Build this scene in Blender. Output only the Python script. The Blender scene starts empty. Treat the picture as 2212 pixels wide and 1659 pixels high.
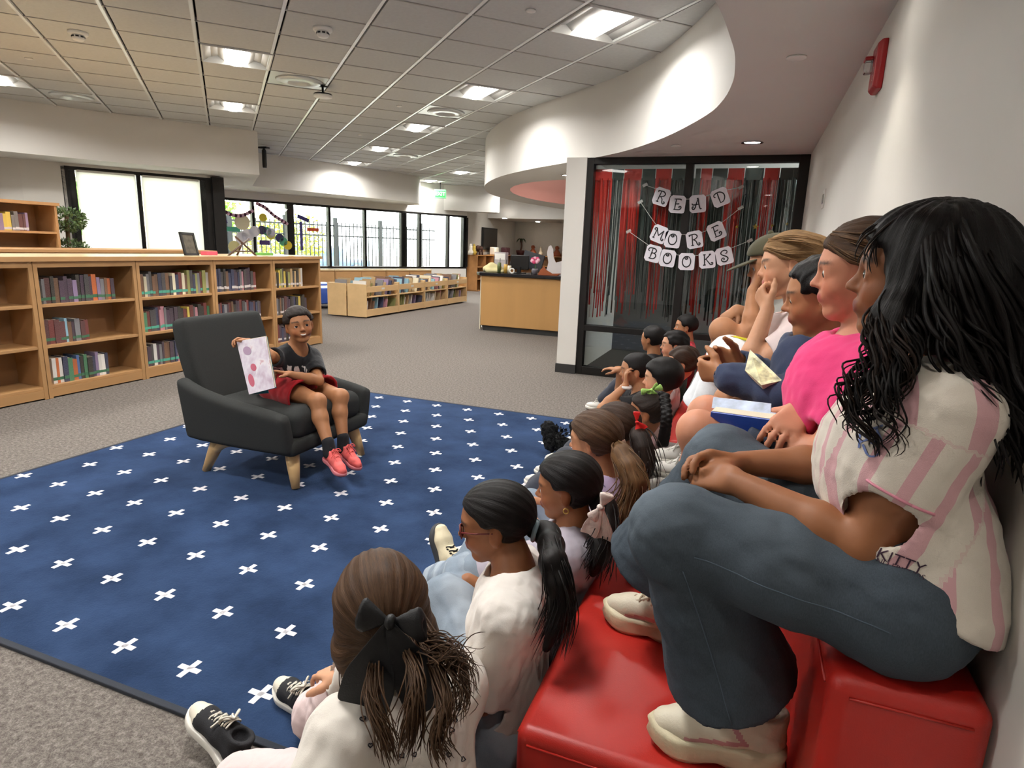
import bpy, bmesh, math, random
import numpy as np
from mathutils import Vector, Matrix, Quaternion
from mathutils.bvhtree import BVHTree

SC = bpy.context.scene
COL = SC.collection
R = math.radians
random.seed(7)
rng = np.random.default_rng(7)

# ------------------------------------------------------------------ camera
# metres; +y runs along the right-hand wall, +x towards it, z up; the photographer stands at (0, 0)
CAM_H = 1.35
FPX = 1335.6
PITCH, ROLL, YAW = -0.21873, 0.036475, 0.358666


def _basis():
    fw = np.array([0, math.cos(PITCH), math.sin(PITCH)]); rt = np.array([1, 0, 0.]); up = np.cross(rt, fw)
    r = math.cos(ROLL) * rt + math.sin(ROLL) * up
    u = -math.sin(ROLL) * rt + math.cos(ROLL) * up
    c, s = math.cos(YAW), math.sin(YAW)
    M = np.array([[c, -s, 0], [s, c, 0], [0, 0, 1]])
    return M @ r, M @ u, M @ fw


CR, CU, CF = _basis()
CAMP = np.array([0, 0, CAM_H])
cam_d = bpy.data.cameras.new('camera')
cam_d.sensor_width = 36
cam_d.lens = FPX / 2212 * 36
cam_d.clip_start = 0.02
cam_d.clip_end = 200
cam = bpy.data.objects.new('camera', cam_d)
COL.objects.link(cam)
m = Matrix.Identity(4)
for i in range(3):
    m[i][0], m[i][1], m[i][2], m[i][3] = CR[i], CU[i], -CF[i], CAMP[i]
cam.matrix_world = m
SC.camera = cam


# survey helpers: where a sight line of the photograph meets a known plane of the room
def ray(x, y):
    return (x - 1106) / FPX * CR - (y - 829.5) / FPX * CU + CF


def atz(x, y, z=0.):
    d = ray(x, y); return CAMP + d * ((z - CAM_H) / d[2])


def atx(x, y, X):
    d = ray(x, y); return CAMP + d * (X / d[0])


def aty(x, y, Y):
    d = ray(x, y); return CAMP + d * (Y / d[1])


def atpl(x, y, p0, n):
    d = ray(x, y); p0 = np.array(p0, float); n = np.array(n, float)
    return CAMP + d * (((p0 - CAMP) @ n) / (d @ n))


def topx(p):
    q = np.asarray(p, float) - CAMP; z = q @ CF
    return 1106 + FPX * (q @ CR) / z, 829.5 - FPX * (q @ CU) / z, z


# ------------------------------------------------------------------ light and exposure
W = bpy.data.worlds.new('sky'); SC.world = W; W.use_nodes = True
nt = W.node_tree; nt.nodes.clear()
out = nt.nodes.new('ShaderNodeOutputWorld'); bg = nt.nodes.new('ShaderNodeBackground')
bg.inputs['Color'].default_value = (0.93, 0.97, 1.0, 1); bg.inputs['Strength'].default_value = 9.0
nt.links.new(bg.outputs[0], out.inputs[0])

sun_d = bpy.data.lights.new('sun', 'SUN'); sun_d.energy = 12; sun_d.angle = R(2); sun_d.color = (1, .96, .9)
sun = bpy.data.objects.new('sun', sun_d); COL.objects.link(sun)
sun.rotation_euler = (R(40), R(8), R(200))

TROFFER_W = 26.0      # watts of each recessed ceiling luminaire
DOWN_W = 9.0
SC.view_settings.view_transform = 'Standard'
SC.view_settings.look = 'None'
SC.view_settings.exposure = 0.74
SC.view_settings.gamma = 1
SC.view_settings.use_curve_mapping = False
SC.cycles.use_denoising = True
SC.cycles.max_bounces = 5
SC.cycles.diffuse_bounces = 3
SC.cycles.glossy_bounces = 3
SC.cycles.transparent_max_bounces = 14
SC.cycles.use_adaptive_sampling = True
SC.cycles.adaptive_threshold = .085
SC.cycles.adaptive_min_samples = 22
SC.cycles.sample_clamp_indirect = 6
SC.cycles.caustics_reflective = False
SC.cycles.caustics_refractive = False
# ------------------------------------------------------------------ materials
MATS = {}


def srgb(c):
    if isinstance(c, str):
        c = c.lstrip('#'); c = [int(c[i:i + 2], 16) / 255 for i in (0, 2, 4)]
    return tuple((x / 12.92 if x <= .04045 else ((x + .055) / 1.055) ** 2.4) for x in c)


class NT:
    def __init__(s, m):
        s.t = m.node_tree; s.n = s.t.nodes; s.b = s.n['Principled BSDF']

    def new(s, typ, **kw):
        n = s.n.new('ShaderNode' + typ)
        for k, v in kw.items():
            if hasattr(n, k) and not k.startswith('i_'):
                setattr(n, k, v)
        return n

    def link(s, a, b):
        s.t.links.new(a, b)

    def coords(s, scale=(1, 1, 1), obj=True):
        tc = s.new('TexCoord'); mp = s.new('Mapping')
        mp.inputs['Scale'].default_value = scale
        s.link(tc.outputs['Object' if obj else 'Generated'], mp.inputs[0])
        return mp.outputs[0]

    def noise(s, vec, scale, detail=3, rough=.55):
        n = s.new('TexNoise'); n.inputs['Scale'].default_value = scale
        n.inputs['Detail'].default_value = detail; n.inputs['Roughness'].default_value = rough
        if vec is not None: s.link(vec, n.inputs['Vector'])
        return n.outputs['Fac']

    def ramp(s, fac, stops):
        r = s.new('ValToRGB'); e = r.color_ramp.elements
        while len(e) < len(stops): e.new(.5)
        for i, (p, c) in enumerate(stops):
            e[i].position = p; e[i].color = (*c, 1)
        s.link(fac, r.inputs[0]); return r.outputs[0]

    def mix(s, fac, a, b, mode='MIX'):
        m = s.new('Mix', data_type='RGBA', blend_type=mode)
        for sock, v in ((m.inputs['Factor'], fac), (m.inputs['A'], a), (m.inputs['B'], b)):
            pass
        ins = {i.identifier: i for i in m.inputs}
        for key, v in (('Factor_Float', fac), ('A_Color', a), ('B_Color', b)):
            if isinstance(v, (int, float)): ins[key].default_value = v
            elif isinstance(v, (tuple, list)): ins[key].default_value = (*v[:3], 1)
            else: s.link(v, ins[key])
        return {o.identifier: o for o in m.outputs}['Result_Color']

    def math(s, op, a, b=None, c=None):
        m = s.new('Math', operation=op)
        for i, v in enumerate((a, b, c)):
            if v is None: continue
            if isinstance(v, (int, float)): m.inputs[i].default_value = v
            else: s.link(v, m.inputs[i])
        return m.outputs[0]

    def attr(s, name):
        a = s.new('Attribute'); a.attribute_name = name; return a

    def bump(s, h, strength=.2, dist=.01):
        b = s.new('Bump'); b.inputs['Strength'].default_value = strength; b.inputs['Distance'].default_value = dist
        s.link(h, b.inputs['Height']); s.link(b.outputs[0], s.b.inputs['Normal'])


def mat(name, col=(.8, .8, .8), rough=.6, metal=0., spec=.5, var=0., vscale=8., bump=0., bscale=60., bdist=.004,
        stretch=(1, 1, 1), emit=None, estr=0., alpha=1., trans=0., coat=0., sheen=0., sss=0.):
    """principled material with procedural colour variation and fine relief"""
    if name in MATS: return MATS[name]
    m = bpy.data.materials.new(name); m.use_nodes = True; t = NT(m); b = t.b
    c = srgb(col) if isinstance(col, str) else col
    b.inputs['Base Color'].default_value = (*c, 1)
    b.inputs['Roughness'].default_value = rough; b.inputs['Metallic'].default_value = metal
    b.inputs['Specular IOR Level'].default_value = spec
    if coat: b.inputs['Coat Weight'].default_value = coat
    if sheen: b.inputs['Sheen Weight'].default_value = sheen
    if sss:
        b.inputs['Subsurface Weight'].default_value = sss; b.inputs['Subsurface Radius'].default_value = (.012, .005, .003)
        b.inputs['Subsurface Scale'].default_value = .6
    if trans: b.inputs['Transmission Weight'].default_value = trans
    if alpha < 1: b.inputs['Alpha'].default_value = alpha
    if emit is not None:
        b.inputs['Emission Color'].default_value = (*(srgb(emit) if isinstance(emit, str) else emit), 1); b.inputs['Emission Strength'].default_value = estr
    if var or bump:
        v = t.coords(stretch)
    if var:
        f = t.noise(v, vscale, 4)
        lo = tuple(max(0, x * (1 - var)) for x in c); hi = tuple(min(1, x * (1 + var)) for x in c)
        t.link(t.ramp(f, [(.3, lo), (.7, hi)]), b.inputs['Base Color'])
    if bump:
        t.bump(t.noise(v, bscale, 3), bump, bdist)
    MATS[name] = m
    return m


# ------------------------------------------------------------------ meshes
ORI = {}


def link(o, parent=None):
    COL.objects.link(o)
    if parent is not None:
        o.parent = parent; ORI[o.name] = ORI.get(parent.name, np.zeros(3))
    return o


def tag(o, label=None, cat=None, group=None, kind=None):
    if label: o['label'] = label
    if cat: o['category'] = cat
    if group: o['group'] = group
    if kind: o['kind'] = kind
    return o


def thing(name, label, cat, loc=(0, 0, 0), group=None, kind=None):
    o = bpy.data.objects.new(name, None); COL.objects.link(o); o.location = loc; o.empty_display_size = .05
    ORI[o.name] = np.array(loc, float)
    return tag(o, label, cat, group, kind)


def mesh_obj(name, V, F, mats, parent=None, smooth=False, mi=None, base=None, attrs=None, loc=None):
    """V in room coordinates; the object's origin is its thing's base"""
    V = np.asarray(V, float).reshape(-1, 3)
    org = ORI.get(parent.name, np.zeros(3)) if parent is not None else (np.array(base, float) if base is not None else np.zeros(3))
    me = bpy.data.meshes.new(name)
    if isinstance(F, np.ndarray) and F.ndim == 2:
        n, k = F.shape
        me.vertices.add(len(V)); me.vertices.foreach_set('co', (V - org).astype(np.float32).ravel())
        me.loops.add(n * k); me.loops.foreach_set('vertex_index', F.astype(np.int32).ravel())
        me.polygons.add(n); me.polygons.foreach_set('loop_start', np.arange(0, n * k, k, dtype=np.int32))
        me.update(calc_edges=True)
    else:
        me.from_pydata((V - org).tolist(), [], [list(f) for f in F])
    if not isinstance(mats, (list, tuple)): mats = [mats]
    for m_ in mats: me.materials.append(m_)
    if mi is not None: me.polygons.foreach_set('material_index', np.asarray(mi, dtype=np.int32))
    if smooth: me.polygons.foreach_set('use_smooth', np.ones(len(me.polygons), dtype=bool))
    if attrs:
        for k, a in attrs.items():
            a = np.asarray(a, np.float32)
            if a.ndim == 1:
                at = me.attributes.new(k, 'FLOAT', 'POINT'); at.data.foreach_set('value', a)
            else:
                at = me.attributes.new(k, 'FLOAT_VECTOR', 'POINT'); at.data.foreach_set('vector', a.ravel())
    me.update()
    o = bpy.data.objects.new(name, me); link(o, parent)
    if parent is None:
        o.location = org; ORI[o.name] = org
    return o


class MB:
    """collects shapes that make up one part"""

    def __init__(s):
        s.V = []; s.F = []; s.M = []; s.n = 0

    def add(s, V, F, m=0):
        V = np.asarray(V, float)
        s.V.append(V); s.F += [[i + s.n for i in f] for f in F]; s.M += [m] * len(F); s.n += len(V); return s

    def box(s, x0, x1, y0, y1, z0, z1, m=0):
        x0, x1 = sorted((x0, x1)); y0, y1 = sorted((y0, y1)); z0, z1 = sorted((z0, z1))
        V = [(x, y, z) for z in (z0, z1) for y in (y0, y1) for x in (x0, x1)]
        return s.add(V, [(0, 2, 3, 1), (4, 5, 7, 6), (0, 1, 5, 4), (2, 6, 7, 3), (0, 4, 6, 2), (1, 3, 7, 5)], m)

    def obox(s, c, ax, ay, az, hx, hy, hz, m=0):
        c, ax, ay, az = (np.array(v, float) for v in (c, ax, ay, az))
        V = [c + sx * hx * ax + sy * hy * ay + sz * hz * az for sz in (-1, 1) for sy in (-1, 1) for sx in (-1, 1)]
        return s.add(V, [(0, 2, 3, 1), (4, 5, 7, 6), (0, 1, 5, 4), (2, 6, 7, 3), (0, 4, 6, 2), (1, 3, 7, 5)], m)

    def wallbox(s, p, q, t, z0, z1, m=0):
        """upright slab whose face runs from p to q, thickness t to the left of p->q"""
        p = np.array(p[:2], float); q = np.array(q[:2], float); d = q - p; L = np.linalg.norm(d); d /= L
        n = np.array([-d[1], d[0]]); c = (p + q) / 2 + n * t / 2
        return s.obox((*c, (z0 + z1) / 2), (*d, 0), (*n, 0), (0, 0, 1), L / 2, abs(t) / 2, (z1 - z0) / 2, m)

    def prism(s, poly, z0, z1, m=0, caps=True):
        n = len(poly); V = [(x, y, z0) for x, y in poly] + [(x, y, z1) for x, y in poly]
        F = [(i, (i + 1) % n, n + (i + 1) % n, n + i) for i in range(n)]
        if caps: F += [tuple(range(n - 1, -1, -1)), tuple(range(n, 2 * n))]
        return s.add(V, F, m)

    def extrude(s, pts, n, t, m=0):
        """flat outline (3-D points) given thickness t along n"""
        pts = np.asarray(pts, float); n = np.asarray(n, float); k = len(pts)
        V = np.vstack([pts, pts + n * t])
        F = [(i, (i + 1) % k, k + (i + 1) % k, k + i) for i in range(k)] + [tuple(range(k - 1, -1, -1)), tuple(range(k, 2 * k))]
        return s.add(V, F, m)

    def tube(s, pts, rad, sides=8, m=0, cap=True, flat=None, up=None):
        pts = np.asarray(pts, float); n = len(pts)
        rad = np.full(n, rad, float) if np.isscalar(rad) else np.asarray(rad, float)
        T = np.gradient(pts, axis=0); T /= np.linalg.norm(T, axis=1)[:, None] + 1e-12
        u = np.array(up, float) if up is not None else (np.array([0, 0, 1.]) if abs(T[0][2]) < .9 else np.array([1., 0, 0]))
        V = []; a = np.linspace(0, 2 * math.pi, sides, endpoint=False)
        fl = 1. if flat is None else flat
        for i in range(n):
            x = np.cross(T[i], u); x /= np.linalg.norm(x) + 1e-12; y = np.cross(x, T[i]); u = y
            V.append(pts[i] + rad[i] * (np.cos(a)[:, None] * x + fl * np.sin(a)[:, None] * y))
        F = [(i * sides + j, i * sides + (j + 1) % sides, (i + 1) * sides + (j + 1) % sides, (i + 1) * sides + j) for i in range(n - 1) for j in range(sides)]
        if cap: F += [tuple(range(sides - 1, -1, -1)), tuple((n - 1) * sides + j for j in range(sides))]
        return s.add(np.vstack(V), F, m)

    def lathe(s, c, prof, sides=20, m=0, ax=None):
        """prof: (radius, height) pairs about an upright axis through c (or ax)"""
        c = np.array(c, float)
        if ax is None: X, Y, Zv = np.eye(3)
        else:
            Zv = np.array(ax, float); Zv /= np.linalg.norm(Zv)
            X = np.cross(Zv, [0, 0, 1.]) if abs(Zv[2]) < .9 else np.array([1., 0, 0]); X /= np.linalg.norm(X); Y = np.cross(Zv, X)
        a = np.linspace(0, 2 * math.pi, sides, endpoint=False)
        V = np.vstack([c + r * (np.cos(a)[:, None] * X + np.sin(a)[:, None] * Y) + h * Zv for r, h in prof]); k = len(prof)
        F = [(i * sides + j, i * sides + (j + 1) % sides, (i + 1) * sides + (j + 1) % sides, (i + 1) * sides + j) for i in range(k - 1) for j in range(sides)]
        F += [tuple(range(sides - 1, -1, -1)), tuple((k - 1) * sides + j for j in range(sides))]
        return s.add(V, F, m)

    def ball(s, c, r, seg=12, rings=8, m=0):
        r = np.array([r, r, r], float) if np.isscalar(r) else np.array(r, float)
        c = np.array(c, float); V = [c + (0, 0, -r[2])]
        for i in range(1, rings):
            t = -math.pi / 2 + math.pi * i / rings
            for j in range(seg):
                p = 2 * math.pi * j / seg
                V.append(c + r * (math.cos(t) * math.cos(p), math.cos(t) * math.sin(p), math.sin(t)))
        V.append(c + (0, 0, r[2])); N = len(V) - 1
        F = [(0, 1 + (j + 1) % seg, 1 + j) for j in range(seg)]
        for i in range(rings - 2):
            for j in range(seg):
                a = 1 + i * seg + j; b = 1 + i * seg + (j + 1) % seg
                F.append((a, b, b + seg, a + seg))
        F += [(N, N - seg + j, N - seg + (j + 1) % seg) for j in range(seg)]
        return s.add(V, F, m)

    def build(s, name, mats, parent=None, smooth=False, bevel=0., base=None, seg=2, **kw):
        o = mesh_obj(name, np.vstack(s.V), s.F, mats, parent, smooth, s.M, base, **kw)
        if bevel:
            b = o.modifiers.new('edges', 'BEVEL'); b.width = bevel; b.segments = seg; b.limit_method = 'ANGLE'; b.angle_limit = R(40)
            b.harden_normals = False
        return o


def clone(o, parent=None):
    c = o.copy(); COL.objects.link(c); c.parent = parent
    ORI[c.name] = ORI.get(o.name, np.zeros(3))
    for ch in list(o.children): clone(ch, c)
    return c
# ------------------------------------------------------------------ implicit modelling: blended round cones and ellipsoids, meshed with surface nets
def v3(*a):
    return np.array(a if len(a) > 1 else a[0], float)


def unit(v):
    v = np.asarray(v, float); return v / (np.linalg.norm(v) + 1e-12)


def perp(v, ref):
    v = np.asarray(v, float); ref = np.asarray(ref, float)
    return unit(v - ref * (v @ ref))


class Sdf:
    def __init__(s):
        s.ops = []          # (mode, fn, k, centre, reach)
        s.disp = None

    # --- primitives
    def cone(s, a, b, ra, rb=None, k=.012, mode='u', flat=None):
        """round cone a->b; flat=(axis, factor) squashes it along an axis"""
        a = np.array(a, np.float32); b = np.array(b, np.float32); rb = ra if rb is None else rb; ra = float(ra); rb = float(rb)
        ax = b - a; l2 = float(ax @ ax) + 1e-9
        if flat is not None: fd = unit(flat[0]).astype(np.float32); g = float(1 / flat[1] - 1); fs = float(flat[1])

        def fn(P):
            Q = P - a
            if flat is not None:
                Q = Q + ((Q @ fd) * g)[:, None] * fd
                axx = ax + (ax @ fd) * g * fd; ll = float(axx @ axx) + 1e-9
            else:
                axx = ax; ll = l2
            t = np.clip(Q @ axx / ll, 0, 1)
            E_ = Q - t[:, None] * axx; d = np.sqrt(np.einsum('ij,ij->i', E_, E_)) - (ra + (rb - ra) * t)
            return d * (1 if flat is None else (.5 + .5 * fs))
        s.ops.append((mode, fn, k, (a + b) / 2, math.sqrt(l2) / 2 + max(ra, rb))); return s

    def capped(s, a, b, ra, rb, end, d, k=.03, rk=.008):
        """round cone cut square at the plane through end facing d (sleeves, trouser legs)"""
        T_ = Sdf().cone(a, b, ra, rb); fn0 = T_.ops[0][1]; end32 = np.array(end, np.float32); d32 = unit(d).astype(np.float32)

        def fn(P):
            e = fn0(P); f = (P - end32) @ d32; h = np.maximum(rk - np.abs(e - f), 0) / rk
            return np.maximum(e, f) + h * h * rk * .25
        s.ops.append(('u', fn, k, T_.ops[0][3], T_.ops[0][4])); return s

    def chain(s, pts, rad, k=.012, mode='u', flat=None):
        for i in range(len(pts) - 1): s.cone(pts[i], pts[i + 1], rad[i], rad[i + 1], k, mode, flat)
        return s

    def ell(s, c, r, M=None, k=.012, mode='u'):
        c = np.array(c, np.float32); r = np.array([r] * 3 if np.isscalar(r) else r, np.float32)
        M = (np.eye(3) if M is None else np.asarray(M)).astype(np.float32)     # columns: the ellipsoid's axes

        def fn(P):
            q = (P - c) @ M
            q1 = q / r; q2 = q1 / r; k0 = np.sqrt(np.einsum('ij,ij->i', q1, q1)); k1 = np.sqrt(np.einsum('ij,ij->i', q2, q2)) + 1e-6
            return k0 * (k0 - 1) / k1
        s.ops.append((mode, fn, k, c, r.max())); return s

    def box(s, c, h, M=None, rad=.01, k=.006, mode='u'):
        c = np.array(c, np.float32); h = (np.array(h, float) - rad).astype(np.float32); M = (np.eye(3) if M is None else np.asarray(M)).astype(np.float32)

        def fn(P):
            q = np.abs((P - c) @ M) - h
            return np.sqrt((np.maximum(q, 0) ** 2).sum(1)) + np.minimum(q.max(1), 0) - rad
        s.ops.append((mode, fn, k, c, float(np.linalg.norm(h + rad)))); return s

    def cut(s, p, n, k=.004):
        """keep the side of the plane that n points away from"""
        p = np.array(p, np.float32); n = unit(n).astype(np.float32)
        s.ops.append(('i', lambda P: (P - p) @ n, k, None, None)); return s

    # --- evaluation
    def field(s, P, ops):
        d = np.full(len(P), 1., np.float32)
        for mode, fn, k, c, rch in ops:
            e = fn(P)
            if mode == 'u':
                h = np.maximum(k - np.abs(d - e), 0) / k; d = np.minimum(d, e) - h * h * k * .25
            elif mode == 's':
                e = -e; h = np.maximum(k - np.abs(d - e), 0) / k; d = np.maximum(d, e) + h * h * k * .25
            else:
                h = np.maximum(k - np.abs(d - e), 0) / k; d = np.maximum(d, e) + h * h * k * .25
        return d

    def mesh(s, res, B=14):
        un = [o for o in s.ops if o[0] == 'u']
        lo = np.min([o[3] - o[4] for o in un], 0) - 3 * res; hi = np.max([o[3] + o[4] for o in un], 0) + 3 * res
        nb = np.maximum(1, np.ceil((hi - lo) / (res * B)).astype(int))
        dims = nb * B + 2
        bi = np.stack(np.meshgrid(*[np.arange(n) for n in nb], indexing='ij'), -1).reshape(-1, 3)
        cen = lo + (bi + .5) * B * res
        hd = B * res * .5 * math.sqrt(3) + res
        cen = cen.astype(np.float32); near = np.zeros((len(s.ops), len(bi)), bool); carve = np.zeros(len(bi), bool)
        dmin = np.full(len(bi), 1e3); dead = np.zeros(len(bi), bool)
        for j, (mode, fn, k, c, rch) in enumerate(s.ops):
            if mode == 'i': ee = fn(cen); near[j] = ee > -hd - k; dead |= ee > hd + k; carve |= near[j]; continue
            e = np.linalg.norm(cen - c, axis=1) - rch
            cand = e < hd + k + .01
            ee = np.full(len(bi), 1e3)
            if cand.any(): ee[cand] = fn(cen[cand])
            near[j] = ee < hd * 1.25 + k + .006
            if mode == 'u': dmin = np.minimum(dmin, ee)
            else: carve |= near[j]
        act = np.nonzero((dmin < hd * 1.15 + .01) & ~dead & ~((dmin < -hd * 1.1) & ~carve))[0]
        g = np.stack(np.meshgrid(*[np.arange(B + 1)] * 3, indexing='ij'), -1)
        cid_all, pos_all, quads = [], [], []
        lin = lambda I: (I[..., 0].astype(np.int64) * dims[1] + I[..., 1]) * dims[2] + I[..., 2]
        corners = np.array([(i, j, k) for i in (0, 1) for j in (0, 1) for k in (0, 1)])
        edges = [(a, b) for a in range(8) for b in range(a + 1, 8) if np.abs(corners[a] - corners[b]).sum() == 1]
        # samples one layer before the block as well, so every edge finds its four cells
        for b in act:
            ops = [s.ops[j] for j in range(len(s.ops)) if near[j, b]]
            if not any(o[0] == 'u' for o in ops): continue
            off = bi[b] * B
            I = g + off
            d = s.field((lo + I.reshape(-1, 3) * res).astype(np.float32), ops).reshape(B + 1, B + 1, B + 1)
            neg = d < 0
            if neg.all() or not neg.any(): continue
            cs = [neg[i:i + B, j:j + B, k:k + B] for i, j, k in corners]
            cnt = sum(c.astype(np.int8) for c in cs)
            ci = np.argwhere((cnt > 0) & (cnt < 8))
            if len(ci):
                dv = np.stack([d[ci[:, 0] + c[0], ci[:, 1] + c[1], ci[:, 2] + c[2]] for c in corners], 1)
                acc = np.zeros((len(ci), 3)); n = np.zeros(len(ci))
                for a, e in edges:
                    da, de = dv[:, a], dv[:, e]; x = (da < 0) != (de < 0)
                    t = np.where(x, da / np.where(x, da - de, 1), 0)
                    acc += np.where(x[:, None], corners[a] + t[:, None] * (corners[e] - corners[a]), 0); n += x
                pos_all.append(lo + (ci + off + acc / n[:, None]) * res); cid_all.append(lin(ci + off))
            for ax in range(3):
                o1, o2 = [(1, 2), (2, 0), (0, 1)][ax]
                sl0 = [slice(0, B)] * 3; sl1 = [slice(0, B)] * 3; sl1[ax] = slice(1, B + 1)
                n0, n1 = neg[tuple(sl0)], neg[tuple(sl1)]
                for sgn, sel in ((1, n0 & ~n1), (-1, ~n0 & n1)):
                    e = np.argwhere(sel)
                    if not len(e): continue
                    e = e + off; u = np.zeros(3, int); v = np.zeros(3, int); u[o1] = 1; v[o2] = 1
                    q = np.stack([lin(e - u - v), lin(e - v), lin(e), lin(e - u)], 1)
                    quads.append(q if sgn > 0 else q[:, ::-1])
        cid = np.concatenate(cid_all); pos = np.concatenate(pos_all)
        cid, ix = np.unique(cid, return_index=True); pos = pos[ix]
        Q = np.concatenate(quads); k = np.searchsorted(cid, Q); k = np.minimum(k, len(cid) - 1)
        ok = (cid[k] == Q).all(1); F = k[ok]
        if s.disp is not None:
            nv = np.zeros_like(pos); fn_ = np.cross(pos[F[:, 2]] - pos[F[:, 0]], pos[F[:, 3]] - pos[F[:, 1]])
            for j in range(4):
                for ax in range(3): nv[:, ax] += np.bincount(F[:, j], fn_[:, ax], len(pos))
            pos = pos - nv / (np.linalg.norm(nv, axis=1)[:, None] + 1e-12) * s.disp(pos)[:, None]
        return pos, F


def relax(V, F, n=1, f=.5):
    """a little Laplacian smoothing of a quad mesh"""
    E = np.vstack([F[:, [0, 1]], F[:, [1, 2]], F[:, [2, 3]], F[:, [3, 0]]])
    i, j = np.concatenate([E[:, 0], E[:, 1]]), np.concatenate([E[:, 1], E[:, 0]]); c = np.maximum(np.bincount(i, minlength=len(V)), 1)
    for _ in range(n):
        acc = np.stack([np.bincount(i, V[j, a], len(V)) for a in range(3)], 1)
        V = V + f * (acc / c[:, None] - V)
    return V


def keep_largest(V, F):
    """drop stray islands"""
    lab = np.arange(len(V)); E = np.vstack([F[:, [0, 1]], F[:, [1, 2]], F[:, [2, 3]], F[:, [3, 0]]])
    while True:
        m_ = np.minimum(lab[E[:, 0]], lab[E[:, 1]]); new = lab.copy()
        np.minimum.at(new, E[:, 0], m_); np.minimum.at(new, E[:, 1], m_); new = new[new]
        if (new == lab).all(): break
        lab = new
    k = np.bincount(lab).argmax(); keep = lab == k; ix = np.cumsum(keep) - 1
    return V[keep], ix[F[keep[F].all(1)]]


def wrinkle(amp, freq, seed, direction=None, stretch=3.):
    """smooth pseudo-random folds"""
    r = np.random.default_rng(seed); W_ = []
    for _ in range(5):
        d = r.normal(size=3)
        if direction is not None: d = d - np.asarray(direction) * (d @ np.asarray(direction)) * (1 - 1 / stretch)
        W_.append((unit(d) * freq * r.uniform(.6, 1.5), r.uniform(0, 6.28)))

    def fn(P):
        a = sum(np.sin(P @ w + ph + 1.3 * np.sin(P @ w2 + ph2)) for (w, ph), (w2, ph2) in zip(W_, W_[1:] + W_[:1]))
        return amp * a / 5
    return fn


def ik(a, c, l1, l2, pole):
    """middle joint of a two-bone limb from a to c, bent towards pole"""
    a = v3(a); c = v3(c); d = c - a; L = np.linalg.norm(d)
    if L > (l1 + l2) * .999:
        f = L / ((l1 + l2) * .999); l1 *= f; l2 *= f
    x = (l1 * l1 - l2 * l2 + L * L) / (2 * L); h = math.sqrt(max(0, l1 * l1 - x * x)); u = d / L
    return a + u * x + perp(v3(pole), u) * h


def smooth_path(pts, n):
    """Catmull-Rom through points"""
    P = np.asarray(pts, float); P = np.vstack([2 * P[0] - P[1], P, 2 * P[-1] - P[-2]]); m = len(P) - 3
    t = np.linspace(0, m - 1e-6, n); i = t.astype(int); u = (t - i)[:, None]
    a, b, c, d = P[i], P[i + 1], P[i + 2], P[i + 3]
    return .5 * (2 * b + (c - a) * u + (2 * a - 5 * b + 4 * c - d) * u ** 2 + (3 * b - a - 3 * c + d) * u ** 3)
# ------------------------------------------------------------------ the room
WALLX, SOF, ZC = .385, 2.27, 2.97
YP = 6.59                       # glazed partition
SEAT, TIER = .755, .385

m_wall = mat('wall_paint', '#dcd9d2', .75, var=.02, vscale=2, bump=.06, bscale=180, bdist=.002)
m_soffit = mat('soffit_paint', '#d6d3cd', .8, var=.02, vscale=2, bump=.05, bscale=160, bdist=.002)
m_dark = mat('dark_bronze_frame', '#23211f', .42, metal=.5, var=.1)
m_base = mat('rubber_base', '#2c2b2a', .6)
m_white = mat('white_plastic', '#e6e4de', .4)
m_chrome = mat('chrome', '#d0d0d0', .15, metal=1.)
m_black = mat('black_plastic', '#121212', .35)


def carpet():
    m = bpy.data.materials.new('carpet'); m.use_nodes = True; t = NT(m); b = t.b
    v = t.coords()
    n = t.noise(v, 55, 5, .75); n2 = t.noise(v, 210, 3, .7); n3 = t.noise(v, .7, 3, .5)
    f = t.math('ADD', t.math('MULTIPLY', n, .6), t.math('MULTIPLY', n2, .4))
    c = t.ramp(f, [(.36, srgb('#3f3a35')), (.5, srgb('#716a64')), (.64, srgb('#9a948d'))])
    c = t.mix(t.math('MULTIPLY', n3, .25), c, srgb('#7d766f'))
    t.link(c, b.inputs['Base Color']); b.inputs['Roughness'].default_value = .95; b.inputs['Specular IOR Level'].default_value = .1
    t.bump(f, .6, .012); return m


INSIDE = [(-16.1, 1.4), (-12.5, 3.5), (-9.98, 6.2), (-8.56, 8.42), (-11.28, 10.2), (-8.05, 16.95), (-8.15, 21.25), (1.55, 21.25), (1.55, -3.6), (-16.1, -3.6)]


def inside(x, y):
    c = False; n = len(INSIDE)
    for i in range(n):
        (x0, y0), (x1, y1) = INSIDE[i], INSIDE[i - 1]
        if (y0 > y) != (y1 > y) and x < (x1 - x0) * (y - y0) / (y1 - y0) + x0: c = not c
    return c


def runs(p, q):
    """stretches of the segment p-q that lie within the room"""
    p = np.array(p, float); q = np.array(q, float); ts = np.linspace(0, 1, 400); k = [inside(*(p + (q - p) * t_)) for t_ in ts]; out_, st = [], None
    for t_, i_ in zip(ts, k):
        if i_ and st is None: st = t_
        if not i_ and st is not None: out_.append((p + (q - p) * st, p + (q - p) * t_)); st = None
    if st is not None: out_.append((p + (q - p) * st, q))
    return out_


b = MB(); b.prism(INSIDE[::-1], -.1, 0)
floor = tag(b.build('floor', carpet()), 'grey flecked loop carpet covering the whole library floor', kind='structure')

# right wall
b = MB(); b.box(WALLX, WALLX + .2, -3.5, YP + .05, 0, ZC)
tag(b.build('wall_right', m_wall), 'cream painted wall behind the tiered bench', kind='structure')
b = MB(); b.box(-16, 1.6, -3.7, -3.5, 0, ZC); b.box(-16.2, -16, -3.7, 11, 0, ZC)
tag(b.build('wall_back', m_wall), 'cream painted walls closing the library behind', kind='structure')

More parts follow.
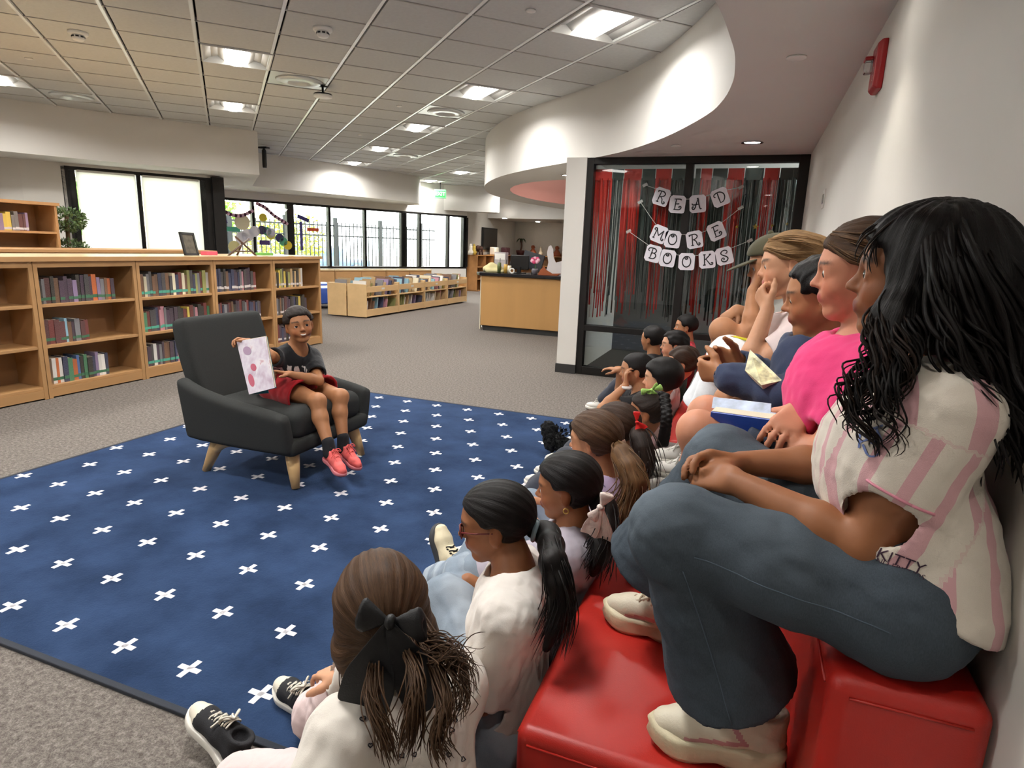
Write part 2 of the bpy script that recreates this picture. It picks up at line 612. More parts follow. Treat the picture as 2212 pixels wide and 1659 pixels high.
# ---- acoustic ceiling: 2 ft tiles in a white grid, turned 45 degrees to the wall
T, CA = .61, R(45.37)
CO = np.array([-3.381, 4.052]); Bv = np.array([math.cos(CA), math.sin(CA)]); Av = np.array([-math.sin(CA), math.cos(CA)])
cpt = lambda bb, aa: CO + (bb * Bv + aa * Av) * T
trof = {(bb, aa) for bb in range(-13, 13, 4) for aa in range(-10, 27, 4)}      # lower-left cell index of each luminaire
trof = {(bb, aa) for bb, aa in trof}
vents = {(0, 3), (3, 4), (4, 11), (-4, 7)}
m_tile = mat('ceiling_tile', '#c9cbc9', .95, var=.04, vscale=30, bump=.35, bscale=260, bdist=.003, spec=.1)
m_grid = mat('ceiling_grid', '#f6faf9', .25, spec=1.)
ceil_e = thing('ceiling', 'acoustic tile ceiling with white grid', None, (0, 0, ZC), kind='structure')
tile_b = MB(); tile_b.box(-T / 2 + .008, T / 2 - .008, -T / 2 + .008, T / 2 - .008, 0, .02)
cand, rest = [], []
for bb in range(-16, 15):
    for aa in range(-14, 28):
        c = cpt(bb + .5, aa + .5)
        if not inside(*c) or (bb, aa) in trof or (bb, aa) in vents: continue
        px_, py_, dz = topx((*c, ZC))
        vis = dz > .5 and -60 < px_ < 1640 and -60 < py_ < 430 and not (c[0] > -.1)
        (cand if vis else rest).append((dz if vis else 99, c))
cand.sort(key=lambda q: q[0]); rest += cand[290:]; cand = cand[:290]
tile0 = None
for _, c in cand:
    if tile0 is None:
        tile0 = tile_b.build('ceiling_tile', m_tile, None); COL.objects.unlink(tile0); tile_me = tile0.data
    o = bpy.data.objects.new('ceiling_tile', tile_me); link(o, ceil_e)
    o.location = (c[0], c[1], .004); o.rotation_euler.z = CA
b = MB()
for _, c in rest:
    b.obox((*c, ZC + .014), (*Bv, 0), (*Av, 0), (0, 0, 1), T / 2 - .008, T / 2 - .008, .01)
o = b.build('ceiling_tiles_beyond', m_tile, ceil_e); o['kind'] = 'stuff'
for bb in range(-16, 16):
    for p, q in runs(cpt(bb, -14), cpt(bb, 28)):
        b = MB(); b.wallbox(p - Bv * .012, q - Bv * .012, .024, ZC - .002, ZC + .03); b.build('ceiling_runner', m_grid, ceil_e)
b = MB()
for aa in range(-14, 29):
    for p, q in runs(cpt(-16, aa), cpt(15, aa)): b.wallbox(p, q, .014, ZC + .0005, ZC + .03)
o = b.build('ceiling_cross_tees', mat('ceiling_cross_tee', '#b3b2ad', .7), ceil_e); o['kind'] = 'stuff'
b = MB(); b.prism(INSIDE[::-1], ZC + .2, ZC + .3); b.prism([(x * 1.001, y) for x, y in INSIDE[::-1]], ZC - .04, ZC + .21, caps=False); tag(b.build('roof_slab', mat('plenum', '#3a3a3a', .9)), 'grey concrete slab above the hung ceiling with an added light-blocking skirt', kind='structure')  # unseen upright skirt added around the edge to stop daylight leaking in

# recessed luminaires
m_refl = mat('luminaire_reflector', '#cfcfcb', .45)
m_lamp = mat('luminaire_lamp', '#ffffff', .5, emit=(1, .96, .9), estr=6)
ti = 0
for bb, aa in sorted(trof):
    c = cpt(bb + .5, aa + .5)
    if not inside(*c) or not inside(c[0] - .4, c[1] + .3) or not (-14 < c[0] < .2 and -3.2 < c[1] < 20.8) or (c[0] > -.6 and c[1] > -3): continue
    if c[0] > -1.0 and c[1] < 2.0: continue
    px_, py_, dz = topx((*c, ZC)); vis = dz > .3 and -150 < px_ < 1700 and -150 < py_ < 430
    L = thing('recessed_luminaire', 'recessed square ceiling light with glowing centre basket', 'ceiling light', (*c, ZC), 'recessed ceiling lights')
    e1, e2 = v3(*Av, 0), v3(*Bv, 0); z3 = v3(0, 0, 1)
    b = MB(); h = T / 2 - .012
    for sx, (u, v) in ((1, (e2, e1)), (-1, (e2, e1)), (1, (e1, e2)), (-1, (e1, e2))):
        b.obox(v3(*c, ZC + .06) + u * sx * h, u, v, z3, .006, h, .07)
    b.obox(v3(*c, ZC + .14), e1, e2, z3, h, h, .006)
    b.build('housing', m_refl, L)
    b = MB()
    for sx in (-1, 1):        # curved wings on both sides of the basket
        pr = [(.105, .02), (.16, .06), (.22, .045), (h, -.002)]
        for (x0, z0), (x1, z1) in zip(pr, pr[1:]):
            q = [v3(*c, ZC) + e2 * sx * x + e1 * sy * h + z3 * z for x, z, sy in ((x0, z0, -1), (x1, z1, -1), (x1, z1, 1), (x0, z0, 1))]
            b.add(q + [p_ + z3 * .004 for p_ in q], [(0, 1, 2, 3), (7, 6, 5, 4), (0, 4, 5, 1), (1, 5, 6, 2), (2, 6, 7, 3), (3, 7, 4, 0)])
    b.build('reflector_wing', m_refl, L, True)
    b = MB(); n = 8
    V = [v3(*c, ZC) + e2 * .1 * math.cos(math.pi * i / n) + e1 * sy * .25 + z3 * (.012 - .035 * math.sin(math.pi * i / n)) for sy in (-1, 1) for i in range(n + 1)]
    b.add(V, [(i, i + 1, n + 2 + i, n + 1 + i) for i in range(n)] + [tuple(range(n, -1, -1)), tuple(range(n + 1, 2 * n + 2))])
    b.build('lamp_basket', m_lamp, L, True)
    ld = bpy.data.lights.new('luminaire_light', 'AREA'); ld.shape = 'RECTANGLE'; ld.size = .5; ld.size_y = .3; ld.energy = TROFFER_W; ld.spread = R(160); ld.color = (1, .98, .95)
    lo_ = bpy.data.objects.new('luminaire_light', ld); link(lo_, L); lo_.location = (0, 0, -.035); lo_.rotation_euler = (0, 0, CA)
    where = ['nearest the curved soffit', 'far down the room', 'over the shelves', 'out of the way']
    L['label'] = 'square ceiling light with glowing basket, %s' % ('number placeholder')
    L['_bb'] = bb; L['_aa'] = aa
# labels that single each luminaire out by its row and place
rows = {}
for o in list(COL.objects):
    if o.name.startswith('recessed_luminaire'): rows.setdefault(o['_bb'], []).append(o)
ordw = ['first', 'second', 'third', 'fourth', 'fifth', 'sixth', 'seventh', 'eighth', 'ninth', 'tenth', 'eleventh', 'twelfth']
for i, k in enumerate(sorted(rows, reverse=True)):
    for j, o in enumerate(sorted(rows[k], key=lambda q: q['_aa'])):
        o['label'] = 'square recessed ceiling light, %s from the camera in the %s row from the right' % (ordw[j], ordw[i])
        del o['_bb']; del o['_aa']
# air diffusers
for i, (bb, aa) in enumerate(sorted(vents)):
    c = cpt(bb + .5, aa + .5); D_ = thing('ceiling_vent', ['flat white air vent panel by the left soffit', 'bright metal air vent panel beside the hanging speaker', 'round-cone air vent between two lights of the long row', 'far small air vent near the end of the long light row'][i], 'air vent', (*c, ZC), 'ceiling air vents')
    b = MB(); b.obox((*c, ZC + .012), (*Av, 0), (*Bv, 0), (0, 0, 1), T / 2 - .01, T / 2 - .01, .006); b.build('face_plate', mat('vent_metal', '#cfd3d2', .3, metal=.4), D_)
    b = MB(); b.lathe((*c, ZC), [(.24, .006), (.22, -.012), (.12, -.02), (.1, 0)], 24); b.build('cone', mat('vent_metal'), D_, True)

# ---- soffits
def soffit(name, poly, z, label, m=m_soffit, hole=None):
    bm = bmesh.new()
    lower = [bm.verts.new((x, y, z)) for x, y in poly]; upper = [bm.verts.new((x, y, ZC + .01)) for x, y in poly]; n = len(poly)
    fs = []
    for i in range(n):
        f = bm.faces.new((lower[i], lower[(i + 1) % n], upper[(i + 1) % n], upper[i])); f.smooth = True
    if hole is None:
        bm.faces.new(lower[::-1])
    else:
        es = [bm.edges.get((lower[i], lower[(i + 1) % n])) for i in range(n)]
        hv = [bm.verts.new((x, y, z)) for x, y in hole]; k = len(hv)
        es += [bm.edges.new((hv[i], hv[(i + 1) % k])) for i in range(k)]
        bmesh.ops.triangle_fill(bm, use_beauty=True, edges=es, normal=(0, 0, -1))
    bmesh.ops.recalc_face_normals(bm, faces=bm.faces)
    me = bpy.data.meshes.new(name); bm.to_mesh(me); bm.free(); me.materials.append(m)
    o = bpy.data.objects.new(name, me); COL.objects.link(o); ORI[o.name] = np.zeros(3)
    md = o.modifiers.new('split', 'EDGE_SPLIT'); md.split_angle = R(35)
    return tag(o, label, kind='structure')


cur = np.array([(-3.2, -1.2), (-2.2, -.45), (-1.4, .25), (-.85, .95), (-.5, 1.65), (-.32, 2.2), (-.247, 2.607), (-.222, 2.809), (-.2, 3.106), (-.19, 3.306), (-.195, 3.549), (-.216, 3.85), (-.288, 4.274), (-.431, 4.728), (-.825, 5.532), (-1.326, 6.243), (-2.0, 6.86), (-2.669, 7.436), (-3.414, 8.25), (-4.12, 9.42), (-4.62, 10.85), (-4.75, 12.4), (-4.55, 14.2), (-4.0, 16.5)])
cur = smooth_path(cur, 90)
dome_c, dome_r = atz(1190, 417, SOF)[:2], 1.45
dome_c, DRX, DRY, dome_r = np.array([-2.2, 11.6]), 2.0, 3.1, 1.
hole = [(dome_c[0] + DRX * math.cos(t), dome_c[1] + DRY * math.sin(t)) for t in np.linspace(0, 2 * math.pi, 40, endpoint=False)]
soffit('soffit_curved', [tuple(p) for p in cur] + [(-2, 20.9), (1.5, 20.9), (1.5, -3.4), (-3.2, -3.4)], SOF, 'S-curved white drop soffit sweeping over bench and desk', hole=hole)
b = MB(); prf = [(1, 0), (.99, .1), (.94, .22), (.8, .36), (.5, .46), (.01, .5)]
a_ = np.linspace(0, 2 * math.pi, 40, endpoint=False)
V = np.vstack([np.stack([dome_c[0] + r * DRX * np.cos(a_), dome_c[1] + r * DRY * np.sin(a_), np.full(40, SOF + h)], 1) for r, h in prf])
b.add(V, [(i * 40 + j, (i + 1) * 40 + j, (i + 1) * 40 + (j + 1) % 40, i * 40 + (j + 1) % 40) for i in range(len(prf) - 1) for j in range(40)])
tag(b.build('ceiling_dome', mat('dome_pink', '#d8a296', .8), None, True), 'pink painted dome recess in the soffit above the desk', kind='structure')
dl = thing('dome_fill_light', 'round white fill light added at the top of the pink dome', 'ceiling light', (*dome_c, SOF + .48)); b = MB(); b.lathe((*dome_c, SOF + .48), [(.2, .01), (.2, -.06), (.15, -.09), (.01, -.1)], 24); b.build('lamp', mat('dome_fill_lamp', '#ffffff', .5, emit=(1, .95, .9), estr=6), dl, True)  # fixture and its point light added to brighten the dome
ld = bpy.data.lights.new('dome_fill_lamp_light', 'POINT'); ld.energy = 45; ld.shadow_soft_size = .2; ld.color = (1, .95, .9); lo_ = bpy.data.objects.new('dome_fill_lamp_light', ld); link(lo_, dl); lo_.location = (0, 0, -.3)

soffit('soffit_left', [tuple(p) for p in smooth_path([(-10.9, 1.5), (-10.2, 3.6), (-9.3, 5.4), (-8.9, 6.17), (-8.45, 6.87), (-7.95, 7.6), (-7.5, 8.2)], 24)] + [(-9.3, 9.96), (-10.7, 9.9), (-8.56, 8.46), (-9.96, 6.2), (-12.45, 3.5), (-13.4, 2.8)], 2.32, 'plain drop soffit over the tall left windows')
fs_ = smooth_path([(-9.5, 9.95), (-9.2, 10.6), (-8.85, 11.6), (-8.4, 12.8), (-8.12, 13.7), (-8.1, 14.3), (-8.35, 14.9)], 24)
soffit('soffit_far', [tuple(p) for p in fs_] + [(-8.9, 15.1), (-11.2, 10.4)], 2.33, 'rounded white drop soffit in front of the far windows')

# ---- window walls (they stand at about 60 degrees to the bench wall)
m_glass = bpy.data.materials.new('window_glass'); m_glass.use_nodes = True
t = NT(m_glass); t.n.remove(t.b)
tr = t.new('BsdfTransparent'); gl = t.new('BsdfGlossy'); gl.inputs['Roughness'].default_value = .01; fr = t.new('Fresnel'); fr.inputs[0].default_value = 1.5
mx = t.new('MixShader'); tr.inputs[0].default_value = (.93, .96, .95, 1)
t.link(fr.outputs[0], mx.inputs[0]); t.link(tr.outputs[0], mx.inputs[1]); t.link(gl.outputs[0], mx.inputs[2]); t.link(mx.outputs[0], t.n['Material Output'].inputs[0])
MATS['window_glass'] = m_glass


def win_wall(name, p0, p1, sill, head, mull, wide, zt, label, wall_m=m_wall, wallname='wall_window'):
    """glazed wall p0->p1 (room on its right); mull: metres of the mullions from p0"""
    p0 = np.array(p0, float); p1 = np.array(p1, float); d = (p1 - p0); L = np.linalg.norm(d); d /= L; n = np.array([d[1], -d[0]])
    W_ = thing(name, label, None, (*p0, 0), kind='structure')
    at = lambda t_: p0 + d * t_
    b = MB(); b.wallbox(at(0), at(L), .18, head, zt)
    if sill > 0: b.wallbox(at(0), at(L), .18, 0, sill)
    tag(b.build(wallname, wall_m), 'white wall above and below the windows', kind='structure')
    for z0, z1 in ((sill, sill + .05), (head - .05, head)):
        b = MB(); b.wallbox(at(max(0, min(mull) - .085)), at(min(L, max(mull) + .085)), .1, z0, z1); b.build('window_rail', m_dark, W_)
    ms = sorted(mull)
    for i, t_ in enumerate(ms):
        w_ = .17 if i in wide else .06
        b = MB(); b.wallbox(at(t_ - w_ / 2), at(t_ + w_ / 2), .12, sill + .05, head - .05); b.build('window_mullion', m_dark, W_)
    for t0, t1 in zip(ms, ms[1:]):
        b = MB(); b.wallbox(at(t0), at(t1), .008, sill + .05, head - .05); b.build('window_pane', m_glass, W_)
    return p0, d, n


FW = win_wall('window_2', (-11.2, 10.15), (-7.92, 16.9), .66, 2.17, [.0, .49, 1.34, 2.2, 3.19, 4.18, 5.34, 5.87, 6.85, 7.47], (0, 3, 6, 9), ZC, 'row of far windows with dark frames above low shelves')
LWd = win_wall('window_1', (-9.62 - .3, 6.611 - .473), (-8.5, 8.375), .5, 2.28, [.56, 1.46, 2.42], (0, 2), ZC, 'pair of tall bright left windows with dark frame')
m_shade = bpy.data.materials.new('added_roller_shade'); m_shade.use_nodes = True; t = NT(m_shade)  # shades added to turn the left panes blank white
tl_ = t.new('BsdfTranslucent'); tl_.inputs[0].default_value = (.95, .94, .88, 1); df = t.new('BsdfDiffuse'); df.inputs[0].default_value = (.9, .89, .84, 1); mx = t.new('MixShader'); mx.inputs[0].default_value = .3
n_ = t.noise(t.coords((1, 1, 60)), 8, 2); t.link(t.ramp(n_, [(.3, (.9, .89, .84)), (.7, (.96, .95, .9))]), tl_.inputs[0])
t.link(tl_.outputs[0], mx.inputs[1]); t.link(df.outputs[0], mx.inputs[2]); t.link(mx.outputs[0], t.n['Material Output'].inputs[0])
for i, (t0, t1) in enumerate(((.65, 1.42), (1.5, 2.33))):
    b = MB(); p_ = LWd[0] + LWd[2] * .03; b.wallbox(p_ + LWd[1] * t0, p_ + LWd[1] * t1, .004, .55, 2.23); rs = thing('added_roller_shade', ['added white roller shade whitening the left pane', 'added white roller shade whitening the right pane'][i], 'window shade', (*(p_ + LWd[1] * (t0 + t1) / 2), 2.2)); b.build('fabric', m_shade, rs)
    b = MB(); b.tube([(*(p_ + LWd[1] * (t0 + .02)), 2.22), (*(p_ + LWd[1] * (t1 - .02)), 2.22)], .018, 10); b.build('roller', m_white, rs, True)
# left return wall and the piece between the two window walls
b = MB(); b.wallbox((-12.5, 3.4), (-9.92, 6.138), .18, 0, ZC); b.wallbox(LWd[0], LWd[0] + LWd[1] * .52, .18, 0, 2.28); b.wallbox((-15.9, 1.4), (-12.5, 3.4), .18, 0, ZC)
tag(b.build('wall_left', m_wall), 'cream wall left of the tall windows', kind='structure')
b = MB(); b.wallbox((-8.5, 8.375), (-11.2, 10.15), .18, 0, ZC); tag(b.build('wall_between', m_wall), 'short wall between the two window rows', kind='structure')
b = MB(); b.obox((-8.53, 8.33, 1.15), (d0 := LWd[1])[0:1].tolist() + [d0[1], 0], (-d0[1], d0[0], 0), (0, 0, 1), .09, .1, 1.15)
tag(b.build('trim_1', m_dark), 'thick dark post at the corner of the left windows', kind='structure')

# ---- far end behind the desk
b = MB(); b.box(-8.2, -8.0, 16.9, 21.3, 0, ZC); b.box(-8.2, 1.6, 21.1, 21.3, 0, ZC); b.box(1.4, 1.6, YP, 21.3, 0, ZC)
tag(b.build('wall_far', mat('wall_paint_far', '#d6d0c5', .8, var=.02)), 'cream walls of the bay behind the desk', kind='structure')
b = MB(); b.wallbox((-8.35, 16.1), (-6.95, 17.0), .5, 2.28, ZC); b.box(-8.0, -3.5, 18.6, 21.1, 2.2, ZC)
tag(b.build('wall_bulkhead', m_soffit), 'white bulkhead carrying the exit sign', kind='structure')

# ---- glazed partition with the banner
PX0, PX1 = -1.71, WALLX - .02
b = MB(); b.box(-1.925, PX0, YP - .07, YP + .2, 0, SOF); b.box(-1.93, PX0, YP + .2, 9.6, 0, SOF)
tag(b.build('wall_pier', m_wall), 'narrow white pier left of the dark glazed partition', kind='structure')
b = MB(); b.box(-1.935, PX0 + .004, YP - .08, YP + .21, 0, .1); tag(b.build('baseboard_pier', m_base), 'dark rubber base around the white pier', kind='structure')
P3 = thing('window_3', 'dark framed glazed partition hung with foil curtains and a banner', None, (0, YP, 0), kind='structure')
yf, yb = YP - .05, YP + .05
for nm, (x0, x1, z0, z1) in dict(a=(PX0, PX0 + .07, 0, SOF), b=(PX1 - .07, PX1 + .02, 0, SOF), c=(-.72, -.645, 0, SOF - .06), d=(PX0 + .07, PX1 - .07, SOF - .065, SOF), e=(PX0 + .07, PX1 - .07, .485, .548), f=(PX0 + .07, PX1 - .07, 0, .09)).items():
    b = MB(); b.box(x0, x1, yf, yb, z0, z1); b.build('partition_mullion' if nm in 'abc' else 'partition_rail', m_dark, P3, bevel=.004)
for x0, x1 in ((PX0 + .07, -.72), (-.645, PX1 - .07)):
    for z0, z1 in ((.09, .485), (.548, SOF - .065)):
        b = MB(); b.box(x0, x1, YP - .006, YP + .006, z0, z1); b.build('partition_pane', m_glass, P3)
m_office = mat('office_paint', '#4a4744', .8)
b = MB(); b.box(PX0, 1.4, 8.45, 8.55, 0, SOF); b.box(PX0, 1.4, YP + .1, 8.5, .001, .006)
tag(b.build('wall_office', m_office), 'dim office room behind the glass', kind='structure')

# recessed downlights and covers in the curved soffit
m_down = mat('downlight_lamp', '#ffffff', .4, emit=(1, .95, .88), estr=18)
for (x, y, lab) in ((-.119, 5.82, 'round recessed downlight in the soffit before the glazed partition'), (.1, 2.45, 'added unseen recessed downlight streaking the wall above the bench'), (.1, .2, 'round recessed downlight in the soffit behind the camera'), (-2.36, 8.03, 'round recessed downlight in the soffit beside the white pier')):  # the one above the bench is added, out of view, for the wall streak
    Dn = thing('downlight', lab, 'ceiling light', (x, y, SOF), 'soffit downlights')
    b = MB(); b.lathe((x, y, SOF), [(.085, .0), (.088, -.006), (.07, -.008), (.066, .001)], 28); b.build('trim_ring', m_chrome, Dn, True)
    b = MB(); b.lathe((x, y, SOF), [(.064, -.002), (.03, -.005), (.001, -.0055)], 20); b.build('lamp', m_down, Dn, True)
    ld = bpy.data.lights.new('downlight_light', 'SPOT'); ld.energy = DOWN_W; ld.spot_size = R(95); ld.spot_blend = .6; ld.shadow_soft_size = .05; ld.color = (1, .93, .82)
    lo_ = bpy.data.objects.new('downlight_light', ld); link(lo_, Dn); lo_.location = (0, 0, -.02)
for (x, y, lab) in ((.083, 3.44, 'round white sprinkler cover on the soffit above the bench'), (-.75, 5.9, 'small round white cover plate near the curved edge')):
    b = MB(); b.lathe((x, y, SOF), [(.045, .001), (.045, -.006), (.04, -.009), (.001, -.009)], 24)
    tag(b.build('sprinkler_cover', m_white, None, True, base=(x, y, SOF)), lab, 'sprinkler cover')
# ------------------------------------------------------------------ rug with woven crosses
def rug_mat():
    m = bpy.data.materials.new('navy_rug'); m.use_nodes = True; t = NT(m); v = t.coords()
    n = t.noise(v, 3.2, 4, .6); n2 = t.noise(v, 420, 2, .7)
    c = t.ramp(t.math('ADD', t.math('MULTIPLY', n, .8), t.math('MULTIPLY', n2, .2)), [(.32, srgb('#192842')), (.68, srgb('#324667'))])
    t.link(c, t.b.inputs['Base Color']); t.b.inputs['Roughness'].default_value = .95; t.b.inputs['Specular IOR Level'].default_value = .08
    t.b.inputs['Sheen Weight'].default_value = .12; t.b.inputs['Sheen Tint'].default_value = (.35, .5, .9, 1)
    t.bump(t.math('ADD', t.math('MULTIPLY', n2, .5), t.noise(v, 120, 2)), .5, .006); return m


RX0, RX1, RY0, RY1 = -3.72, -.62, 1.098, 4.665
rug = thing('area_rug', 'large navy blue area rug patterned with small white crosses', 'rug', (RX0, RY0, 0))
b = MB(); b.box(RX0 + .012, RX1 - .012, RY0 + .012, RY1 - .012, .0, .012); b.build('pile', rug_mat(), rug, bevel=.004)
b = MB(); b.box(RX0, RX1, RY0, RY0 + .022, 0, .0135); b.box(RX0, RX1, RY1 - .022, RY1, 0, .0135); b.box(RX0, RX0 + .022, RY0, RY1, 0, .0135); b.box(RX1 - .022, RX1, RY0, RY1, 0, .0135)
b.build('border', mat('rug_binding', '#2b2f38', .9, bump=.3, bscale=300), rug, bevel=.003)
m_cross = mat('rug_cross', '#e9e6ea', .9, bump=.4, bscale=500, bdist=.002)
cb = MB(); q_ = .0127; a45 = math.sqrt(.5)
for s_ in (1, 0): cb.obox((0, 0, 0), (s_, 1 - s_, 0), (-(1 - s_), s_, 0), (0, 0, 1), .041, .0098, .0008)
c0 = cb.build('cross', m_cross); COL.objects.unlink(c0); cross_me = c0.data
row = 0; y = 1.249 - .0
while y < RY1 - .05:
    off = .142 * (row % 2)
    x = -2.37 - .284 * 8 + off
    while x < RX1 - .05:
        if x > RX0 + .05:
            o = bpy.data.objects.new('cross', cross_me); link(o, rug); o.location = (x - RX0, y - RY0, .0125)
        x += .2838
    y += .2733; row += 1

# ------------------------------------------------------------------ tiered bench: separate upholstered modules
def vinyl(name, col):
    return mat(name, col, .42, spec=.5, var=.06, vscale=3, bump=.18, bscale=420, bdist=.002)


m_red, m_grey = vinyl('red_vinyl', '#b4241b'), vinyl('grey_vinyl', '#8d8a86')


def module(x0, x1, y0, y1, z, m, label, nm, seam=True):
    o = thing(nm, label, 'bench', ((x0 + x1) / 2, (y0 + y1) / 2, 0), 'upholstered bench modules')
    b = MB(); nx, ny = 14, 22; r = .028
    # softly crowned block with rounded top edges
    def ring(f, z_): return [(x0 + f, y0 + f, z_), (x1 - f, y0 + f, z_), (x1 - f, y1 - f, z_), (x0 + f, y1 - f, z_)]
    b.box(x0, x1, y0, y1, .0, z); bo = b.build('cushion', m, o, True, bevel=r, seg=5)
    w = bo.modifiers.new('norm', 'WEIGHTED_NORMAL')
    b = MB(); pts = [(x0 + .002, y0 + .06, z - r * .9), (x0 + .002, y1 - .06, z - r * .9)]
    def pipe(p, q): b.tube([p, q], .0022, 6)
    e = .001
    pipe((x0 - e, y0 + r, z - r * 1.05), (x0 - e, y1 - r, z - r * 1.05)); pipe((x0 + r, y0 - e, z - r * 1.05), (x1 - r, y0 - e, z - r * 1.05))
    b.build('piping', m, o, True)
    return o


MY = [1.035 * .99, 2.135, 3.205, 4.29, 5.37, 6.45]
cols = ['red', 'grey', 'red', 'grey', 'red']
nth = ['nearest', 'second nearest', 'middle', 'fourth', 'farthest']
for i in range(5):
    module(-.352, .17, MY[i] + .002, MY[i + 1] - .002, TIER, m_red if cols[i] == 'red' else m_grey, '%s %s vinyl lower step of the tiered bench' % (nth[i], cols[i]), 'step_bench')
SY = [.91, 1.99, 3.1, 4.2, 5.3, 6.45]
for i in range(5):
    module(.172, WALLX - .004, SY[i] + .002, SY[i + 1] - .002, SEAT, m_red if i != 1 and i != 3 else m_grey, '%s %s vinyl upper seat block against the cream wall' % (nth[i], 'red' if i != 1 and i != 3 else 'grey'), 'seat_block')

# ------------------------------------------------------------------ armchair
def fabric_dark():
    return mat('charcoal_fabric', '#393a39', .95, spec=.1, var=.12, vscale=300, bump=.5, bscale=700, bdist=.003, sheen=.0)


CH = v3(-2.52, 2.88, 0)        # centre of the chair on the rug; it faces +x
ch = thing('armchair', 'dark charcoal fabric armchair with light wooden splayed legs on the blue rug', 'armchair', CH)
mfab = fabric_dark()
rz = .012


def quadshell(name, grid, th, m, parent, lv=2):
    """upholstered slab over a grid of points (rows x cols x 3), thickness th along normals"""
    G = np.array(grid, float); r_, c_ = G.shape[:2]; V = G.reshape(-1, 3)
    F = [(i * c_ + j, i * c_ + j + 1, (i + 1) * c_ + j + 1, (i + 1) * c_ + j) for i in range(r_ - 1) for j in range(c_ - 1)]
    o = mesh_obj(name, V, F, m, parent, True)
    s_ = o.modifiers.new('solid', 'SOLIDIFY'); s_.thickness = th; s_.offset = 0
    bv = o.modifiers.new('bevel', 'BEVEL'); bv.width = th * .38; bv.segments = 3; bv.limit_method = 'ANGLE'; bv.angle_limit = R(50)
    ss_ = o.modifiers.new('sub', 'SUBSURF'); ss_.levels = lv; ss_.render_levels = lv
    return o


def C(x, y, z): return CH + v3(x, y, z)


# outer shell: back and both arms, leaning outwards
bk = []
for z_, xb, hw in ((.20, -.33, .25), (.36, -.375, .29), (.50, -.41, .315), (.66, -.45, .325), (.80, -.485, .32), (.885, -.505, .31)):
    bk.append([C(xb + .05 * (1 - math.cos(t)) , hw * math.sin(t) / math.sin(1.1), z_) for t in np.linspace(-1.1, 1.1, 9)])
quadshell('backrest', bk, .10, mfab, ch)
for sy in (-1, 1):
    ag = []
    for f in np.linspace(0, 1, 7):
        x_ = -.40 + .73 * f
        top = .58 - .135 * f ** .6 + (.0 if f < .9 else -.01); bot = .215 + .0 * f
        ag.append([C(x_ + .03 * (u - .5) * 0, sy * (.335 + .045 * u + .02 * math.sin(math.pi * f)), bot + (top - bot) * u) for u in np.linspace(0, 1, 5)])
    quadshell('armrest', ag, .085, mfab, ch)
S = Sdf(); S.box(C(.0, 0, .355), (.33, .31, .085), None, .06, .02); S.cone(C(.27, -.2, .39), C(.27, .2, .39), .055, None, .05)
V, F = S.mesh(.014); mesh_obj('seat_cushion', V, F, mfab, ch, True)
b = MB(); b.box(*(CH[0] - .36, CH[0] + .34), *(CH[1] - .36, CH[1] + .36), .20, .29); b.build('seat_base', mfab, ch, True, bevel=.03, seg=3)
m_beech = mat('beech_wood', '#d9b27c', .45, var=.12, vscale=6, stretch=(1, 1, .12), bump=.05, bscale=60)
for (x_, y_), (tx, ty) in (((.26, -.27), (.315, -.315)), ((.26, .27), (.31, .315)), ((-.24, -.27), (-.325, -.32)), ((-.24, .27), (-.325, .32))):
    b = MB(); top, bot = C(x_, y_, .235), C(tx, ty, rz)
    b.tube([top, top + (bot - top) * .5, bot], [.042, .034, .021], 14, up=(1, 0, 0)); lg = b.build('leg', m_beech, ch, True)
for sy in (-1, 1):
    b = MB(); pts = smooth_path([C(-.275, sy * .295, .14), C(-.2, sy * .29, .185), C(-.08, sy * .28, .205), C(.05, sy * .27, .21)], 10)
    b.tube(pts, [.03, .028, .026, .024, .022, .02, .018, .016, .015, .014], 8); b.build('leg_bracket', m_beech, ch, True)

# ------------------------------------------------------------------ books
m_book = bpy.data.materials.new('book_cover'); m_book.use_nodes = True
t = NT(m_book); oi = t.new('ObjectInfo'); v = t.coords((1, 1, 1))
n = t.noise(v, 30, 3); t.link(t.mix(t.math('MULTIPLY', t.math('SUBTRACT', n, .42), .9), oi.outputs['Color'], (.75, .68, .55)), t.b.inputs['Base Color'])
t.b.inputs['Roughness'].default_value = .4
m_page = mat('book_pages', '#e3d9c2', .9, bump=.4, bscale=900)
bb_ = MB()        # unit book: x depth (spine towards +x), y thickness, z height; base at z=0
bb_.box(-.5, .5, -.5, -.42, 0, 1); bb_.box(-.5, .5, .42, .5, 0, 1); bb_.box(.47, .5, -.42, .42, 0, 1); bb_.box(-.48, .47, -.42, .42, .015, .985, 1)
_bo = bb_.build('book', [m_book, m_page]); COL.objects.unlink(_bo); book_me = _bo.data
lb_ = MB(); lb_.box(.5, .506, -.5, .5, .0, 1); _lo = lb_.build('spine_label', m_book); COL.objects.unlink(_lo); spine_me = _lo.data
PAL = {'dark purple': '#3a2440', 'black': '#16151a', 'dark red': '#6d1f24', 'maroon': '#54222b', 'navy': '#222d54', 'blue': '#3f6aa8', 'light blue': '#88b4c8', 'cream': '#e3d8ba', 'yellow': '#d9c052', 'white': '#e4e1dc', 'brown': '#6d4a34', 'olive': '#8f9150', 'green': '#3c7a56', 'orange': '#c2622c', 'grey': '#77767c', 'pink': '#c98a98', 'tan': '#b99a6e', 'teal': '#2d7d80', 'dark grey': '#3b3a42', 'lilac': '#8f7aa0'}
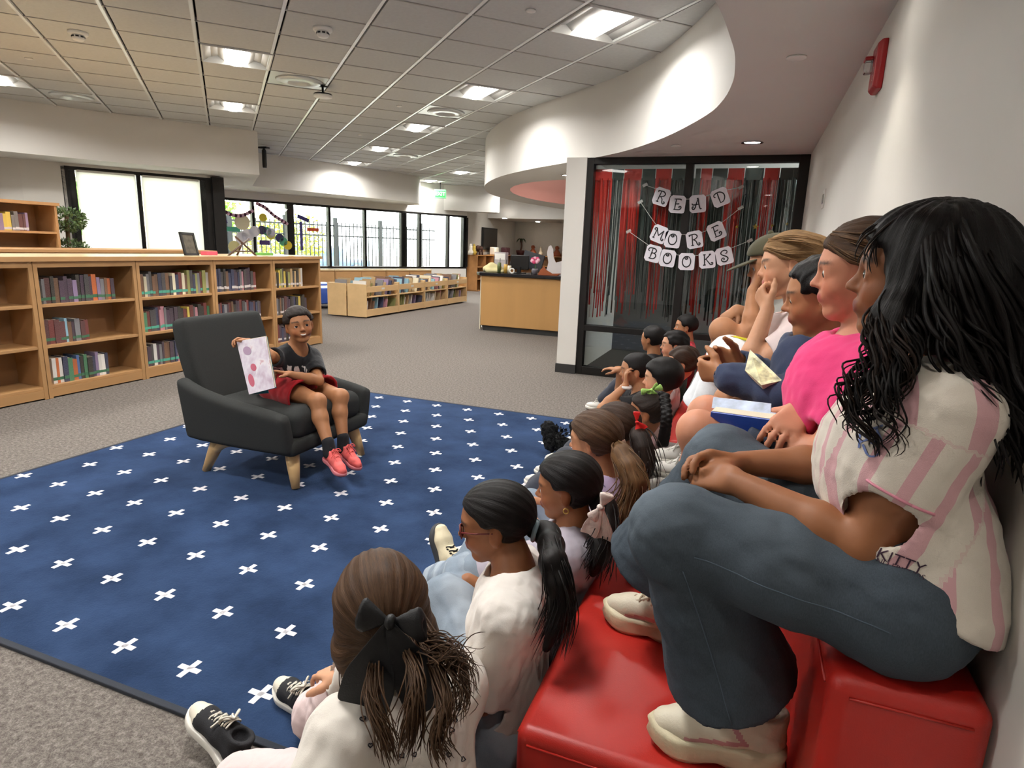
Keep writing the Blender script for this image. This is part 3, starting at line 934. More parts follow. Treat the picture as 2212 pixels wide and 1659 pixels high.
ORD = ['first', 'second', 'third', 'fourth', 'fifth', 'sixth', 'seventh', 'eighth', 'ninth', 'tenth', 'eleventh', 'twelfth', 'thirteenth', 'fourteenth', 'fifteenth', 'sixteenth', 'seventeenth', 'eighteenth', 'nineteenth', 'twentieth', 'twenty-first', 'twenty-second', 'twenty-third', 'twenty-fourth', 'twenty-fifth', 'twenty-sixth', 'twenty-seventh', 'twenty-eighth', 'twenty-ninth', 'thirtieth']


def book(loc, rz_, dims, colname, label, group, lean=0., band=None, bandz=(.12, .24), tip=0.):
    o = bpy.data.objects.new('book', book_me); COL.objects.link(o); o.location = loc; o.scale = dims
    o.rotation_mode = 'ZXY'; o.rotation_euler = (lean, tip, rz_); c = srgb(PAL[colname]); j = random.uniform(.8, 1.25)
    o.color = (*[min(1, x * j) for x in c], 1); ORI[o.name] = np.array(loc, float)
    tag(o, label, 'book', group)
    if band:
        l = bpy.data.objects.new('spine_label', spine_me); COL.objects.link(l); l.parent = o; l.location = (0, 0, bandz[0] if dims[2] > .2 else bandz[0] * 1.1); l.scale = (1, 1, bandz[1] - bandz[0]); l.color = (*srgb(band), 1)
    return o


def shelf_of_books(x, y0, y1, z, where, cols, band, hmean=.22, dep=.15, thick=(.022, .045), face=0., group=None, gap=0., bandz=(.12, .24), jump=.012):
    """a run of upright books whose spines face +x (turned by face), from y0 to y1"""
    y = y0; i = 0
    while y < y1 and i < 30:
        th = random.uniform(*thick); h = hmean * random.uniform(.86, 1.1); d = dep * random.uniform(.85, 1.1); cn = random.choice(cols)
        book((x - d / 2 + random.uniform(-jump, 0), y + th / 2, z), face, (d, th * .96, h), cn, '%s book, %s from left, %s' % (cn, ORD[i], where), group or 'books on the ' + where, band=band if random.random() < .92 else None, lean=random.uniform(-.015, .015), bandz=bandz)
        y += th + (random.random() < gap) * .01; i += 1


# ------------------------------------------------------------------ long oak bookcase
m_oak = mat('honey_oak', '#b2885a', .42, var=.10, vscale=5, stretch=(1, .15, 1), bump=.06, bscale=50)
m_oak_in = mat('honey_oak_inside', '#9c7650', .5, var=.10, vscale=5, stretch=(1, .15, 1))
m_laminate = mat('pale_counter_top', '#d9c39a', .22, var=.05)
XF = -5.24; DV = [1.49, 2.365, 3.24, 4.12, 5.0, 5.87, 6.735]; HB = 1.15; DP = .33
bayname = ['', '', 'widest bookcase bay', 'bay left of armchair', 'bay above armchair', 'end bookcase bay']
SH = [.105, .435, .765]
for i in range(6):
    y0, y1 = DV[i], DV[i + 1]
    bc = thing('bookcase', ['oak bookcase unit running out of the left of the frame', 'oak bookcase unit with empty shelves at the left edge', 'oak bookcase unit, second from left, with three part-filled shelves', 'oak bookcase unit directly left of the armchair', 'oak bookcase unit just above the armchair back', 'oak bookcase unit at the right end of the row'][i], 'bookcase', (XF, (y0 + y1) / 2, 0), 'oak bookcase units')
    for yy in (y0 + .002, y1 - .024):
        b = MB(); b.box(XF - DP, XF - .004, yy, yy + .022, 0, HB - .045); b.build('side_panel', m_oak, bc)
    for yy in (y0 + .002, y1 - .034):
        b = MB(); b.box(XF - .02, XF, yy, yy + .032, 0, HB - .045); b.build('face_stile', m_oak, bc, bevel=.002)
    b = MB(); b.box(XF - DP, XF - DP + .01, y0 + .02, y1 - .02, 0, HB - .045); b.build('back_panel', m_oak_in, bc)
    for z_ in SH:
        b = MB(); b.box(XF - DP + .01, XF - .006, y0 + .024, y1 - .024, z_ - .024, z_); b.build('shelf', m_oak, bc, bevel=.002)
    b = MB(); b.box(XF - .02, XF, y0 + .034, y1 - .034, HB - .095, HB - .045); b.build('top_rail', m_oak, bc)
    b = MB(); b.box(XF - .022, XF - .002, y0 + .034, y1 - .034, .012, SH[0] - .024); b.build('kick_board', m_oak, bc)
top = thing('laminate_worktop', 'long pale laminate top lying on the oak bookcases', 'counter top', (XF, 4.1, HB - .045))
b = MB(); b.box(XF - .78, XF + .015, DV[0], DV[-1] + .012, HB - .045, HB - .012); b.build('slab', m_laminate, top, bevel=.003)
b = MB(); b.box(XF + .0155, XF + .026, DV[0], DV[-1] + .012, HB - .047, HB - .010); b.build('edge_band', m_oak, top)
# rear unit that carries the same top
bc = thing('bookcase', 'rear oak bookcase unit standing back to back with the long row', 'bookcase', (XF - .56, 4.1, 0), 'oak bookcase units')
b = MB(); b.box(XF - .78, XF - .38, DV[0], DV[-1], .0, HB - .046); b.build('body', m_oak, bc)
b = MB(); b.box(XF - .79, XF - .781, DV[0], DV[-1], .08, HB - .12); b.build('back_panel', m_oak_in, bc)
# second row farther back
bc = thing('bookcase', 'second low oak bookcase row behind the long one', 'bookcase', (-6.45, 4.0, 0), 'oak bookcase units')
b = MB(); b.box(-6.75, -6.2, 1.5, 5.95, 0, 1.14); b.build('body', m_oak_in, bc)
b = MB(); b.box(-6.77, -6.18, 1.48, 5.97, 1.141, 1.17); b.build('top_board', m_oak, bc)

darks = ['dark purple', 'black', 'dark red', 'maroon', 'navy', 'brown', 'dark grey', 'dark purple', 'grey', 'black']
GB, TB, WB = '#1d6b4a', '#3aa890', '#cfc9c8'
x_ = XF - .045
w2 = bayname[2]; w3 = bayname[3]; w4 = bayname[4]; w5 = bayname[5]
top_, mid_, bot_ = 'top shelf, ', 'middle shelf, ', 'bottom shelf, '
shelf_of_books(x_, 3.29, 3.92, SH[2], top_ + w2, darks + ['lilac', 'orange'], GB, .205)
shelf_of_books(x_, 3.30, 3.66, SH[1], mid_ + w2, darks + ['light blue', 'white', 'teal', 'dark red'], GB, .185)
shelf_of_books(x_, 3.32, 3.78, SH[0], bot_ + w2, ['white', 'lilac', 'white', 'black', 'navy', 'blue', 'dark grey', 'orange', 'green', 'navy'], GB, .20)
shelf_of_books(x_, 4.16, 4.95, SH[2], top_ + w3, ['lilac', 'cream', 'dark red', 'brown', 'white', 'olive', 'olive', 'navy', 'dark grey', 'grey'], TB, .215)
shelf_of_books(x_, 4.16, 4.95, SH[1], mid_ + w3, darks + ['yellow', 'light blue', 'dark red', 'navy', 'pink', 'green'], TB, .21)
shelf_of_books(x_, 4.16, 4.90, SH[0], bot_ + w3, darks + ['yellow', 'blue', 'pink', 'white', 'dark red'], TB, .205)
shelf_of_books(x_, 5.04, 5.62, SH[2], top_ + w4, darks + ['dark purple', 'maroon', 'pink'], WB, .225)
shelf_of_books(x_, 5.04, 5.68, SH[1], mid_ + w4, darks + ['dark red', 'navy'], WB, .21)
shelf_of_books(x_, 5.92, 6.42, SH[2], top_ + w5, ['yellow', 'olive', 'dark red', 'tan', 'black', 'dark grey', 'white'], WB, .21)
shelf_of_books(x_, 5.92, 6.5, SH[1], mid_ + w5, darks + ['yellow', 'maroon'], WB, .21)
shelf_of_books(x_, 5.92, 6.5, SH[0], bot_ + w5, darks, WB, .20)

# tall bookcase farther left
tb = thing('bookcase', 'taller oak bookcase standing behind at the far left', 'bookcase', (-6.95, 3.9, 0), 'oak bookcase units')
TX, TY0, TY1, TH = -6.78, 3.35, 4.5, 1.62
for yy in (TY0, TY1 - .025): b = MB(); b.box(TX - .32, TX, yy, yy + .025, 0, TH - .03); b.build('side_panel', m_oak, tb)
b = MB(); b.box(TX - .34, TX + .02, TY0 - .02, TY1 + .02, TH - .03, TH); b.build('top_board', m_oak, tb)
b = MB(); b.box(TX - .32, TX - .31, TY0, TY1, 0, TH - .03); b.build('back_panel', m_oak_in, tb)
for z_ in (.1, .42, .74, 1.06, 1.33): b = MB(); b.box(TX - .31, TX - .004, TY0 + .025, TY1 - .025, z_ - .022, z_); b.build('shelf', m_oak, tb)
shelf_of_books(TX - .05, 3.75, 4.22, 1.33, 'upper shelf, tall left bookcase', ['lilac', 'light blue', 'yellow', 'dark red', 'pink', 'maroon', 'grey', 'white'], '#d8d2d6', .17, bandz=(.05, .18))
shelf_of_books(TX - .05, 3.6, 3.95, 1.06, 'second shelf, tall left bookcase', darks, None, .12)

# ------------------------------------------------------------------ low maple browser bins
m_maple = mat('pale_maple', '#dcb987', .42, var=.07, vscale=5, stretch=(1, .2, 1))
BX, BD = -6.21, .36
pB = atz(791.7, 688.3); BX = pB[0]; BY0 = pB[1]; BYE = 13.45
ys = [BY0] + [atx(px_, py_, BX)[1] for px_, py_ in ((861.8, 640), (917.9, 640), (966.9, 630), (1009, 620))]
BYE = ys[-1]; HBn = .60
for side, x1 in ((0, BX), (1, BX - .43)):
    for i in range(4):
        y0, y1 = ys[i] + .004, ys[i + 1] - .004; x0 = x1 - .40
        un = thing('browser_bin', '%s pale maple book browser bin, %s row' % (['nearest', 'second', 'third', 'farthest'][i], ['front', 'rear'][side]), 'book bin', ((x0 + x1) / 2, (y0 + y1) / 2, 0), 'maple browser bins')
        for yy in (y0, y1 - .02): b = MB(); b.box(x0, x1, yy, yy + .02, .02, HBn); b.build('side_panel', m_maple, un, bevel=.002)
        b = MB(); b.box(x0, x0 + .012, y0 + .02, y1 - .02, .02, HBn); b.build('back_panel', m_maple, un)
        for z_ in (.06, .36): b = MB(); b.box(x0 + .012, x1 - .02, y0 + .02, y1 - .02, z_, z_ + .018); b.build('shelf', m_maple, un)
        for z0, z1 in ((.03, .155), (.455, .56)): b = MB(); b.box(x1 - .02, x1 - .002, y0 + .02, y1 - .02, z0, z1); b.build('front_lip', m_maple, un, bevel=.002)
        b = MB(); b.box(x1 - .0018, x1 - .0005, (y0 + y1) / 2 - .05, (y0 + y1) / 2 + .05, .49, .525); b.build('label_holder', m_white, un)
        pal = ['light blue', 'grey', 'cream', 'tan', 'white', 'olive', 'pink', 'lilac', 'navy', 'brown', 'grey', 'light blue', 'white', 'tan']
        for lev, (zb, hh_) in enumerate(((.38, .27), (.08, .24))):
            if side == 1 and lev == 1: continue
            y = y0 + .05 if not (i == 0 and lev == 1) else y0 + .03; k = 0
            while y < y1 - .07 and k < 14:
                h = hh_ * random.uniform(.85, 1.15); cn = random.choice(pal); th = random.uniform(.02, .035)
                ln = random.uniform(.12, .34)
                book((x1 - .2 + random.uniform(-.05, .05), y, zb), 0, (random.uniform(.2, .28), th, h), cn, '%s picture book, %s from near end, %s, %s %s bin' % (cn, ORD[k], ['top tray', 'lower tray'][lev], ['nearest', 'second', 'third', 'farthest'][i], ['front', 'rear'][side]), 'picture books in the browser bins', lean=-ln)
                y += (random.uniform(.07, .13) if side == 0 else random.uniform(.1, .2)) if lev == 0 else random.uniform(.08, .17); k += 1

# ------------------------------------------------------------------ circulation desk
dk = thing('service_desk', 'curved-end oak service desk with a black counter top', 'desk', (-2.9, 9.5, 0))
DY = 9.2; DXL = -4.04
m_deskp = mat('desk_oak_panel', '#b48953', .45, var=.06, vscale=4, stretch=(1, 1, .1))
poly = [(DXL, DY), (-1.95, DY - .02), (-1.95, DY + .75), (DXL, DY + .75)]
b = MB(); b.prism([(DXL, DY), (-1.95, DY), (-1.95, DY + .7), (DXL, DY + .7)], .085, .88); b.build('front_panel', m_deskp, dk, bevel=.006)
b = MB(); b.prism([(DXL + .03, DY + .04), (-1.95, DY + .04), (-1.95, DY + .7), (DXL + .03, DY + .7)], 0, .085); b.build('kick_plate', m_base, dk)
ct = [(DXL - .02, DY - .04), (-1.95, DY - .04), (-1.95, DY + .78), (DXL + .1, DY + .78), (DXL - .12, DY + .6), (DXL - .16, DY + .35), (DXL - .12, DY + .08)]
b = MB(); b.prism(ct, .882, .93); b.build('counter_top', mat('black_counter', '#17171b', .25), dk, bevel=.006)
b = MB(); b.box(DXL - .012, DXL, DY - .003, DY + .03, .02, .88); b.build('corner_post', mat('cream_edge', '#d8cdb4', .5), dk)
b = MB(); b.tube([(DXL + .02, DY + .02, 0), (DXL + .02, DY + .02, .09)], .012, 10); b.build('leg', m_chrome, dk, True)
# ------------------------------------------------------------------ people
def skin_mat(name, col, lip):
    if name in MATS: return MATS[name]
    m = bpy.data.materials.new(name); m.use_nodes = True; t = NT(m); b = t.b
    c = srgb(col); v = t.coords()
    f = t.noise(v, 22, 4)
    base = t.ramp(f, [(.25, tuple(x * .9 for x in c)), (.75, tuple(min(1, x * 1.06) for x in c))])
    base = t.mix(t.attr('flush').outputs['Fac'], base, tuple((c[0] * 1.02, c[1] * .72, c[2] * .68)))
    base = t.mix(t.attr('lip').outputs['Fac'], base, srgb(lip))
    base = t.mix(t.attr('brow').outputs['Fac'], base, (.012, .008, .006))
    t.link(base, b.inputs['Base Color'])
    b.inputs['Roughness'].default_value = .52; b.inputs['Specular IOR Level'].default_value = .35
    t.bump(t.noise(v, 240, 2), .08, .001)
    MATS[name] = m; return m


def hair_mat(name, dark, light, gloss=.38):
    """strands run along the 'flow' attribute's second axis; the first counts strands"""
    if name in MATS: return MATS[name]
    m = bpy.data.materials.new(name); m.use_nodes = True; t = NT(m); b = t.b
    a = t.attr('flow').outputs['Vector']
    mp = t.new('Mapping'); mp.inputs['Scale'].default_value = (1, .045, .35); t.link(a, mp.inputs[0])
    n1 = t.noise(mp.outputs[0], 260, 3, .6); n2 = t.noise(mp.outputs[0], 60, 2, .5)
    f = t.math('ADD', t.math('MULTIPLY', n1, .55), t.math('MULTIPLY', n2, .45))
    t.link(t.ramp(f, [(.33, srgb(dark)), (.72, srgb(light))]), b.inputs['Base Color'])
    b.inputs['Roughness'].default_value = gloss + .1; b.inputs['Specular IOR Level'].default_value = .22
    b.inputs['Anisotropic'].default_value = .4
    t.bump(f, .55, .004)
    MATS[name] = m; return m


def cloth_mat(name, col='#888888', rough=.85, weave=900., fold=.0, var=.06, sheen=.15, pattern=None):
    if name in MATS: return MATS[name]
    m = bpy.data.materials.new(name); m.use_nodes = True; t = NT(m); b = t.b
    c = srgb(col); v = t.coords()
    base = t.ramp(t.noise(v, 9, 4), [(.25, tuple(x * (1 - var) for x in c)), (.75, tuple(min(1, x * (1 + var)) for x in c))])
    if pattern is not None: base = pattern(t, v, base)
    t.link(base, b.inputs['Base Color'])
    b.inputs['Roughness'].default_value = rough; b.inputs['Specular IOR Level'].default_value = .2; b.inputs['Sheen Weight'].default_value = sheen
    h = t.math('ADD', t.math('MULTIPLY', t.noise(v, weave, 1), .35), t.noise(v, 38, 3))
    t.bump(h, .28, .006)
    MATS[name] = m; return m


def denim_mat(name, col, fade):
    if name in MATS: return MATS[name]
    m = bpy.data.materials.new(name); m.use_nodes = True; t = NT(m); b = t.b
    v = t.coords(); c = srgb(col); fd = srgb(fade)
    n = t.noise(v, 7, 4, .6); w = t.attr('worn').outputs['Fac']
    base = t.mix(t.math('MULTIPLY', w, .75), t.ramp(n, [(.3, tuple(x * .82 for x in c)), (.7, tuple(min(1, x * 1.15) for x in c))]), fd)
    tw = t.noise(t.coords((1, 1, .25)), 700, 2)
    base = t.mix(t.math('MULTIPLY', tw, .35), base, fd)
    t.link(base, b.inputs['Base Color']); b.inputs['Roughness'].default_value = .9; b.inputs['Specular IOR Level'].default_value = .15
    t.bump(t.math('ADD', t.math('MULTIPLY', tw, .3), t.noise(v, 30, 3)), .3, .005)
    MATS[name] = m; return m


def head_frame(az, pitch=0., roll=0.):
    a, p, r = R(az), R(pitch), R(roll)
    f = v3(math.cos(a) * math.cos(p), math.sin(a) * math.cos(p), math.sin(p))
    l = unit(np.cross([0, 0, 1.], f)); u = np.cross(f, l)
    l2 = math.cos(r) * l + math.sin(r) * u; u2 = -math.sin(r) * l + math.cos(r) * u
    return np.stack([f, l2, u2], 1)


def hand(S, wrist, x, n, thumb, L=.145, curl=(.35, .5, .35), spread=.05, tk=.7, k=.006, thumbcurl=.4):
    """x: towards the fingertips, n: where the palm faces, thumb: side of the thumb"""
    x = unit(x); n = perp(n, x); y = unit(np.cross(n, x)); y = y if y @ np.asarray(thumb) > 0 else -y
    q = L / .145; w = v3(wrist)
    offs = (.026, .0085, -.0085, -.024); lens = (.058, .066, .061, .048); kx = (.069, .073, .070, .063)
    r0 = .0082 * q
    for i in range(4):
        kn = w + x * kx[i] * q + y * offs[i] * q
        S.cone(w + x * .008 * q + y * offs[i] * .55 * q, kn, .0125 * q, .0105 * q, k=.012, flat=(n, .85))
        c = curl[i] if isinstance(curl[0], (tuple, list)) else curl
        p = kn; ang = 0.
        sp = (1.5 - i) * spread
        for j, fr in enumerate((.44, .31, .25)):
            ang += c[j]
            d = unit((x + y * sp) * math.cos(ang) + n * math.sin(ang))
            p2 = p + d * lens[i] * fr * q
            S.cone(p, p2, r0 * (1.02 - .09 * j), r0 * (.95 - .1 * j), k=.0035)
            p = p2
    t0 = w + x * .014 * q + y * .018 * q + n * .006 * q
    d1 = unit(x * .62 + y * tk + n * .32); t1 = t0 + d1 * .036 * q
    d2 = unit(d1 + x * thumbcurl + n * thumbcurl * .4 - y * .2); t2 = t1 + d2 * .026 * q
    d3 = unit(d2 + x * thumbcurl * .4); t3 = t2 + d3 * .021 * q
    S.chain([t0, t1, t2, t3], [.0125 * q, .0108 * q, .0092 * q, .0078 * q], k=.008)


HEADS = {}


def head_ops(S, c, M, hh, fem=True, smile=0., nose=1., mouth_open=0.):
    w = lambda *p: c + M @ (v3(*p) * hh)
    ax = lambda *r: tuple(x * hh for x in r)
    e = lambda p, r, k=.05, mode='u', rot=None: S.ell(w(*p), ax(*r), M if rot is None else M @ rot, k * hh, mode)
    cn = lambda a, b, ra, rb, k=.05, mode='u': S.cone(w(*a), w(*b), ra * hh, rb * hh, k * hh, mode)
    e((-.06, 0, .13), (.45, .355, .37))
    e((.10, 0, -.10), (.27, .285, .37), .1)
    for sy in (-1, 1):
        cn((-.04, .24 * sy, -.16), (.20, .075 * sy, -.405), .085, .07, .1)
        e((.215, .155 * sy, -.15), (.13, .115, .12), .1)              # cheek
        if smile: e((.285, .155 * sy, -.17), (.06 * smile, .07, .06), .07)
    e((.255, 0, -.41), (.085, .1, .075), .09)                         # chin
    e((.30, 0, .07), (.075, .215, .05), .12)                          # brow
    for sy in (-1, 1):
        e((.385, .145 * sy, -.005), (.075, .085, .05), .06, 's')       # eye sockets
        e((.302, .145 * sy, -.005), (.078, .088, .07), .02)            # lids
        e((.39, .15 * sy, -.008), (.05, .066, .021), .012, 's')        # eye opening
    cn((.355, 0, .03), (.445 * (.96 + .04 * nose), 0, -.115), .028, .043, .045)
    for sy in (-1, 1): e((.405, .043 * sy, -.135), (.042, .03, .028), .03)
    e((.435, 0, -.165), (.03, .05, .015), .02, 's')
    e((.325, 0, -.255), (.07, .12, .075), .06)                         # muzzle
    mw = .1 + .03 * smile
    cn((.383, -.04, -.232), (.383, .04, -.232), .022, .022, .018); cn((.36, -mw, -.247 + .05 * smile), (.385, -.02, -.236), .012, .02, .02); cn((.36, mw, -.247 + .05 * smile), (.385, .02, -.236), .012, .02, .02)
    cn((.37, -.05, -.282), (.37, .05, -.282), .026, .026, .02)
    cn((.40, -mw, -.257 + .055 * smile), (.415, 0, -.258), .008, .009, .012, 's'); cn((.40, mw, -.257 + .055 * smile), (.415, 0, -.258), .008, .009, .012, 's')
    for sy in (-1, 1):                                                 # ears
        er = np.array(Matrix.Rotation(.35 * sy, 3, 'Z') @ Matrix.Rotation(-.2, 3, 'Y'))
        e((-.045, .355 * sy, -.03), (.088, .036, .135), .03, 'u', er)
        e((-.02, .40 * sy, -.01), (.045, .028, .085), .02, 's', er)
        e((-.04, .36 * sy, -.145), (.04, .03, .045), .03)


def face_attrs(V, c, M, hh, browz=.105, lips=1.):
    q = (V - c) @ M / hh
    ss = lambda x, a, b: np.clip((x - a) / (b - a), 0, 1)
    y = np.abs(q[:, 1])
    lip = ss(q[:, 0], .33, .37) * (1 - ss(y, .085, .125)) * (1 - ss(np.abs(q[:, 2] + .258), .032, .055)) * lips
    zc = browz - .12 * (y - .14) ** 2 * 4 - .02 * (y < .08)
    brow = ss(q[:, 0], .18, .25) * (1 - ss(np.abs(q[:, 2] - zc), .012, .03)) * ss(y, .04, .07) * (1 - ss(y, .23, .27))
    fl = ss(q[:, 0], .05, .25) * np.exp(-((y - .19) / .11) ** 2 - ((q[:, 2] + .15) / .12) ** 2) * .6
    fl += np.exp(-((q[:, 0] - .44) / .05) ** 2 - (y / .06) ** 2 - ((q[:, 2] + .12) / .06) ** 2) * .4
    fl += np.exp(-((y - .37) / .04) ** 2 - ((q[:, 0] + .03) / .1) ** 2 - ((q[:, 2] + .03) / .15) ** 2) * .4
    out_ = np.linalg.norm(q, axis=1) > .75
    for a in (lip, brow, fl): a[out_] = 0
    return dict(lip=lip, brow=brow * .85, flush=np.clip(fl, 0, 1))


def eye_mat(iris):
    nm = 'eye_' + iris
    if nm in MATS: return MATS[nm]
    m = bpy.data.materials.new(nm); m.use_nodes = True; t = NT(m)
    f = t.attr('gaze').outputs['Fac']
    t.link(t.ramp(f, [(0, (.75, .72, .68)), (.80, (.75, .72, .68)), (.83, srgb(iris)), (.945, srgb(iris)), (.955, (.004, .004, .004)), (1, (.004, .004, .004))]), t.b.inputs['Base Color'])
    t.b.inputs['Roughness'].default_value = .08
    MATS[nm] = m; return m


def eyes(parent, c, M, hh, iris='#2a1608', look=(1, 0, -.05), lash=True):
    gz = M @ unit(look)
    for sy in (-1, 1):
        ec = c + M @ (v3(.30, .145 * sy, -.004) * hh); r = .073 * hh
        b = MB(); b.ball(ec, r, 16, 12); V = b.V[0]
        o = mesh_obj('eye', V, b.F, eye_mat(iris), parent, True, attrs=dict(gaze=np.clip((unit_rows(V - ec) @ gz), 0, 1)))


def unit_rows(V):
    return V / (np.linalg.norm(V, axis=1)[:, None] + 1e-12)


def _unused_eyelids(S, c, M, hh, drop=.0):
    """upper and lower lid rims around the eye opening"""
    for sy in (-1, 1):
        up, lo_ = [], []
        for t in np.linspace(-1, 1, 7):
            y = .145 * sy + t * .075 * sy; x = .378 - .055 * t * t - (.02 if t > 0 else 0) * t
            up.append(c + M @ (v3(x, y, -.004 + .034 * (1 - t * t) - drop * (1 - t * t)) * hh))
            lo_.append(c + M @ (v3(x - .008, y, -.012 - .03 * (1 - t * t)) * hh))
        S.chain(up, [.013 * hh] * 7, k=.012 * hh); S.chain(lo_, [.011 * hh] * 7, k=.012 * hh)


def shoe(parent, heel, d, up, L, kind, name='shoe', res=None):
    """heel: back of the sole on the ground; d: towards the toe"""
    d = unit(d); up = perp(up, d); y = np.cross(up, d); o = v3(heel)
    P = lambda a, b, c: o + (d * a + y * b + up * c) * L
    res = res or max(.0035, L * .018)
    Sh = thing_part(name, parent)
    chunky = kind['style'] == 'chunky'; hi = kind['style'] == 'boot'
    st = .19 if chunky else (.12 if hi else .09)
    # sole
    out_ = [(-.01, 0), (.02, -.13), (.15, -.165), (.38, -.135), (.6, -.165), (.78, -.185), (.92, -.135), (1.0, -.03), (1.0, .03), (.93, .12), (.78, .18), (.6, .165), (.38, .14), (.15, .165), (.02, .13)]
    pl = smooth_path(out_ + [out_[0]], 40)[:-1]
    b = MB(); rings = []
    prof = [(.93, 0), (1.03, .25), (1.0, .55), (1.03, .8), (.97, 1.0)] if chunky else [(.97, 0), (1.0, .15), (1.0, .9), (.97, 1.0)]
    for f, h in prof:
        ring = []
        for x_, y_ in pl:
            lift = max(0, x_ - .8) ** 2 * (1.3 if chunky else .5)
            arch = (.045 * math.exp(-((x_ - .52) / .09) ** 2)) if chunky and h == 0 else 0
            hs = st * (1 + (.35 * (x_ < .2) * (1 - x_ / .2) if chunky else 0))
            ring.append(P(.5 + (x_ - .5) * f, y_ * f, hs * h + lift + arch))
        rings.append(np.array(ring))
    n = len(pl); F = [(i * n + j, i * n + (j + 1) % n, (i + 1) * n + (j + 1) % n, (i + 1) * n + j) for i in range(len(prof) - 1) for j in range(n)]
    F += [tuple(range(n - 1, -1, -1)), tuple((len(prof) - 1) * n + j for j in range(n))]
    b.add(np.vstack(rings), F); b.build('sole', kind['sole'], Sh, True)
    # upper
    S = Sdf(); z = st * .8
    S.chain([P(.13, 0, z + .12), P(.42, 0, z + .12), P(.72, 0, z + .07), P(.87, 0, z + .055)], [.14 * L, .15 * L, .15 * L, .115 * L], k=.05 * L, flat=(up, .9))
    S.chain([P(.15, 0, z + .08), P(.13, 0, z + (.5 if hi else .32))], [.135 * L, .14 * L], k=.04 * L)
    S.chain([P(.2, 0, z + (.45 if hi else .28)), P(.5, 0, z + .16)], [.125 * L, .11 * L], k=.06 * L)
    S.cut(P(0, 0, z - .005), -up, .004)
    S.cut(P(.12, 0, z + (.52 if hi else .34)), unit(up + d * .12), .01 * L)
    S.cone(P(.15, 0, z + (.6 if hi else .45)), P(.17, 0, z + .3), .105 * L, .095 * L, .02 * L, 's')
    V, F = S.mesh(res); V = relax(V, F, 1)
    q = np.stack([(V - o) @ d, (V - o) @ y, (V - o) @ up], 1) / L
    mi_ = None; up_m = kind['upper'] if isinstance(kind['upper'], list) else [kind['upper']]
    if len(up_m) > 1:
        fc = q[F].mean(1)
        toe = (fc[:, 0] > .80 - .3 * np.maximum(0, fc[:, 2] - .2) - 1.2 * fc[:, 1] ** 2) if kind['style'] == 'canvas' else ((np.abs(fc[:, 2] - (st * .8 + .04 + .16 * (.74 - fc[:, 0]))) < .024) & (fc[:, 0] > .3) & (fc[:, 0] < .74)) | ((np.abs(fc[:, 0] - .3 - .75 * (fc[:, 2] - st * .8 - .11)) < .026) & (fc[:, 2] > st * .8 + .09) & (fc[:, 2] < st * .8 + .24))
        mi_ = toe.astype(int)
    mesh_obj('upper', V, F, up_m, Sh, True, mi=mi_)
    # tongue + laces
    bt = MB(); bl = MB(); nl = kind.get('nl', 5)
    x0, x1 = (.70, .36) if not hi else (.66, .3)
    z0, z1 = z + .2, z + (.56 if hi else .37)
    for i in range(nl):
        f = i / (nl - 1); xa = x0 + (x1 - x0) * f; za = z0 + (z1 - z0) * f + .0
        wd = .055 + .02 * f
        pts = [P(xa, -wd - .02, za - .045), P(xa, -wd, za - .012), P(xa - .02, 0, za + .012), P(xa - .04, wd, za - .008), P(xa - .04, wd + .02, za - .04)]
        bl.tube(smooth_path(pts, 10), .012 * L, 6)
        pts = [P(xa, wd + .02, za - .045), P(xa, wd, za - .012), P(xa - .02, 0, za + .014), P(xa - .04, -wd, za - .008), P(xa - .04, -wd - .02, za - .04)]
        bl.tube(smooth_path(pts, 10), .012 * L, 6)
    for sgn in (-1, 1):
        bl.tube(smooth_path([P(x1 - .02, 0, z1 + .03), P(x1 + .02, sgn * .08, z1 + .07), P(x1 + .07, sgn * .13, z1 + .01), P(x1 + .02, sgn * .05, z1 + .02), P(x1 - .02, 0, z1 + .03)], 16), .013 * L, 6)
        bl.tube(smooth_path([P(x1 - .02, 0, z1 + .03), P(x1 + .08, sgn * .06, z1 - .02), P(x1 + .12, sgn * .16, z1 - .13)], 10), .011 * L, 6)
    bt.obox(P((x0 + x1) / 2 - .02, 0, (z0 + z1) / 2 - .012), unit(P(x1, 0, z1) - P(x0, 0, z0)), y, up, .58 * (x0 - x1) * L, .075 * L, .012 * L)
    bt.build('tongue', kind['tongue'], Sh, False, bevel=.004)
    bl.build('laces', kind['lace'], Sh, True)
    return Sh


def thing_part(name, parent):
    e = bpy.data.objects.new(name, None); e.empty_display_size = .02; link(e, parent); return e


def flow_attr(V, c, M, hh, mode='back', tgt=None):
    """strand coordinates over a head: x counts across strands, y runs along them"""
    q = (V - c) @ M / hh
    if mode == 'back':            # combed from the forehead to a gathering point
        t = v3(-.45, 0, -.05) if tgt is None else v3(tgt)
        a = v3(.35, 0, .35); axis = unit(t - a); ref = unit(np.cross(axis, [0, 1, 0]))
        p = q - t; u = np.cross(axis, ref)
        ang = np.arctan2(p @ ref, p @ u); r = np.linalg.norm(p, axis=1)
        return np.stack([ang * .28, r, q[:, 2] * 0], 1)
    if mode == 'down':            # falling from the crown
        ang = np.arctan2(q[:, 1], q[:, 0] + .1)
        return np.stack([ang * .3, q[:, 2], 0 * ang], 1)
    return q * .6


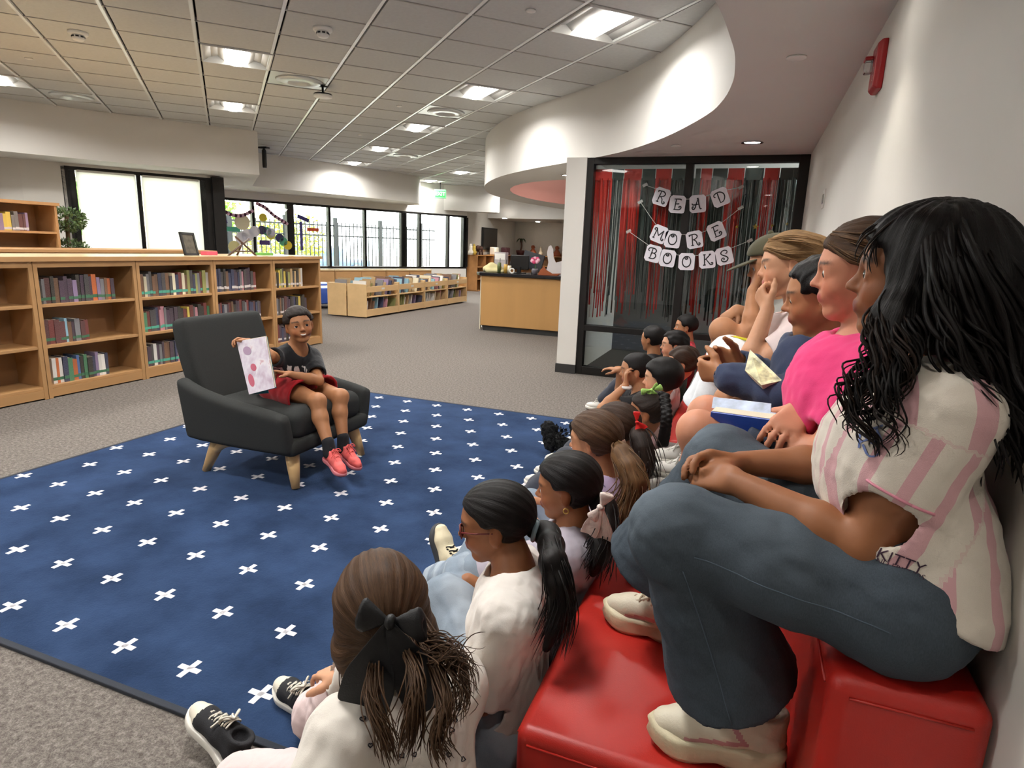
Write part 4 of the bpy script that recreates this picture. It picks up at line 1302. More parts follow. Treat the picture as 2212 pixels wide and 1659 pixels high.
def hair_cap(c, M, hh, front=.22, top=.5, vol=.05, nape=-.33, ear=True, side=.1, tilt=.35):
    """scalp hair with a hairline; front: how far forward it comes"""
    S = Sdf(); w = lambda *p: c + M @ (v3(*p) * hh); ax = lambda *r: tuple(x * hh for x in r)
    S.ell(w(-.07, 0, .14), ax(.45 + vol, .36 + vol, .375 + vol), M, .05 * hh)
    S.cone(w(-.2, 0, -.02), w(-.23, 0, nape), (.27 + vol) * hh, (.17 + vol) * hh, .1 * hh)
    for sy in (-1, 1): S.cone(w(-.02, .25 * sy, .1), w(-.06, .28 * sy, -.05), (.12 + vol) * hh, (.07 + vol * .6) * hh, .08 * hh)
    rot = np.array(Matrix.Rotation(-tilt, 3, 'Y'))
    S.box(w(front + .5, 0, .07), ax(.5, .6, .33), M @ rot, .12 * hh, .06 * hh, 's')
    S.box(w(side + .3, 0, -.42), ax(.32, .6, .5), M, .1 * hh, .05 * hh, 's')
    if ear:
        for sy in (-1, 1): S.ell(w(-.03, .42 * sy, -.06), ax(.12, .14, .15), M, .04 * hh, 's')
    S.cut(w(0, 0, nape - .06), M @ v3(-.35, 0, -1), .03 * hh)
    return S


def locks(guides, n, rad, spread, seed, segs=14, sides=5, wave=0., wfreq=8., taper=.25, lenv=.15, cohere=.0):
    """bundle of tapering strands about guide curves; returns V, F, flow"""
    r = np.random.default_rng(seed); b = MB(); fl = []
    for i in range(n):
        gi = int(r.integers(len(guides))); g = guides[gi]; rg = np.random.default_rng(seed * 100 + gi)
        g = np.asarray(g, float)
        L = len(g); pts = smooth_path(g, segs)
        f = r.uniform(1 - lenv, 1.0); pts = smooth_path(pts[:max(3, int(segs * f))], segs)
        t = np.linspace(0, 1, segs)[:, None]
        T = np.gradient(pts, axis=0); T = unit_rows(T)
        o = r.normal(size=3) * spread; e = r.normal(size=3) * spread
        o1 = o * (.35 + .65 * t) + e * t ** 1.5 * .9
        ph = rg.uniform(0, 6.28) + (1 - cohere) * r.uniform(0, 6.28); sd = unit_rows(np.cross(T, unit(rg.normal(size=3) * cohere + (1 - cohere) * r.normal(size=3)))); fq = cohere * rg.uniform(.85, 1.15) + (1 - cohere) * r.uniform(.8, 1.2)
        wv = wave * np.sin(t * wfreq * fq + ph) * np.minimum(1, t * 2.5) * sd
        wv2 = wave * .6 * np.cos(t * wfreq * fq + ph) * np.minimum(1, t * 2.5) * np.cross(T, sd)
        pts = pts + o1 + wv + wv2
        rr = rad * r.uniform(.6, 1.3) * (1 - (1 - taper) * t[:, 0] ** 1.5)
        rr[-1] *= .3
        k = b.n; b.tube(pts, rr, sides, cap=False)
        arc = np.repeat(np.linspace(0, 1, segs), sides); fl.append(np.stack([np.tile(np.arange(sides) * .006, segs) + i * .173, arc, arc * 0], 1))
    return np.vstack(b.V), b.F, np.vstack(fl)
class Person:
    """joints in room coordinates; body = one continuous skin mesh, clothes and hair = children"""

    def __init__(s, label, base, head, hf, hh, neck, pelvis, lat, skin, g=1., sw=.145, hw=.075, chest=None, mid=None, group=None, hiplat=None, res=.006, name='person'):
        s.o = thing(name, label, 'person', base, group)
        s.head = v3(head); s.M = head_frame(*hf); s.hh = hh; s.neck = v3(neck); s.pelvis = v3(pelvis); s.g = g; s.res = res; s.skin = skin
        sp = unit(s.neck - s.pelvis)
        s.up = sp; s.lat = perp(lat, sp); s.fwd = np.cross(s.lat, s.up)
        s.hlat = unit(hiplat if hiplat is not None else lat)
        s.chest = v3(chest) if chest is not None else s.pelvis + (s.neck - s.pelvis) * .72
        s.mid = v3(mid) if mid is not None else s.pelvis + (s.neck - s.pelvis) * .35 - s.fwd * .01
        s.sh = {k: s.neck - s.up * .055 * g + s.lat * (sw * q) for k, q in (('L', 1), ('R', -1))}
        s.hip = {k: s.pelvis + s.hlat * hw * q * g for k, q in (('L', 1), ('R', -1))}
        s.arm = {}; s.leg = {}; s.handspec = {}; s.S = Sdf()

    def set_arm(s, k, wrist, pole=(0, 0, -1), elbow=None, l1=.235, l2=.205, **hd):
        w = v3(wrist); e = v3(elbow) if elbow is not None else ik(s.sh[k], w, l1 * s.g, l2 * s.g, pole)
        s.arm[k] = (s.sh[k], e, w); s.handspec[k] = hd; return s

    def set_leg(s, k, ankle, pole=(0, 0, 1), knee=None, toe=None, l1=.36, l2=.35):
        a = v3(ankle); kn = v3(knee) if knee is not None else ik(s.hip[k], a, l1 * s.g, l2 * s.g, pole)
        s.leg[k] = (s.hip[k], kn, a); return s

    def torso(s, S, inf=0., k=.05, low=None, fl=.72):
        g = s.g; F = (s.fwd, fl)
        S.cone(s.pelvis if low is None else low, s.mid, .118 * g + inf, .108 * g + inf, k, flat=F)
        S.cone(s.mid, s.chest, .108 * g + inf, .122 * g + inf, k, flat=F)
        S.cone(s.chest, s.neck - s.up * .02 * g, .115 * g + inf, .05 * g + inf, k, flat=F)
        S.cone(s.sh['L'] + s.lat * -.03, s.sh['R'] + s.lat * .03, .05 * g + inf, None, k)

    def body(s, legs=True, arms=True, smile=0., eyes_=None, drop=0., lids=True, feet=False, nose=1., handres=None, browz=.105, lips=1.):
        S = s.S; g = s.g
        head_ops(S, s.head, s.M, s.hh, smile=smile, nose=nose)
        nb = s.head + s.M @ (v3(-.10, 0, -.2) * s.hh)
        S.cone(nb, s.neck, .235 * s.hh, .052 * g, .05 * s.hh)
        S.cone(s.neck, s.chest, .055 * g, .09 * g, .04, flat=(s.fwd, .7))
        s.torso(S, -.012)
        for k, (a, e, w) in (s.arm.items() if arms else ()):
            S.chain([a, a + (e - a) * .5, e], [.042 * g, .038 * g, .031 * g], k=.02)
            S.chain([e, e + (w - e) * .3, w], [.031 * g, .0325 * g, .0215 * g], k=.015)
            h = s.handspec[k]
            if h: hand(S, w, **h)
        for k, (h, kn, a) in (s.leg.items() if legs else ()):
            S.chain([h, h + (kn - h) * .45, kn], [.07 * g, .062 * g, .046 * g], k=.03)
            S.ell(kn + unit(unit(kn - h) + unit(kn - a)) * .008, .047 * g, k=.02)
            cf = kn + (a - kn) * .33; bk = perp(h - kn, unit(a - kn))
            S.chain([kn, cf + bk * .012 * g, a], [.046 * g, .046 * g, .028 * g], k=.02)
        V, F = S.mesh(s.res); V = relax(V, F, 1, .35)
        s.bodyobj = mesh_obj('body', V, F, s.skin, s.o, True, attrs=face_attrs(V, s.head, s.M, s.hh, browz, lips))
        if eyes_ is not False: eyes(s.o, s.head, s.M, s.hh, **(eyes_ or {}))
        return s

    def cloth(s, name, S, m, res=None, folds=None, attrs=None, smooth=1, sub=None):
        if folds is not None: S.disp = folds
        V, F = S.mesh(res or s.res * 1.1); V = relax(V, F, smooth, .4)
        at = attrs(V) if attrs else None
        return mesh_obj(name, V, F, m, sub or s.o, True, attrs=at)

    def shirt(s, m, sleeve='short', inf=.012, hem=None, folds=.003, seed=1, name='shirt', neck_r=.062, res=None, cuff=.55, attrs=None, sr=0., extra=None, low=None, nd=.0, si=None):
        si = inf if si is None else si
        S = Sdf(); g = s.g
        s.torso(S, inf, low=low)
        for k, (a, e, w) in s.arm.items():
            d = unit(e - a)
            if sleeve == 'short':
                en = a + (e - a) * cuff
                S.capped(a, en + d * .06, .054 * g + si + sr * .3, .05 * g + si + sr * 1.1, en, d, .016)
            else:
                S.chain([a, a + (e - a) * .5, e], [.055 * g + si, .048 * g + si, .043 * g + si], k=.03)
                S.chain([e, e + (w - e) * .8, w - (w - e) * .02], [.043 * g + si, .034 * g + si, .028 * g + si], k=.02)
        if extra: extra(S)
        for k, (a, e, w) in s.arm.items():
            d = unit(e - a)
            if sleeve == 'short':
                en = a + (e - a) * cuff
                S.cone(en + d * .03, en - d * .02, .05 * g + si + sr - .009, .05 * g + si + sr - .014, .004, 's')
            else:
                S.cone(w + unit(w - e) * .03, w - (w - e) * .06, .03 * g, .025 * g, .005, 's')
        nk = s.neck + s.up * .012 + s.fwd * nd
        S.cone(nk + s.up * .1 + s.fwd * .03, nk - s.up * .012 + s.fwd * .012, neck_r * g * 1.05, neck_r * g * .92, .012, 's')
        if hem is not None: S.cut(hem[0], hem[1], .01)
        fd = wrinkle(folds, 55, seed, s.up, 2.5); fd2 = wrinkle(folds * .5, 130, seed + 9)
        return s.cloth(name, S, m, res, lambda P: fd(P) + fd2(P), attrs)

    def pants(s, m, inf=.012, frac=1.0, flare=0., folds=.003, seed=2, name='trousers', res=None, waist=.07, attrs=None, wide=0., sides='LR'):
        S = Sdf(); g = s.g
        S.cone(s.pelvis, s.pelvis + s.up * waist, .122 * g + inf, .115 * g + inf, .05, flat=(s.fwd, .76))
        cuts = []
        for k, (h, kn, a) in s.leg.items():
            if k not in sides: continue
            if frac <= 1:
                en = h + (kn - h) * frac
                S.cone(s.pelvis, h, .1 * g, .08 * g + inf, .05)
                S.capped(h, en + unit(kn - h) * .06, .08 * g + inf, .066 * g + inf + wide, en, unit(kn - h), .04); cuts.append((en, unit(kn - h), .06 * g + inf + wide))
            else:
                S.cone(s.pelvis, h, .1 * g, .08 * g + inf, .05)
                S.chain([h, h + (kn - h) * .5, kn], [.08 * g + inf, .068 * g + inf, .056 * g + inf], k=.035)
                bend = unit(unit(kn - h) + unit(kn - a)); S.ell(kn + bend * .004, .058 * g + inf, k=.03)
                f2 = min(1.25, frac - 1); en = kn + (a - kn) * f2
                S.cone(kn, kn + (a - kn) * .4, .056 * g + inf, .05 * g + inf + flare * .3, k=.02); S.capped(kn + (a - kn) * .4, en + unit(a - kn) * .06, .05 * g + inf + flare * .3, .042 * g + inf + flare * 1.15, en, unit(a - kn), .02); cuts.append((en, unit(a - kn), .042 * g + inf + flare - .006))
        for en, d, r in cuts:
            S.cone(en + d * .03, en - d * .02, r - .006, r - .012, .004, 's')
        fd = wrinkle(folds, 48, seed); fd2 = wrinkle(folds * .6, 120, seed + 5)
        return s.cloth(name, S, m, res, lambda P: fd(P) + fd2(P), attrs)

    def hairobj(s, S, m, res=None, mode='back', tgt=None, name='hair', groove=.0, disp=None, attrs=None):
        if groove:
            def dsp(P):
                f = flow_attr(P, s.head, s.M, s.hh, mode, tgt)
                return groove * (np.sin(f[:, 0] * 160 + 2 * np.sin(f[:, 1] * 6)) * .5 + np.sin(f[:, 0] * 73 + 1.3) * .7)
            S.disp = dsp
        V, F = keep_largest(*S.mesh(res or s.res)); V = relax(V, F, 1, .35)
        return mesh_obj(name, V, F, m, s.o, True, attrs=dict(flow=flow_attr(V, s.head, s.M, s.hh, mode, tgt)))

    def strands(s, m, guides, n, rad, spread, seed, name='hair_strands', **kw):
        V, F, fl = locks(guides, n, rad, spread, seed, **kw)
        o = mesh_obj(name, V, F, m, s.o, True, attrs=dict(flow=fl)); o['kind'] = 'stuff'; return o

    def hw_(s, *p):
        return s.head + s.M @ (v3(*p) * s.hh)
# ------------------------------------------------------------------ children on the bench (each leans towards the reader)
sk_tan = skin_mat('skin_tan', '#a9744f', '#8d4a40')
sk_deep = skin_mat('skin_deep', '#94603f', '#7d4038')
sk_fair = skin_mat('skin_fair', '#cf9a78', '#b4605a')
sk_rosy = skin_mat('skin_rosy', '#c98a6c', '#b3574f')
sk_mid = skin_mat('skin_mid', '#b37f5c', '#94504a')
h_black = hair_mat('hair_black', '#070606', '#17110f', .36)
h_blackbrown = hair_mat('hair_black_brown', '#0e0907', '#2e1e15', .4)
h_brown = hair_mat('hair_brown', '#2c1d13', '#634832', .42)
h_dkbrown = hair_mat('hair_dark_brown', '#1c120c', '#4a3324', .42)
h_blond = hair_mat('hair_dark_blond', '#5a3f26', '#b08a5c', .42)
h_ltbrown = hair_mat('hair_light_brown', '#3d2918', '#7d5c3c', .42)
m_jean = denim_mat('denim_blue', '#343d46', '#707a83')
m_jean_lt = denim_mat('denim_pale', '#74818e', '#b3bcc5')
m_cream_shoe = mat('cream_leather', '#d9cfb8', .5, var=.05, bump=.15, bscale=200)
m_cream_sole = mat('cream_rubber', '#cfc4a4', .55, var=.06, bump=.2, bscale=150)
m_pinktrim = mat('pink_trim', '#c58f90', .5)


def stripe_pattern(t, v, base):
    u = t.attr('stripe').outputs['Fac']
    f = t.math('FRACT', u); w = t.math('MULTIPLY', t.math('GREATER_THAN', f, .30), t.math('LESS_THAN', f, .62))
    return t.mix(t.math('MULTIPLY', w, .85), base, srgb('#cf9aa2'))


def decal(parent, target, polys, m, name='print', off=.0012, fwd=None):
    """flat print laid on a surface: outlines (lists of 3-D points) dropped on to the target mesh along fwd"""
    bvh = BVHTree.FromObject(target, bpy.context.evaluated_depsgraph_get()) if False else None
    me = target.data; org = Vector(ORI[target.name])
    vs = [v.co for v in me.vertices]; bvh = BVHTree.FromPolygons(vs, [tuple(p.vertices) for p in me.polygons])
    V, F = [], []
    for P, faces in polys:
        k = len(V); okp = True; pts = []
        for p in P:
            q = Vector(p) - org
            hit = bvh.ray_cast(q - Vector(fwd) * .25, Vector(fwd)) if fwd is not None else (None,)
            if hit[0] is None: hit = bvh.find_nearest(q)
            pts.append(np.array(hit[0] + hit[1] * off) + np.array(org))
        V += pts; F += [[i + k for i in f] for f in faces]
    return mesh_obj(name, V, F, m, parent, False)


def ribbon(pts, w, nrm):
    """flat strip along a polyline"""
    pts = np.asarray(pts, float); T_ = unit_rows(np.gradient(pts, axis=0)); sd = unit_rows(np.cross(T_, nrm)); n = len(pts)
    w = np.full(n, w) if np.isscalar(w) else np.asarray(w)
    return np.vstack([pts + sd * w[:, None] / 2, pts - sd * w[:, None] / 2]), [(i, i + 1, n + i + 1, n + i) for i in range(n - 1)]


def text_polys(txt, at, ux, uy, size):
    cu = bpy.data.curves.new('txt', 'FONT'); cu.body = txt; cu.size = 1; cu.align_x = 'CENTER'; cu.align_y = 'CENTER'; cu.resolution_u = 2
    o = bpy.data.objects.new('txt', cu); COL.objects.link(o); dg = bpy.context.evaluated_depsgraph_get()
    me = bpy.data.meshes.new_from_object(o.evaluated_get(dg)); bm = bmesh.new(); bm.from_mesh(me); bmesh.ops.triangulate(bm, faces=bm.faces)
    bmesh.ops.subdivide_edges(bm, edges=[e for e in bm.edges if e.calc_length() > .35], cuts=1)
    bmesh.ops.triangulate(bm, faces=bm.faces)
    bm.verts.ensure_lookup_table(); at = v3(at); ux = v3(ux); uy = v3(uy)
    P = [at + (ux * v.co.x + uy * v.co.y) * size for v in bm.verts]; F = [[v.index for v in f.verts] for f in bm.faces]
    bm.free(); bpy.data.objects.remove(o); bpy.data.curves.remove(cu); bpy.data.meshes.remove(me)
    return [(P, F)]


# ---- girl in the pink-striped shirt, nearest
Y1 = 1.06
p = Person('girl with long black wavy hair, pink striped shirt and flared jeans', (.2, Y1, SEAT), aty(1985, 600, 1.13), (170, 3, 0), .203, aty(2008, 800, 1.10) + v3(0, 0, 0), (.275, Y1 - .01, SEAT + .108), (0, -1, 0), sk_deep, g=1.0, sw=.125, chest=(.235, Y1 + .01, 1.04), mid=(.265, Y1, .93), res=.0045, hw=.085)
B1 = p
p.set_arm('L', aty(1585, 1040, 1.06), elbow=aty(1868, 1178, .965), x=aty(1480, 1012, 1.12) - aty(1585, 1040, 1.06), n=(-.25, .75, -.6), thumb=(.3, .2, 1), L=.142, curl=((.25, .5, .3), (.45, .7, .5), (.6, .9, .6), (.7, 1.0, .6)), spread=.03, tk=.3, thumbcurl=.6)
p.set_arm('R', aty(1600, 1000, 1.16), elbow=aty(1800, 1005, 1.20), x=aty(1475, 980, 1.12) - aty(1600, 1000, 1.16), n=(-.2, -.6, -.65), thumb=(.2, -.2, 1), L=.142, curl=(.45, .6, .4), spread=.03, tk=.3, thumbcurl=.6)
p.set_leg('L', aty(1590, 1478, 1.12), knee=aty(1462, 1150, 1.0))
p.set_leg('R', aty(1405, 1230, 1.45), knee=aty(1560, 1000, 1.33))
p.hip = {'L': v3(.25, .99, SEAT + .10), 'R': v3(.25, 1.15, SEAT + .10)}
for k_ in 'LR': p.leg[k_] = (p.hip[k_], p.leg[k_][1], p.leg[k_][2])
p.body(eyes_=dict(look=(1, .05, .02)), drop=.01, nose=1.)


def b1_attr(V):
    tors = np.arctan2((V - p.chest) @ p.lat, (V - p.chest) @ p.fwd) * .13
    a, e, w = p.arm['L']; d = unit(e - a)
    tl = np.clip((V - a) @ d / np.linalg.norm(e - a), 0, 1); dl = np.linalg.norm(V - (a + tl[:, None] * (e - a)), axis=1)
    s1 = perp((0, -1, 0), d); s2 = np.cross(d, s1)
    arm = np.arctan2((V - a) @ s2, (V - a) @ s1) * .075
    on = (dl < .1) & ((V - a) @ d > .03)
    return dict(stripe=np.where(on, arm / .062 + .2, tors / .062 + .46))


hemp = aty(2020, 1330, 1.0)
sh = p.shirt(cloth_mat('striped_shirt', '#d8cfc2', pattern=stripe_pattern), 'short', .019, hem=((.30, Y1, SEAT + .115), (-.55, 0, -1)), folds=.005, seed=4, res=.005, cuff=.60, attrs=b1_attr, sr=.006, si=.006, low=(.29, Y1 - .005, SEAT + .14), neck_r=.07, extra=lambda S: S.cone((.275, Y1, .93), (.285, Y1 - .01, SEAT + .09), .125, .158, .04, flat=(p.fwd, .8)))
a, e, w = p.arm['L']; d = unit(e - a); en = a + (e - a) * .56
b = MB(); s1 = perp((0, -1, 0), d); s2 = np.cross(d, s1)
me = sh.data; bvh = BVHTree.FromPolygons([v.co for v in me.vertices], [tuple(q.vertices) for q in me.polygons]); og = Vector(ORI[sh.name]); ring = []
for t_ in np.linspace(0, 2 * math.pi, 40):
    dr = Vector(s1 * math.cos(t_) + s2 * math.sin(t_)); h_ = bvh.ray_cast(Vector(en) - og + dr * .14, -dr)
    if h_[0] is not None and (h_[0] + og - Vector(en)).length < .066: ring.append(np.array(h_[0] + og) + np.array(dr) * .0005)
if len(ring) > 8: b.tube(ring, .0022, 6); b.build('sleeve_piping', mat('sleeve_pink', '#d58a9c', .7), sh, True)
fwd = unit(v3(0, 1, 0))
Nn = -ray(1935, 1220); tx = lambda x, y, yy=.93: aty(x, y, yy)
ux = unit(tx(1965, 1232) - tx(1915, 1213)); uy = perp(v3(0, 0, 1), ux); fr_ = unit(ray(1935, 1215))
decal(sh, sh, text_polys('KITTY', tx(1945, 1212), ux, uy, .022) + text_polys('AND FRIENDS', tx(1938, 1226), ux, uy, .011), mat('print_plum', '#3a1f33', .7), 'print', fwd=fr_)
ux = unit(tx(1900, 935) - tx(1850, 950)); uy = perp(v3(0, 0, 1), ux); fr_ = unit(ray(1875, 950))
decal(sh, sh, text_polys("AT", tx(1882, 945), ux, uy, .032) + text_polys('U', tx(1885, 974), ux, uy, .032), mat('print_blue', '#6a7bb0', .7), 'print', fwd=fr_)


def worn_knee(V):
    w_ = np.zeros(len(V))
    for k_, (h, kn, a_) in p.leg.items():
        w_ += np.exp(-(np.linalg.norm(V - kn - v3(-.03, 0, .04), axis=1) / .06) ** 2) * .9
        m_ = (h + kn) / 2; w_ += np.exp(-(np.linalg.norm(V - m_ - v3(0, 0, .05), axis=1) / .09) ** 2) * .35
    return dict(worn=np.clip(w_, 0, 1))


jn = p.pants(m_jean, .015, frac=1.9, flare=.066, folds=.0045, seed=8, res=.0055, attrs=worn_knee, waist=.05)
# side seam of the near leg
h, kn, an = p.leg['L']
me = jn.data; bvh = BVHTree.FromPolygons([v.co for v in me.vertices], [tuple(q.vertices) for q in me.polygons]); og = Vector(ORI[jn.name]); b = MB()
for path in (smooth_path([h + v3(-.02, 0, 0), (h + kn) / 2, kn + v3(.035, 0, 0)], 24), smooth_path([kn + v3(.02, 0, -.03), (kn + an) / 2 + v3(.005, 0, 0), an + v3(-.005, 0, .01)], 18)):
    pts = []
    for q in path:
        h_ = bvh.ray_cast(Vector(q) - og + Vector((0, -.3, 0)), Vector((0, 1, 0)))
        if h_[0] is not None: pts.append(np.array(h_[0] + og))
    if len(pts) > 3: b.tube(pts, .0011, 5)
b.build('side_seam', mat('denim_seam', '#4c5a67', .9), jn, True)
cream = dict(style='chunky', upper=[m_cream_shoe, m_pinktrim], sole=m_cream_sole, tongue=m_cream_shoe, lace=mat('lace_cream', '#b9a78d', .8), nl=5)
hl = atz(1690, 1630, TIER); tl_ = atz(1392, 1592, TIER)
shoe(p.o, (hl[0] - .005, 1.135, TIER), (tl_ - hl) * v3(1, .4, 0), (0, 0, 1), .25, cream, res=.004)
hl2 = atz(1470, 1365, TIER); tl2 = atz(1325, 1325, TIER)
shoe(p.o, (hl2[0] + .05, 1.46, TIER), (-1, .12, 0), (0, 0, 1), .25, cream, res=.004)
S = Sdf(); S.cone(aty(1425, 1250, 1.44), aty(1432, 1222, 1.44), .034, .034); V, F = S.mesh(.006); mesh_obj('sock', V, F, mat('pink_sock', '#d9669c', .9), p.o, True)
# hair: cap, long mass down the back, curls in front of the shoulder
H = p.hw_
S = hair_cap(p.head, p.M, p.hh, front=.25, vol=.075, nape=-.35, ear=False, side=.06, tilt=.5)
q_ = lambda x, y, yy: aty(x, y, yy)
S.chain([H(-.1, .30, .15), H(-.12, .36, -.3), q_(2030, 730, 1.05)], [.2 * p.hh, .17 * p.hh, .09 * p.hh], k=.03)
S.chain([H(-.25, .1, .12), q_(2110, 640, 1.08), q_(2150, 780, 1.06), q_(2195, 930, 1.03), q_(2215, 1010, 1.02)], [.34 * p.hh, .36 * p.hh, .30 * p.hh, .22 * p.hh, .13 * p.hh], k=.04)
S.chain([H(.03, .29, .32), H(.05, .36, .05), q_(1935, 690, 1.02), q_(1920, 760, .99), q_(1895, 830, .97)], [.13 * p.hh, .12 * p.hh, .13 * p.hh, .09 * p.hh, .05 * p.hh], k=.03)
S.chain([H(-.2, -.25, .1), H(-.3, -.3, -.5), H(-.32, -.3, -1.0)], [.2 * p.hh, .2 * p.hh, .14 * p.hh], k=.04)
p.hairobj(S, h_black, .005, 'down', groove=.0022)
g1 = [[H(.05, .22, .44), H(.08, .38, .12), q_(1915, 690, 1.0), q_(1895, 780, .97), q_(1868, 850, .95), q_(1858, 905, .945), q_(1880, 960, .93), q_(1905, 1000, .92)],
      [H(.0, .22, .44), H(.05, .39, .08), q_(1935, 700, 1.0), q_(1915, 790, .965), q_(1885, 870, .94), q_(1850, 915, .94), q_(1870, 975, .925)],
      [H(-.02, .22, .44), H(.02, .39, .05), q_(1950, 700, .99), q_(1945, 790, .95), q_(1920, 870, .93), q_(1925, 930, .915), q_(1905, 985, .91)],
      [H(.05, .22, .44), H(.09, .37, .12), q_(1900, 700, 1.01), q_(1885, 770, .99), q_(1850, 830, .97), q_(1822, 870, .96), q_(1805, 915, .955)],
      [H(-.1, .22, .44), H(-.04, .40, .05), q_(1975, 700, .99), q_(1968, 770, .96), q_(1948, 840, .94), q_(1935, 900, .92)]]
p.strands(h_black, g1, 60, .0026, .0045, 11, segs=34, wave=.011, wfreq=15, taper=.35, lenv=.3, cohere=.85)
p.strands(h_blackbrown, g1[:4], 60, .0021, .005, 15, segs=34, wave=.014, wfreq=16, taper=.4, lenv=.25, cohere=.85)
g2 = [[H(-.2, .15, .45), q_(2120, 560, 1.02), q_(2175, 700, .99), q_(2190, 850, .98), q_(2205, 960, .98), q_(2200, 1050, .97)], [H(-.1, .2, .46), q_(2080, 560, 1.0), q_(2120, 700, .98), q_(2150, 830, .97), q_(2185, 930, .96), q_(2195, 1020, .95)], [H(0, .2, .45), q_(2020, 560, 1.0), q_(2040, 680, .97), q_(2070, 760, .95), q_(2120, 820, .95), q_(2170, 900, .94)]]
p.strands(h_black, g2, 120, .005, .014, 13, segs=26, wave=.007, wfreq=12, taper=.25)
fr = [[H(.1, .18, .50), H(.32, .2, .32), H(.37, .26, .16), H(.33, .33, .04)], [H(.1, .05, .5), H(.35, .1, .34), H(.40, .18, .18)]]
p.strands(h_blackbrown, fr, 14, .0026, .006, 14, segs=14, wave=.003, wfreq=6)

# ---- girl in the hot pink shirt
p = Person('girl in a hot pink shirt with brown hair pulled back, arms crossed', (.2, 1.45, SEAT), aty(1862, 588, 1.47), (176, -4, 0), .2, aty(1880, 735, 1.46), (.27, 1.45, SEAT + .11), (0, -1, 0), sk_rosy, g=.98, sw=.13, chest=(.20, 1.46, 1.06), mid=(.25, 1.45, .92), res=.0055)
p.set_arm('L', aty(1665, 955, 1.40), elbow=aty(1772, 985, 1.32), x=(-1, .5, 0), n=(0, .2, -1), thumb=(0, 1, .5), L=.14, curl=(.3, .4, .3))
p.set_arm('R', aty(1738, 880, 1.40), elbow=aty(1770, 900, 1.56), x=aty(1690, 930, 1.34) - aty(1738, 880, 1.40), n=(.2, .9, -.6), thumb=(-1, 0, .6), L=.145, curl=(.35, .45, .35), spread=.09)
p.set_leg('L', aty(1500, 1120, 1.50), knee=aty(1512, 935, 1.44)); p.set_leg('R', aty(1470, 1060, 1.66), knee=aty(1530, 900, 1.60))
p.body(eyes_=dict(look=(1, 0, -.25)), drop=.016)
p.shirt(cloth_mat('hot_pink', '#e8437f'), 'short', .018, hem=((.25, 1.45, SEAT + .06), (-.4, 0, -1)), folds=.005, seed=21, cuff=.72, si=.01, low=(.27, 1.45, SEAT + .1))
p.pants(cloth_mat('dark_shorts', '#3f4654'), .014, frac=.72, seed=22)
S = hair_cap(p.head, p.M, p.hh, front=.20, vol=.045, nape=-.2, ear=True, side=-.02, tilt=.55)
H = p.hw_; S.chain([H(-.42, 0, .15), H(-.62, .02, .05), H(-.66, .05, -.4)], [.14 * p.hh, .16 * p.hh, .1 * p.hh], k=.03)
p.hairobj(S, h_brown, .0055, 'back', tgt=(-.5, 0, .15), groove=.0016)
p.strands(h_ltbrown, [[H(.30, .1, .38), H(.05, .37, .3), H(-.25, .38, .2), H(-.5, .1, .15)], [H(.31, .2, .3), H(.08, .40, .15), H(-.2, .40, .1), H(-.5, .1, .1)]], 30, .0022, .008, 5, segs=14)
trn = dict(style='canvas', upper=[mat('white_canvas', '#dcd8d0', .7)], sole=mat('white_rubber', '#dedad0', .5), tongue=mat('white_canvas'), lace=mat('white_canvas'), nl=4)
shoe(p.o, (.02, 1.50, TIER), (-1, .1, 0), (0, 0, 1), .23, trn); shoe(p.o, (-.02, 1.68, TIER), (-1, .15, 0), (0, 0, 1), .23, trn)

# ---- boy in the navy sweatshirt
p = Person('boy in a navy sweatshirt with short dark hair reading on the bench', (.15, 1.83, SEAT), aty(1772, 642, 1.83), (178, -9, 0), .2, aty(1795, 765, 1.84), (.27, 1.84, SEAT + .11), (0, -1, 0), sk_tan, g=1.0, sw=.14, chest=(.19, 1.84, 1.03), mid=(.25, 1.84, .91), res=.0055)
p.set_arm('L', aty(1560, 810, 1.76), elbow=aty(1700, 860, 1.68), x=aty(1515, 800, 1.80) - aty(1560, 810, 1.76), n=(.1, .9, .2), thumb=(0, .2, 1), L=.14, curl=((.7, .9, .6),) * 4, thumbcurl=.5)
p.set_arm('R', aty(1600, 785, 1.90), elbow=aty(1690, 830, 2.0), x=aty(1540, 770, 1.88) - aty(1600, 785, 1.90), n=(.1, -.9, .1), thumb=(0, -.2, 1), L=.14, curl=(.6, .7, .5))
p.set_leg('L', aty(1540, 1050, 1.84), knee=aty(1600, 900, 1.78)); p.set_leg('R', aty(1520, 1000, 1.98), knee=aty(1580, 870, 1.94))
p.body(eyes_=dict(look=(1, 0, -.4)), drop=.025)
p.shirt(cloth_mat('navy_sweat', '#37415a', rough=.95), 'long', .022, hem=((.25, 1.84, SEAT + .05), (-.4, 0, -1)), folds=.008, seed=31, neck_r=.07, si=.007)
p.pants(cloth_mat('dark_shorts'), .014, frac=.7, seed=32)
S = hair_cap(p.head, p.M, p.hh, front=.29, vol=.05, nape=-.2, ear=True, side=.05, tilt=.25)
S.disp = wrinkle(.004, 160, 3)
V, F = keep_largest(*S.mesh(.0055)); mesh_obj('hair', V, F, h_black, p.o, True, attrs=dict(flow=flow_attr(V, p.head, p.M, p.hh, 'x')))
bt = dict(style='canvas', upper=[mat('white_canvas')], sole=mat('white_rubber'), tongue=mat('white_canvas'), lace=mat('white_canvas'), nl=4)
shoe(p.o, (.0, 1.86, TIER), (-1, .1, 0), (0, 0, 1), .23, bt); shoe(p.o, (-.06, 2.02, TIER), (-1, .1, 0), (0, 0, 1), .23, bt)

